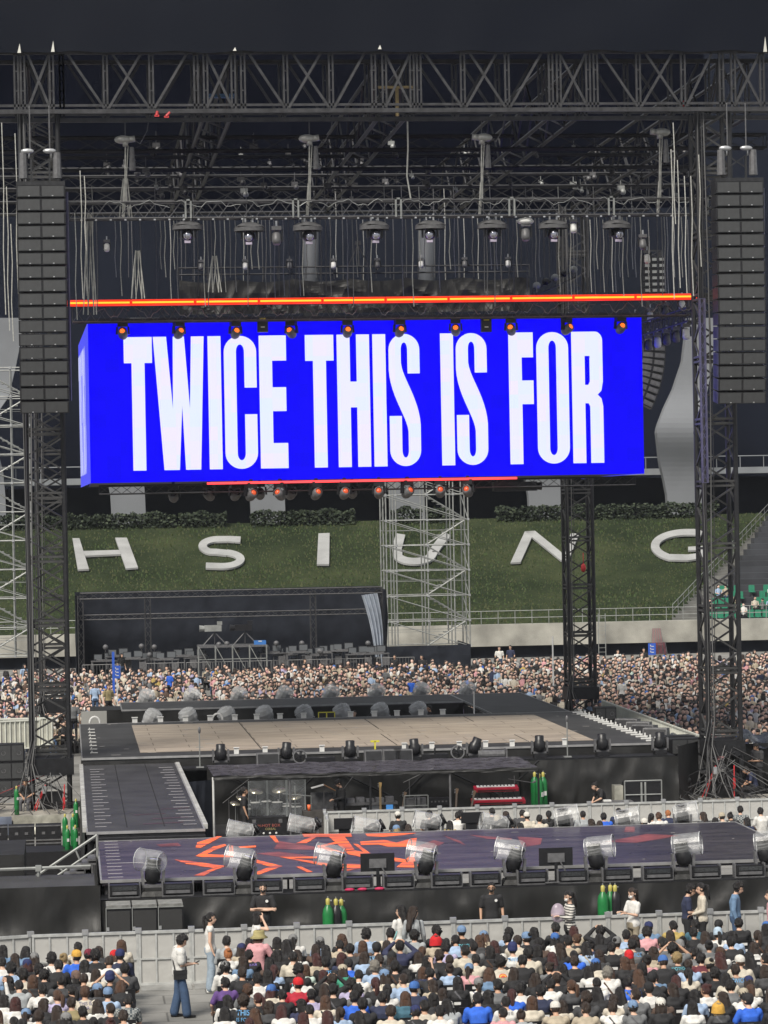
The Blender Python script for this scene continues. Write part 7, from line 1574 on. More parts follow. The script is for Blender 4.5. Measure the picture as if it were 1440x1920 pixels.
NOT=[ # (px,py of head, sex, shirt, sleeve, hair style, hair colour, hat, print)
(432,1762,'m','pale grey hoodie','long','short','black',None,0),(427,1776,'f','white tee','long','bun','orange',None,0),(443,1790,'f','denim jacket','long','bob','dark brown',None,0),(478,1797,'m','black tee','short','short','black',None,3),
(520,1775,'f','black tee','short','wavy','black',None,0),(552,1764,'f','white tee','short','tail','black',('cap','grey'),0),(599,1753,'f','light blue shirt','short','bob','black',('cap','grey'),0),(570,1796,'f','mint top','long','bob','brown',None,0),(679,1762,'f','brown top','long','bob','brown',None,0),
(640,1764,'m','beige top','short','short','black',None,0),(655,1771,'m','dark grey shirt','short','short','black',None,0),(715,1753,'f','beige top','long','bob','dark brown',None,0),(700,1781,'m','grey tee','short','crop','black',('cap','black'),1),(732,1769,'m','navy hoodie','long','short','black',None,0),
(610,1803,'m','black tee','short','short','black',None,4),(636,1813,'f','green top','short','long','dark brown',('cap','beige'),0),(682,1808,'m','light blue shirt','short','fluffy','ash',None,0),(667,1800,'m','bright blue shirt','short','crop','black',('cap','black'),0),(552,1841,'m','red hoodie','long','crop','black',('cap','red'),0),
(547,1818,'m','black tee','short','fluffy','black',None,5),(732,1836,'f','cream shirt','long','wavy','dark brown',('cap','denim blue'),0),(470,1853,'m','grey tee','short','fluffy','brown',None,0),(451,1845,'m','purple top','short','short','black',None,0),(520,1873,'f','dark grey shirt','short','bob','dark brown',None,0),(466,1876,'m','black tee','long','fluffy','dark brown',None,4),
(571,1883,'f','navy hoodie','long','wavy','black',None,0),(622,1884,'f','light blue shirt','short','tail','dark brown',None,0),(612,1867,'f','cream shirt','short','long','brown',None,0),(650,1872,'m','bright blue shirt','short','short','black',None,0),(677,1884,'m','black tee','long','short','black',None,0),(717,1871,'m','navy shirt','long','short','black',None,0),(731,1901,'m','cream shirt','short','short','dark brown',None,0),
(884,1740,'m','black tee','short','crop','black',('cap','denim blue'),5),(799,1746,'m','pale grey hoodie','long','fluffy','black',None,0),(812,1758,'f','beige top','long','bob','dark brown',('hood','red'),0),(842,1747,'m','black tee','short','fluffy','black',None,0),(819,1767,'m','lilac top','short','fluffy','black',None,0),(852,1763,'m','light blue shirt','short','short','black',None,0),
(776,1780,'f','white tee','short','bob','dark brown',None,0),(866,1777,'m','cream shirt','short','short','black',None,0),(902,1768,'f','dark grey shirt','short','long','brown',None,0),(945,1761,'m','black tee','short','short','black',None,0),(966,1754,'m','light blue shirt','short','fluffy','black',None,0),(952,1774,'m','white tee','short','crop','black',('beanie','navy'),1),
(1042,1738,'m','black tee','short','short','black',None,0),(1050,1753,'f','white tee','short','bob','black',('cap','blue'),0),(892,1812,'f','pink top','short','tail','dark brown',('cap','denim blue'),0),(935,1796,'m','black tee','short','short','black',('cap','white'),0),(842,1813,'f','light blue shirt','long','bun','dark brown',None,0),(914,1833,'f','white tee','short','tail','dark brown',('cap','grey'),6),
(942,1813,'m','cream shirt','short','fluffy','black',None,7),(1065,1793,'m','black hoodie','long','short','dark brown',None,0),(794,1861,'m','navy shirt','short','crop','black',('cap','blue'),0),(832,1861,'f','white tee','long','bob','dark brown',None,0),(756,1872,'f','teal shirt','short','long','brown',None,0),(897,1872,'m','bright blue shirt','short','short','black',None,0),(952,1884,'m','white tee','short','crop','black',None,8),(818,1895,'m','white tee','short','short','black',None,0),
(1172,1784,'f','brown top','short','long','brown',('beanie','red'),0),(1247,1731,'m','mustard shirt','long','short','black',None,0),(1292,1734,'m','teal shirt','long','short','black',None,0),(1197,1728,'m','denim jacket','long','crop','black',('cap','navy'),0),(1337,1748,'f','white tee','long','tail','black',('beanie','striped blue and white'),0),(1360,1736,'m','black hoodie','long','crop','black',('cap','black'),0),(1407,1744,'f','black hoodie','long','tail','dark brown',None,0),
(1205,1776,'m','grey tee','short','short','black',None,1),(1292,1776,'f','plaid shirt','long','bob','dark brown',('beanie','grey'),0),(1112,1803,'f','cream shirt','short','bob','black',('cap','blue'),0),(1265,1811,'m','dark grey shirt','short','fluffy','blond',None,2),(1377,1798,'m','cream shirt','long','crop','brown',('cap','white'),0),(1322,1791,'m','maroon top','long','fluffy','black',None,0),(1392,1813,'m','grey tee','short','short','dark brown',None,1),
(1227,1838,'m','black hoodie','long','crop','black',('cap','black'),0),(1162,1843,'m','bright blue shirt','short','short','black',None,0),(1200,1876,'m','grey tee','short','short','black',('cap','denim blue'),0),(1355,1888,'f','dark grey shirt','short','bob','blond',('hood','yellow'),0),(1396,1881,'m','bright blue shirt','short','crop','black',('cap','black'),0),(1420,1893,'f','black tee','short','bob','dark brown',('cap','denim blue'),0),(1430,1907,'m','navy shirt','short','crop','black',('cap','blue'),0),(1225,1906,'f','black tee','short','bob','dark brown',('cap','white'),0),(1132,1821,'m','white tee','short','fluffy','ash',None,0),
(77,1774,'f','brown top','long','wavy','dark brown',('cap','grey'),0),(113,1777,'f','white tee','short','bun','blond',None,0),(119,1785,'m','bright blue shirt','long','crop','black',('cap','yellow'),0),(160,1768,'m','cream shirt','short','short','black',None,0),(161,1791,'m','light blue shirt','short','short','black',('cap','maroon'),0),(203,1782,'f','white tee','short','long','brown',('cap','red'),0),(221,1793,'m','navy shirt','long','crop','black',('cap','navy'),0),
(32,1791,'f','dark grey shirt','short','long','dark brown',None,0),(125,1818,'f','black tee','long','bob','black',('beanie','brown'),0),(181,1853,'f','dark grey shirt','long','bob','dark brown',('cap','denim blue'),0),(210,1849,'m','light blue shirt','short','crop','black',('cap','denim blue'),0),(212,1836,'m','black tee','short','crop','black',('beanie','navy'),0),(120,1881,'m','khaki shirt','short','short','dark brown',None,0),(162,1875,'m','cream shirt','short','short','brown',None,6),(225,1879,'m','plaid shirt','short','short','black',None,0),(27,1838,'f','dark grey shirt','short','wavy','black',None,0),(79,1856,'m','white tee','short','short','black',None,0),(62,1880,'f','black hoodie','long','long','dark brown',None,0)]
assign={}
allseats=[(r,i) for r in range(NR) for i in range(len(rows[r]))]
PX={(r,i):proj((rows[r][i][2],rows[r][i][3]-.0,1.22)) for r,i in allseats}
for nb_ in NOT:
    best=min((k for k in allseats if k not in assign),key=lambda k:(PX[k][0]-nb_[0])**2+1.6*(PX[k][1]-nb_[1])**2)
    if (PX[best][0]-nb_[0])**2+(PX[best][1]-nb_[1])**2<45**2: assign[best]=nb_
rp=random.Random(21)
shw=[('black tee',30),('white tee',16),('cream shirt',9),('dark grey shirt',9),('grey tee',6),('navy shirt',7),('light blue shirt',7),('brown top',4),('beige top',5),('black hoodie',6),('pale grey hoodie',3),('lilac top',2),('pink top',2),('denim jacket',2),('bright blue shirt',1.5)]
bag=[k for k,w_ in shw for _ in range(int(w_*2))]
cnt=0
def desc(shirt,hair,hcol,hat):
    if hat: return '%s, %s %s'%(shirt,hat[1],hat[0])
    if hair=='tail': return '%s, %s ponytail'%(shirt,hcol)
    if hair=='bun': return '%s, %s hair bun'%(shirt,hcol)
    return '%s, %s %s hair'%(shirt,HAIRN[hair],hcol)
for (r,i) in allseats:
    blk,n,x,Y=rows[r][i]; nb_=assign.get((r,i)); rr=rp.random()
    place='%s row, %s %s of aisle'%(ORD[r],ORD[n],blk)
    empty = nb_ is None and (rr<.07 or (870<PX[(r,i)][0]<0) or (840<PX[(r,i)][0]<905 and r>=6 and rr<.6) or (PX[(r,i)][0]>1385 and r in (1,2,3) and rr<.6))
    vis = empty or rr<1
    if vis: put(chp,(x,Y,0),0,('empty' if empty else 'occupied')+' black folding chair, '+place,'audience folding chairs')
    if empty: continue
    if nb_: _,_,sex,shirt,sl,hair,hcol,hat,pr=nb_
    else:
        sex='f' if rp.random()<.58 else 'm'; shirt=rp.choice(bag); sl='long' if ('hoodie' in shirt or 'jacket' in shirt or rp.random()<.3) else 'short'
        hair=rp.choice(['long','long','wavy','long','bob','bob','tail','bun','wavy']) if sex=='f' else rp.choice(['short','short','fluffy','crop'])
        hcol=rp.choice(['black','black','black','dark brown','dark brown','brown','reddish'] if sex=='f' else ['black','black','black','dark brown']); hat=None; pr=0
        if rp.random()<.09: hat=('cap',rp.choice(['blue','white','black','navy','beige','denim blue','grey','black']))
        if rp.random()<.06 and sex=='m': pr=rp.choice((4,5,8)) if 'black' in shirt else 0
    ps=POSES[sex]; q=rp.random(); pk=ps[0] if q<.30 else ps[1] if q<.5 else ps[2] if q<.66 else ps[3] if q<.80 else ps[4] if q<.97 else ps[5]
    if pr: pk=ps[0]
    key,J=pk
    jit=rp.uniform(-.08,.08); sc=rp.uniform(.95,1.05)
    o=person(J,key,(x+jit,Y+rp.uniform(-.04,.06),.0),rp.uniform(-.16,.16),shirt,hair,hcol,hat,rp.choice(['black','black','jeans','grey','pale jeans']),sl,False,rp.choice((0,0,1,0,1)),'person, %s, %s'%(desc(shirt,hair,hcol,hat),place),'seated near audience',sc,shoes=(n==0)); cnt+=1
    if rp.random()<.16 and not pr:
        sh_=[c_ for c_ in o.children if c_.name.startswith('shirt')][0]; bk=(sh_.data.name,'strap')
        if bk not in PC:
            bv=BVHTree.FromPolygons([v.co for v in sh_.data.vertices],[tuple(p_.vertices) for p_ in sh_.data.polygons]); g=MB(); L_=[]
            for j in range(15):
                f=j/14; xx=-.12+.26*f; zz=J['chest'][2]+.14-.34*f; hh=bv.ray_cast(Vector((xx,-1,zz)),Vector((0,1,0)))[0]
                if hh: L_.append(Vector((xx,hh.y-.006,zz)))
            for a_,b_ in zip(L_,L_[1:]): g.add([a_+Vector((-.012,0,-.012)),a_+Vector((.012,0,.012)),b_+Vector((.012,0,.012)),b_+Vector((-.012,0,-.012))],[(0,1,2,3)])
            PC[bk]=g.mesh('bag_strap',[PLAS])
        q_=bpy.data.objects.new('bag_strap',PC[bk]); C.objects.link(q_); q_.parent=o; q_.material_slots[0].link='OBJECT'; q_.material_slots[0].material=rp.choice([PLAS,TRM['beige'],TRM['grey'],HCM['brown']])
    if pr==1: backprint(o,J,['TWICE'],PRB,w_=.30,size=.13)
    if pr==2: backprint(o,J,['NOTFOR'],PRT,w_=.32,size=.10)
    if pr==3: backprint(o,J,['THIS IS FOR'],PRP,w_=.30,size=.07)
    if pr==4: backprint(o,J,['THIS','IS FOR'],PRB,w_=.24,size=.10)
    if pr==5: backprint(o,J,['TWICE'],PRT,z=J['chest'][2]-.02,w_=.26,size=.11)
    if pr==6: backprint(o,J,['THIS IS','FOR'],mat('print_navy',(.06,.06,.2),.6),w_=.24,size=.07)
    if pr==7:
        g=MB()
        sh_=[c_ for c_ in o.children if c_.name.startswith('shirt')][0]; bv=BVHTree.FromPolygons([v.co for v in sh_.data.vertices],[tuple(p.vertices) for p in sh_.data.polygons])
        for j,(ra,rb,mi) in enumerate(((.085,.065,0),(.065,.045,1),(.045,.0,0))):
            for a in range(10):
                t0=math.pi*a/10; t1=math.pi*(a+1)/10; q4=[]
                for (rad,tt) in ((ra,t0),(ra,t1),(rb,t1),(rb,t0)):
                    xx,zz=rad*math.cos(tt),J['chest'][2]-.02+rad*math.sin(tt)*.8; h=bv.ray_cast(Vector((xx,-1,zz)),Vector((0,1,0)))[0]; q4.append(Vector((xx,(h.y if h else -.2)-.005,zz)))
                g.add(q4,[(0,1,2,3)],mi)
        g.obj('print',[mat('print_red',(.6,.08,.04),.6),mat('print_yellow',(.7,.45,.08),.6)],o)
    if pr==8: backprint(o,J,['THIS IS'],mat('print_dark',(.03,.03,.04),.6),w_=.2,size=.08)
print('AUDIENCE',cnt)
# ---------------- middle audience between near stage and band pit
MID=[(746,1527,'m','black hoodie',('cap','white'),'short','black'),(743,1549,'f','white tee',('cap','denim blue'),'bob','blond'),(805,1525,'m','black tee',None,'fluffy','black'),(858,1527,'m','white tee',None,'short','black'),(866,1524,'m','black tee',None,'short','black'),(898,1532,'f','dark grey shirt',None,'bob','dark brown'),(922,1520,'m','black tee',None,'short','black'),(933,1531,'f','white tee',('beanie','beige'),'bob','dark brown'),(950,1522,'f','brown top',None,'bob','dark brown'),
(977,1523,'m','dark grey shirt',None,'short','black'),(988,1528,'m','cream shirt',('cap','white'),'crop','black'),(975,1544,'f','black tee',None,'long','black'),(1012,1533,'m','cream shirt',None,'short','black'),(1029,1521,'f','black tee',None,'tail','black'),(1067,1523,'f','grey tee',None,'bob','dark brown'),(1093,1525,'m','pale grey hoodie',None,'crop','black'),(1108,1537,'f','brown top',None,'wavy','dark brown'),(1133,1529,'m','bright blue shirt',None,'short','black'),(1124,1540,'f','black tee',None,'long','dark brown'),
(1160,1520,'m','navy shirt',None,'short','black'),(1190,1525,'f','black tee',None,'long','black'),(1208,1540,'m','white tee',('cap','white'),'crop','black'),(1222,1526,'f','white tee',None,'tail','black'),(1237,1528,'m','white tee',None,'short','brown'),(1255,1523,'m','navy shirt',None,'crop','orange'),(1275,1521,'m','black tee',None,'short','black'),(1318,1524,'f','dark grey shirt',None,'wavy','dark brown'),(1342,1534,'f','black tee',None,'bob','black'),(1356,1529,'m','cream shirt',('cap','beige'),'crop','black'),(1375,1524,'f','black tee',None,'bun','black'),
(1388,1516,'m','plaid shirt',None,'short','black'),(1400,1534,'f','navy shirt',None,'bob','black'),(1427,1519,'m','white tee',None,'short','black'),(843,1540,'f','mustard shirt',None,'long','black'),(770,1546,'f','brown top',None,'long','dark brown'),(1170,1543,'f','grey tee',None,'bob','dark brown'),(1068,1543,'m','black tee',None,'short','black')]
for k,(px,py,sex,shirt,hat,hair,hcol) in enumerate(MID):
    key,J=POSES[sex][(0,2,3,1,4)[k%5]]; p=onZ(px,py,1.24); 
    person(J,key,(p.x,min(p.y,88.9),0),rp.uniform(-.3,.3),shirt,hair,hcol,hat,'black','short',False,k%2,'seated person behind the near stage, %s, %s'%(desc(shirt,hair,hcol,hat),'at pixel' if 0 else nth(k,999)) if 0 else 'seated person behind the near stage, '+desc(shirt,hair,hcol,hat),'seated middle audience',1,shoes=False)
# labels of the middle audience told apart by order from the left
mids=sorted([o for o in bpy.data.objects if o.get('group')=='seated middle audience'],key=lambda o:proj(o.location)[0])
for k,o in enumerate(mids): o['label']=o['label'].replace('seated person behind the near stage','person behind near stage')+', '+nth(k,len(mids))
# ---------------- people standing
def look(J,yaw,pitch): J['hyaw']=yaw; J['hpitch']=pitch; return J
def P(px,py,z=0): return onZ(px,py,z)
def stand(px,py,Y,rz,J,key,shirt,hair,hcol,label,z=None,**kw):
    """py: pixel row of the top of the head"""
    h=1.735 if J['sex']=='m' else 1.72
    p=onY(px,py,Y); zz=(p.z-h*kw.get('scale',1)) if z is None else z
    return person(J,key,(p.x,Y,zz),rz,shirt,hair,hcol,label=label,vox=.014,**kw)
# man with phone
Jm=standing('m',bag=.028,sh=.205,hyaw=0,hpitch=-32,head=(0,.07,1.585),neck=(0,.02,1.44),el=[(-.24,.0,1.12),(.24,.0,1.12)],wr=[(-.05,.26,1.10),(.05,.26,1.10)],wide=.03,an=[(-.12,-.10,.09),(.12,.12,.09)],kn=[(-.11,-.01,.5),(.11,.08,.5)],hand=[(.3,.8,.1),(-.3,.8,.1)])
pm=P(338,1908); man=person(Jm,'phone_man',(pm.x,pm.y,0),-math.pi/2+.15,'white tee','fluffy','black',trous='jeans',label='person in white tee and wide jeans standing in the aisle looking at a phone',vox=.013)
Mp=Matrix.Translation(man.location)@Matrix.Rotation(-math.pi/2+.15,4,'Z')
g=MB(); g.cbox((0,0,0),(.075,.15,.01)); o=g.obj('phone',PLAS); o.location=Mp@Vector((0,.36,1.125)); o.rotation_euler=(R_(25),0,-math.pi/2+.15); tag(o,'black phone held by the standing person in the aisle','phone')
g=MB()
g.box(.14,.22,-.15,.12,.82,1.0); g.box(.135,.226,-.155,.125,.93,1.01); 
g.path([(.20,-.13,1.0),(.10,-.15,1.2),(-.12,-.08,1.44),(-.13,.06,1.43),(.04,.15,1.25),(.20,.10,1.0)],.012,6); o=g.obj('shoulder_bag',fabric('bag_black',(.02,.02,.022))); o.location=man.location; o.rotation_euler=man.rotation_euler; tag(o,'small black shoulder bag worn by the standing person in the aisle','bag')
# women by the barrier
Jw=standing('f',hyaw=-10,hpitch=-4,wide=.03); w1=stand(393,1713,64.0,-math.pi/2,Jw,'w_stand','white tee','tail','black','person in white sleeveless top and pale jeans standing by the barrier facing right',z=0,bare=True,trous='pale jeans',shoecol='white',scale=1.0)
Jh=standing('f',hyaw=-8,hpitch=0,el=[(-.22,.02,1.12),(.24,.18,1.36)],wr=[(-.20,.08,.9),(.09,.10,1.60)]); stand(481,1706,63.95,-math.pi/2+.2,Jh,'w_hand','white tee','bob','black','person in white top with one hand raised to the face standing by the barrier',z=0,bare=True,trous='pale jeans')
# guards
Jg=standing('m',el=[(-.27,.08,1.13),(.27,.08,1.13)],wr=[(.12,.20,1.17),(-.12,.21,1.13)],hand=[(1,.1,0),(-1,.1,.1)],hpitch=-4)
gd1=stand(493,1655,67.0,math.pi-.1,Jg,'guard_cross','black tee','short','black','guard in black shirt and black mask standing behind the barrier with crossed arms',mask='black')
Jg2=standing('m',hpitch=-3,hyaw=-14); gd2=stand(921,1654,66.9,math.pi,Jg2,'guard_down','black tee','crop','black','guard in black shirt, glasses and black mask standing behind the barrier with hanging arms',mask='black',skin=1)
for gg,J_ in ((gd1,Jg),(gd2,Jg2)):
    g=MB(); M_=Matrix.Rotation(R_(90),3,'X'); g.lathe((-.085,.128,1.33),[(0,0),(.032,0),(.035,-.004)],12,0,M_); g.obj('chest_badge',WHT,gg)
g=MB()
for s in (-1,1): g.path([(s*.031+.022*math.cos(a/8*6.283),.098,.012+.017*math.sin(a/8*6.283)) for a in range(9)],.0025,4); g.tube((s*.052,.095,.015),(s*.078,.0,.015),.002,n=3)
g.tube((-.01,.1,.014),(.01,.1,.014),.002,n=3); q=g.obj('glasses',PLAS,gd2); q.location=Jg2['head']; q.rotation_euler=headM(Jg2).to_euler(); q.scale=(HS,)*3
# two women leaving, seen from behind
Jb=standing('f',hyaw=30,hpitch=-8,el=[(-.22,.02,1.12),(.22,.06,1.12)],wr=[(-.16,.2,1.05),(.14,.22,1.05)]); stand(752,1708,64.1,.5,Jb,'w_back','white tee','wavy','black','person in loose white shirt with dark hair standing by the barrier, left of a pair',z=0,sleeve='long',trous='pale jeans')
stand(775,1702,63.9,-.3,standing('f',hyaw=-50,hpitch=-5),'w_back2','pale grey hoodie','wavy','dark brown','person in pale top with a black shoulder bag by the barrier, right of a pair',z=0,sleeve='long',trous='black')
p=onY(783,1735,63.6); g=MB(); g.box(-.12,.12,-.05,.05,0,.26); g.path([(-.1,0,.25),(-.12,.05,.5),(-.08,.1,.72),(.05,.1,.7),(.1,0,.25)],.012,5); o=g.obj('shoulder_bag',fabric('bag_black',(0,0,0))); o.location=(p.x,63.66,.78); tag(o,'black handbag hanging from the right person of the pair at the barrier','bag')
p=onY(745,1735,63.6); g=MB(); g.ell((0,0,.2),(.17,.10,.22),12,8); g.tube((-.08,-.06,.4),(.0,-.08,.62),.015,n=5); o=g.obj('tote_bag',fabric('bag_teal',(.22,.50,.50)),smooth=True); o.location=(p.x,63.75,.62); tag(o,'pale teal tote bag carried by the left person of the pair','bag')
# striped shirt woman
Js=standing('f',hyaw=12,hpitch=-14,el=[(-.19,.06,1.15),(.19,.08,1.16)],wr=[(-.10,.26,1.20),(.10,.27,1.22)]); s1=stand(1068,1687,64.0,math.pi/2+.2,Js,'w_stripe','striped shirt','tail','black','person in striped shirt and white mask holding a clear bag by the barrier',z=.22,sleeve='long',mask='white',trous='black')
p=onY(1046,1712,64.0); g=MB(); g.ell((0,0,0),(.16,.10,.22),12,9); o=g.obj('plastic_bag',clear('bag_plastic',(.6,.5,.6),.6,.3),smooth=True); o.location=p; tag(o,'crumpled clear plastic bag held by the person in the striped shirt','bag')
stand(1187,1681,64.0,math.pi/2+.5,Js,'w_stripe','white tee','tail','dark brown','person in white top and white mask leaning behind the denim jacket seat',z=.24,sleeve='short',mask='white',trous='beige')
# couple at right
Jc=standing('m',hyaw=0,hpitch=-24,head=(0,.09,1.59),el=[(-.24,.02,1.13),(.24,.02,1.13)],wr=[(-.08,.25,1.08),(.10,.25,1.08)]); stand(1288,1672,64.3,-math.pi/2-.1,Jc,'m_couple','navy shirt','fluffy','black','person in dark navy shirt leaning towards the person in the cream sweater',z=.25,sleeve='short',trous='black')
Jd=standing('f',hyaw=0,hpitch=-14,el=[(-.20,.02,1.14),(.20,.02,1.14)],wr=[(-.08,.22,1.06),(.08,.22,1.02)]); stand(1316,1670,64.15,math.pi/2,Jd,'w_couple','cream shirt','tail','black','person in cream sweater and black trousers facing the person in navy',z=.28,sleeve='long',trous='black')
stand(1378,1672,64.2,-math.pi/2-.3,standing('m',hpitch=-26,head=(0,.09,1.59),an=[(-.1,-.2,.09),(.1,.2,.09)]),'m_walk','denim jacket','fluffy','black','person in denim jacket walking along the barrier at right looking down',z=.28,sleeve='long',trous='jeans')
stand(1446,1690,64.0,math.pi/2,Jw,'w_stand','pink top','long','dark brown','person in pink at the right edge of the photo by the barrier',z=.1,trous='black')
# bucket hat in pink
Jp=seated('f',.03,-40,0,'wide'); p=onY(485,1757,62.3); person(Jp,'pink_hat',(p.x,62.3,p.z-1.26),-.3,'pink top','long','brown',('bucket','khaki'),'beige','short',False,0,'person in pink top and khaki bucket hat rising from a seat at the aisle',None,1.12)
# crew
stand(457,1474,93.2,-math.pi/2,standing('m',hpitch=-4),'crew_side','black tee','short','black','crew member in black standing left of the drum shield facing right',skin=1,z=.0)
stand(639,1472,95.0,math.pi/2+.3,Jc,'m_couple','black hoodie','crop','black','band member in black cap bending over the mixing desk',hat=('cap','black'),sleeve='long',z=.02)
Jk=seated('m',.16,0,-20,'lap'); p=onY(1128,1466,95.6); person(Jk,'crouch',(p.x,95.6,p.z-1.28),math.pi/2+.3,'black tee','bun','black',None,'black','short',False,0,'crew member in black crouching at a small table before the right cloth',None,1.0)
p=onY(1287,1442,98.6); person(POSES['m'][1][1],'m1',(p.x,98.6,p.z-1.33),math.pi/2+.2,'black tee','short','black',None,'black','short',False,1,'crew member in black sitting left of the right tower',None,1)
stand(1420,1392,100.2,math.pi/2+.4,Jm,'phone_man','dark grey shirt','short','black','crew member in dark shirt standing right of the right tower holding a phone',skin=1)
p=onY(1412,1437,98.8); person(Jk,'crouch',(p.x,98.8,p.z-1.27),math.pi/2,'navy shirt','short','black',None,'black','short',False,1,'crew member in navy shirt bending down right of the right tower',None,1)
p=onY(52,1458,98.8); person(Jk,'crouch',(p.x,98.8,p.z-1.28),-.3+math.pi,'dark grey shirt','short','black',None,'grey','short',False,1,'crew member in grey sitting left of the left tower base',None,1)
stand(806,1322,119.5,math.pi/2,standing('m'),'crew_plain','black tee','crop','black','crew member in the service gap before the rear cross stage at right',skin=1)
stand(664,1332,118.5,math.pi,standing('m'),'crew_plain','black tee','crop','dark brown','crew member in the service gap with only the head showing',skin=0)
stand(137,1312,121,0,standing('m'),'crew_plain','grey tee','short','black','crew member in grey standing beside the left tower facing the crowd')
# standing figures in and behind the far crowd
FARS=[(1166,1272,138,'white tee','short','black','person in white shirt standing at the edge of the far right crowd'),(936,1212,180,'white tee','short','black','person in white shirt standing behind the far crowd, left of a pair'),(957,1210,180,'navy shirt','short','black','person in navy shirt standing behind the far crowd, right of a pair'),(178,1280,140,'light blue shirt','short','black','person in pale blue shirt standing in the far crowd at left'),(203,1283,139,'khaki shirt','short','brown','person in khaki standing beside the pale blue shirt at left'),
(45,1245,170,'light blue shirt','bob','black','person in light clothes standing behind the crowd at the far left'),(740,1228,168,'black tee','short','black','person in black standing before the black scaffold skirt'),(791,1228,168,'black tee','tail','black','second person in black standing before the scaffold skirt'),(771,1270,150,'bright blue shirt','short','black','person in bright blue shirt standing in the middle of the far crowd'),(724,1252,158,'grey tee','short','black','person in grey walking in the far crowd near the silver curtain'),
(1158,1218,182,'white tee','tail','black','person in white standing at the wall right of the rear tower'),(1207,1215,182,'black tee','short','black','person in black standing at the wall by the blue sign'),(1257,1228,172,'grey tee','short','black','person in grey standing in the far crowd before the streamers'),(1414,1218,178,'cream shirt','bob','black','person in cream standing behind the crowd at the right edge'),(1297,1265,152,'pink top','short','black','person in pink shirt standing in the far right crowd'),(1380,1255,150,'white tee','short','black','person in white with dark trousers standing at far right'),(1400,1258,152,'black tee','short','black','person in black standing at far right beside the white shirt'),(1425,1255,151,'navy shirt','short','black','person in navy standing at the far right edge'),(318,1258,156,'bright blue shirt','short','black','person in blue jersey standing in the far left crowd'),(227,1225,172,'black tee','bob','black','technician in black standing by the control desks at left'),(571,1235,171,'black tee','short','black','technician in black standing by the control desks at right'),(1345,1262,150,'white tee','tail','dark brown','person in white standing between the right tower and its neighbour')]
for k,(px,py,Y,sh,ha,hc,lb) in enumerate(FARS): 
    o=stand(px,py,Y,math.pi+rp.uniform(-.9,.9),standing('m') if k%3 else standing('f'),'far_m' if k%3 else 'far_f',sh,ha,hc,lb,trous=rp.choice(['black','beige','jeans']))
# ---------------- far seated crowd (uncountable mass)
tm=MB()
tm.ell((0,.0,1.20),(.088,.10,.125),8,6,0); tm.ell((0,.024,1.262),(.101,.106,.092),8,6,1)
for i in range(4): pass
def tors(g,m):
    n=8; vs=[]
    for z,rx,ry in ((.50,.17,.12),(.75,.15,.11),(.98,.20,.11),(1.06,.09,.07),(1.12,.05,.05)):
        for i in range(n): t=2*math.pi*i/n; vs.append((rx*math.cos(t),ry*math.sin(t)-.0,z))
    g.add(vs,[(j*n+i,j*n+(i+1)%n,(j+1)*n+(i+1)%n,(j+1)*n+i) for j in range(4) for i in range(n)],m)
tors(tm,2)
for s in (-1,1):
    tm.tube((s*.20,0,1.0),(s*.24,-.04,.76),.05,.045,5,2,False); tm.tube((s*.24,-.04,.76),(s*.08,-.24,.72),.04,.03,5,0,False); tm.tube((s*.09,0,.52),(s*.12,-.42,.50),.08,.06,5,3,False); tm.tube((s*.12,-.42,.50),(s*.12,-.40,0.02),.055,.04,5,3,False)
th=MB(); th.ell((0,.05,1.12),(.13,.08,.19),7,5,1)
fm=[mat('crowd_skin_light',(.74,.50,.40),.6),mat('crowd_skin_medium',(.62,.40,.30),.6),HCM['black'],HCM['dark brown'],TRM['black'],TRM['jeans'],TRM['beige']]; cl=['black tee','white tee','cream shirt','grey tee','navy shirt','light blue shirt','beige top','pink top','dark grey shirt','brown top','lilac top','bright blue shirt','maroon top','mustard shirt','mint top']; wts=[14,22,17,7,6,7,11,6,4,4,3,1.5,1.5,1,1]
fm+= [SHM[c_] for c_ in cl]+[HATM['white'],HATM['blue'],HATM['black']]
rc=random.Random(99)
def crowd(name,label,spots):
    V_=[];F_=[];M_i=[]
    for (x,y,z0) in spots:
        a=rc.uniform(-.7,.7); ca,sa=math.cos(a),math.sin(a); k=rc.uniform(.92,1.08); hp=rc.uniform(-.05,.05)
        nz=noise.noise(Vector((x*.22,y*.25,8))); cs_=7+rc.choices(range(len(cl)),[w_*(1+1.6*max(-.55,nz)*(1 if cl[q_] in ('white tee','cream shirt','beige top') else -.8)) for q_,w_ in enumerate(wts)])[0]; hr=rc.choice((2,2,3)); sk=rc.choice((0,0,1)); tr=rc.choice((4,4,5,6))
        if rc.random()<.05: hr=7+len(cl)+rc.randrange(3)
        mp_={0:sk,1:hr,2:cs_,3:tr}; srcs=[tm]+([th] if rc.random()<.5 else []); back=rc.random()<.12
        if back: ca,sa=-ca,-sa
        for T in srcs:
            o_=len(V_)
            V_.extend([(x+(p[0]*ca-p[1]*sa)*k,y+(p[0]*sa+p[1]*ca)*k+(hp if p[2]>1.1 else 0),z0+p[2]*k) for p in T.v]); F_.extend([tuple(i+o_ for i in f) for f in T.f]); M_i.extend([mp_[m] for m in T.m])
    me=bpy.data.meshes.new(name); me.from_pydata(V_,[],F_)
    for q in fm: me.materials.append(q)
    me.polygons.foreach_set('material_index',M_i); me.polygons.foreach_set('use_smooth',[True]*len(F_)); me.update()
    o=bpy.data.objects.new(name,me); C.objects.link(o); return tag(o,label,'crowd',kind='stuff')
sp_=[]
XT=onY(1089,1300,131).x
Y=137.0
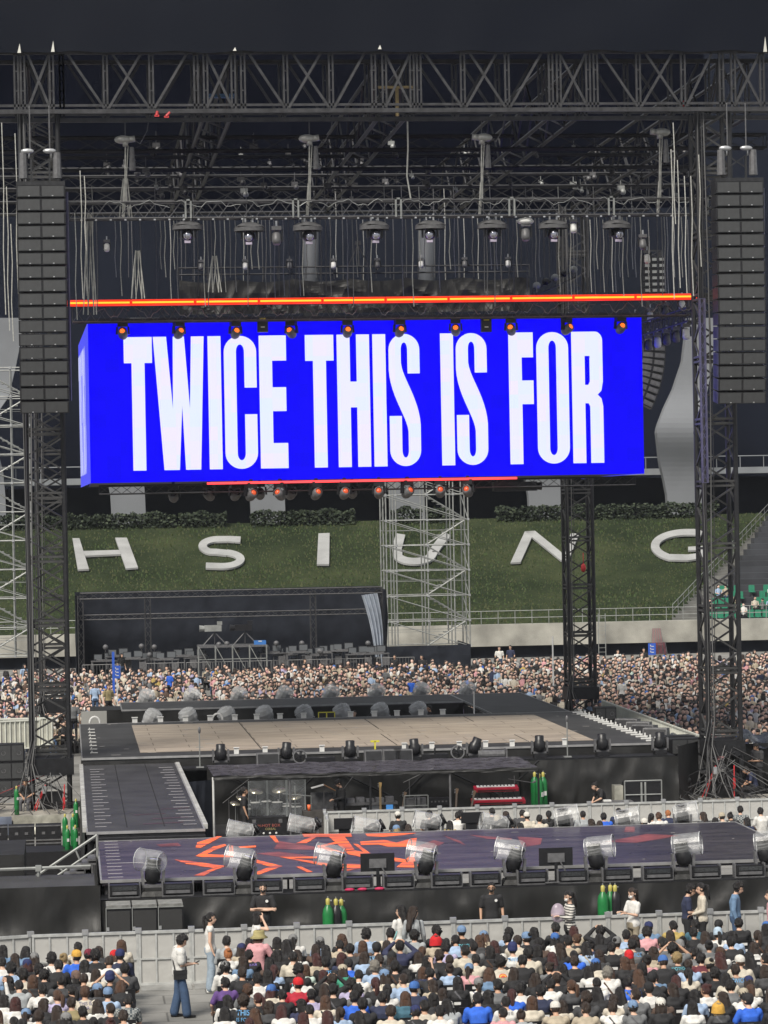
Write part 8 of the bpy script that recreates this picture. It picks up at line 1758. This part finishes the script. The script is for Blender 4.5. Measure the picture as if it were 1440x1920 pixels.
while Y<172:
    x=onY(-25,1300,Y).x; x1=onY(1465,1300,Y).x
    while x<x1:
        px=proj((x,Y,1.2))[0]
        ok=rc.random()<(.95 if Y<166 else .80) and noise.noise(Vector((x*.28,Y*.35,4)))<.36 and not (abs((x-7)%15.5)<.75)
        if 715<px<730 and Y>160: ok=False
        if Y>170.3 and 145<px<715: ok=False
        if ok: sp_.append((x+rc.uniform(-.12,.12),Y+rc.uniform(-.2,.2),.35*max(0,(Y-148)/22)))
        x+=.55
    Y+=1.0
crowd('far_crowd','dense seated crowd filling the ground behind the stages',sp_); n1_=len(sp_)
sp_=[]
A=onZ(1128,1312,2.15); B_=onZ(1332,1386,2.15)
Y=108
while Y<137:
    xb=A.x+(B_.x-A.x)*(A.y-Y)/(A.y-B_.y)+.6; x=xb; x1=onY(1465,1330,Y).x
    while x<x1:
        if rc.random()<.86: sp_.append((x+rc.uniform(-.12,.12),Y+rc.uniform(-.2,.2),0.3))
        x+=.6
    Y+=1.05
crowd('right_crowd','dense seated crowd right of the tan stage behind the slatted barriers',sp_)
sp_=[]; Y=108
while Y<137:
    x=onY(-25,1300,Y).x; x1=-2.2 if Y<128 else 1.8
    while x<x1:
        if rc.random()<.9 and not(Y<113): sp_.append((x+rc.uniform(-.12,.12),Y+rc.uniform(-.2,.2),0.2))
        x+=.55
    Y+=.9
crowd('left_crowd','dense seated crowd left of the stages behind the left tower',sp_)

sp_=[]
for k in range(0,5):
    y=SLY0+1.4+k*1.0
    for j in range(16):
        if rc.random()<.3: sp_.append((XR0+2.7+(XR1-XR0)*k/26+j*.55,y,2.0+k*.42))
crowd('terrace_crowd','scattered people seated on the far right terrace among green seats',sp_)

# ================================================================ thin night haze over the floodlit ground
hz=bpy.data.materials.new('haze'); hz.use_nodes=True; nt=hz.node_tree; nt.nodes.clear(); o_=nt.nodes.new('ShaderNodeOutputMaterial'); pv=nt.nodes.new('ShaderNodeVolumePrincipled'); pv.inputs['Color'].default_value=(.86,.90,1,1); pv.inputs['Density'].default_value=0.0001; nt.links.new(pv.outputs[0],o_.inputs['Volume'])
g=MB(); g.box(-256,256,-66,506,-1,66); o=g.obj('haze',hz); tag(o,'thin pale night haze in the floodlit air','haze',kind='stuff')
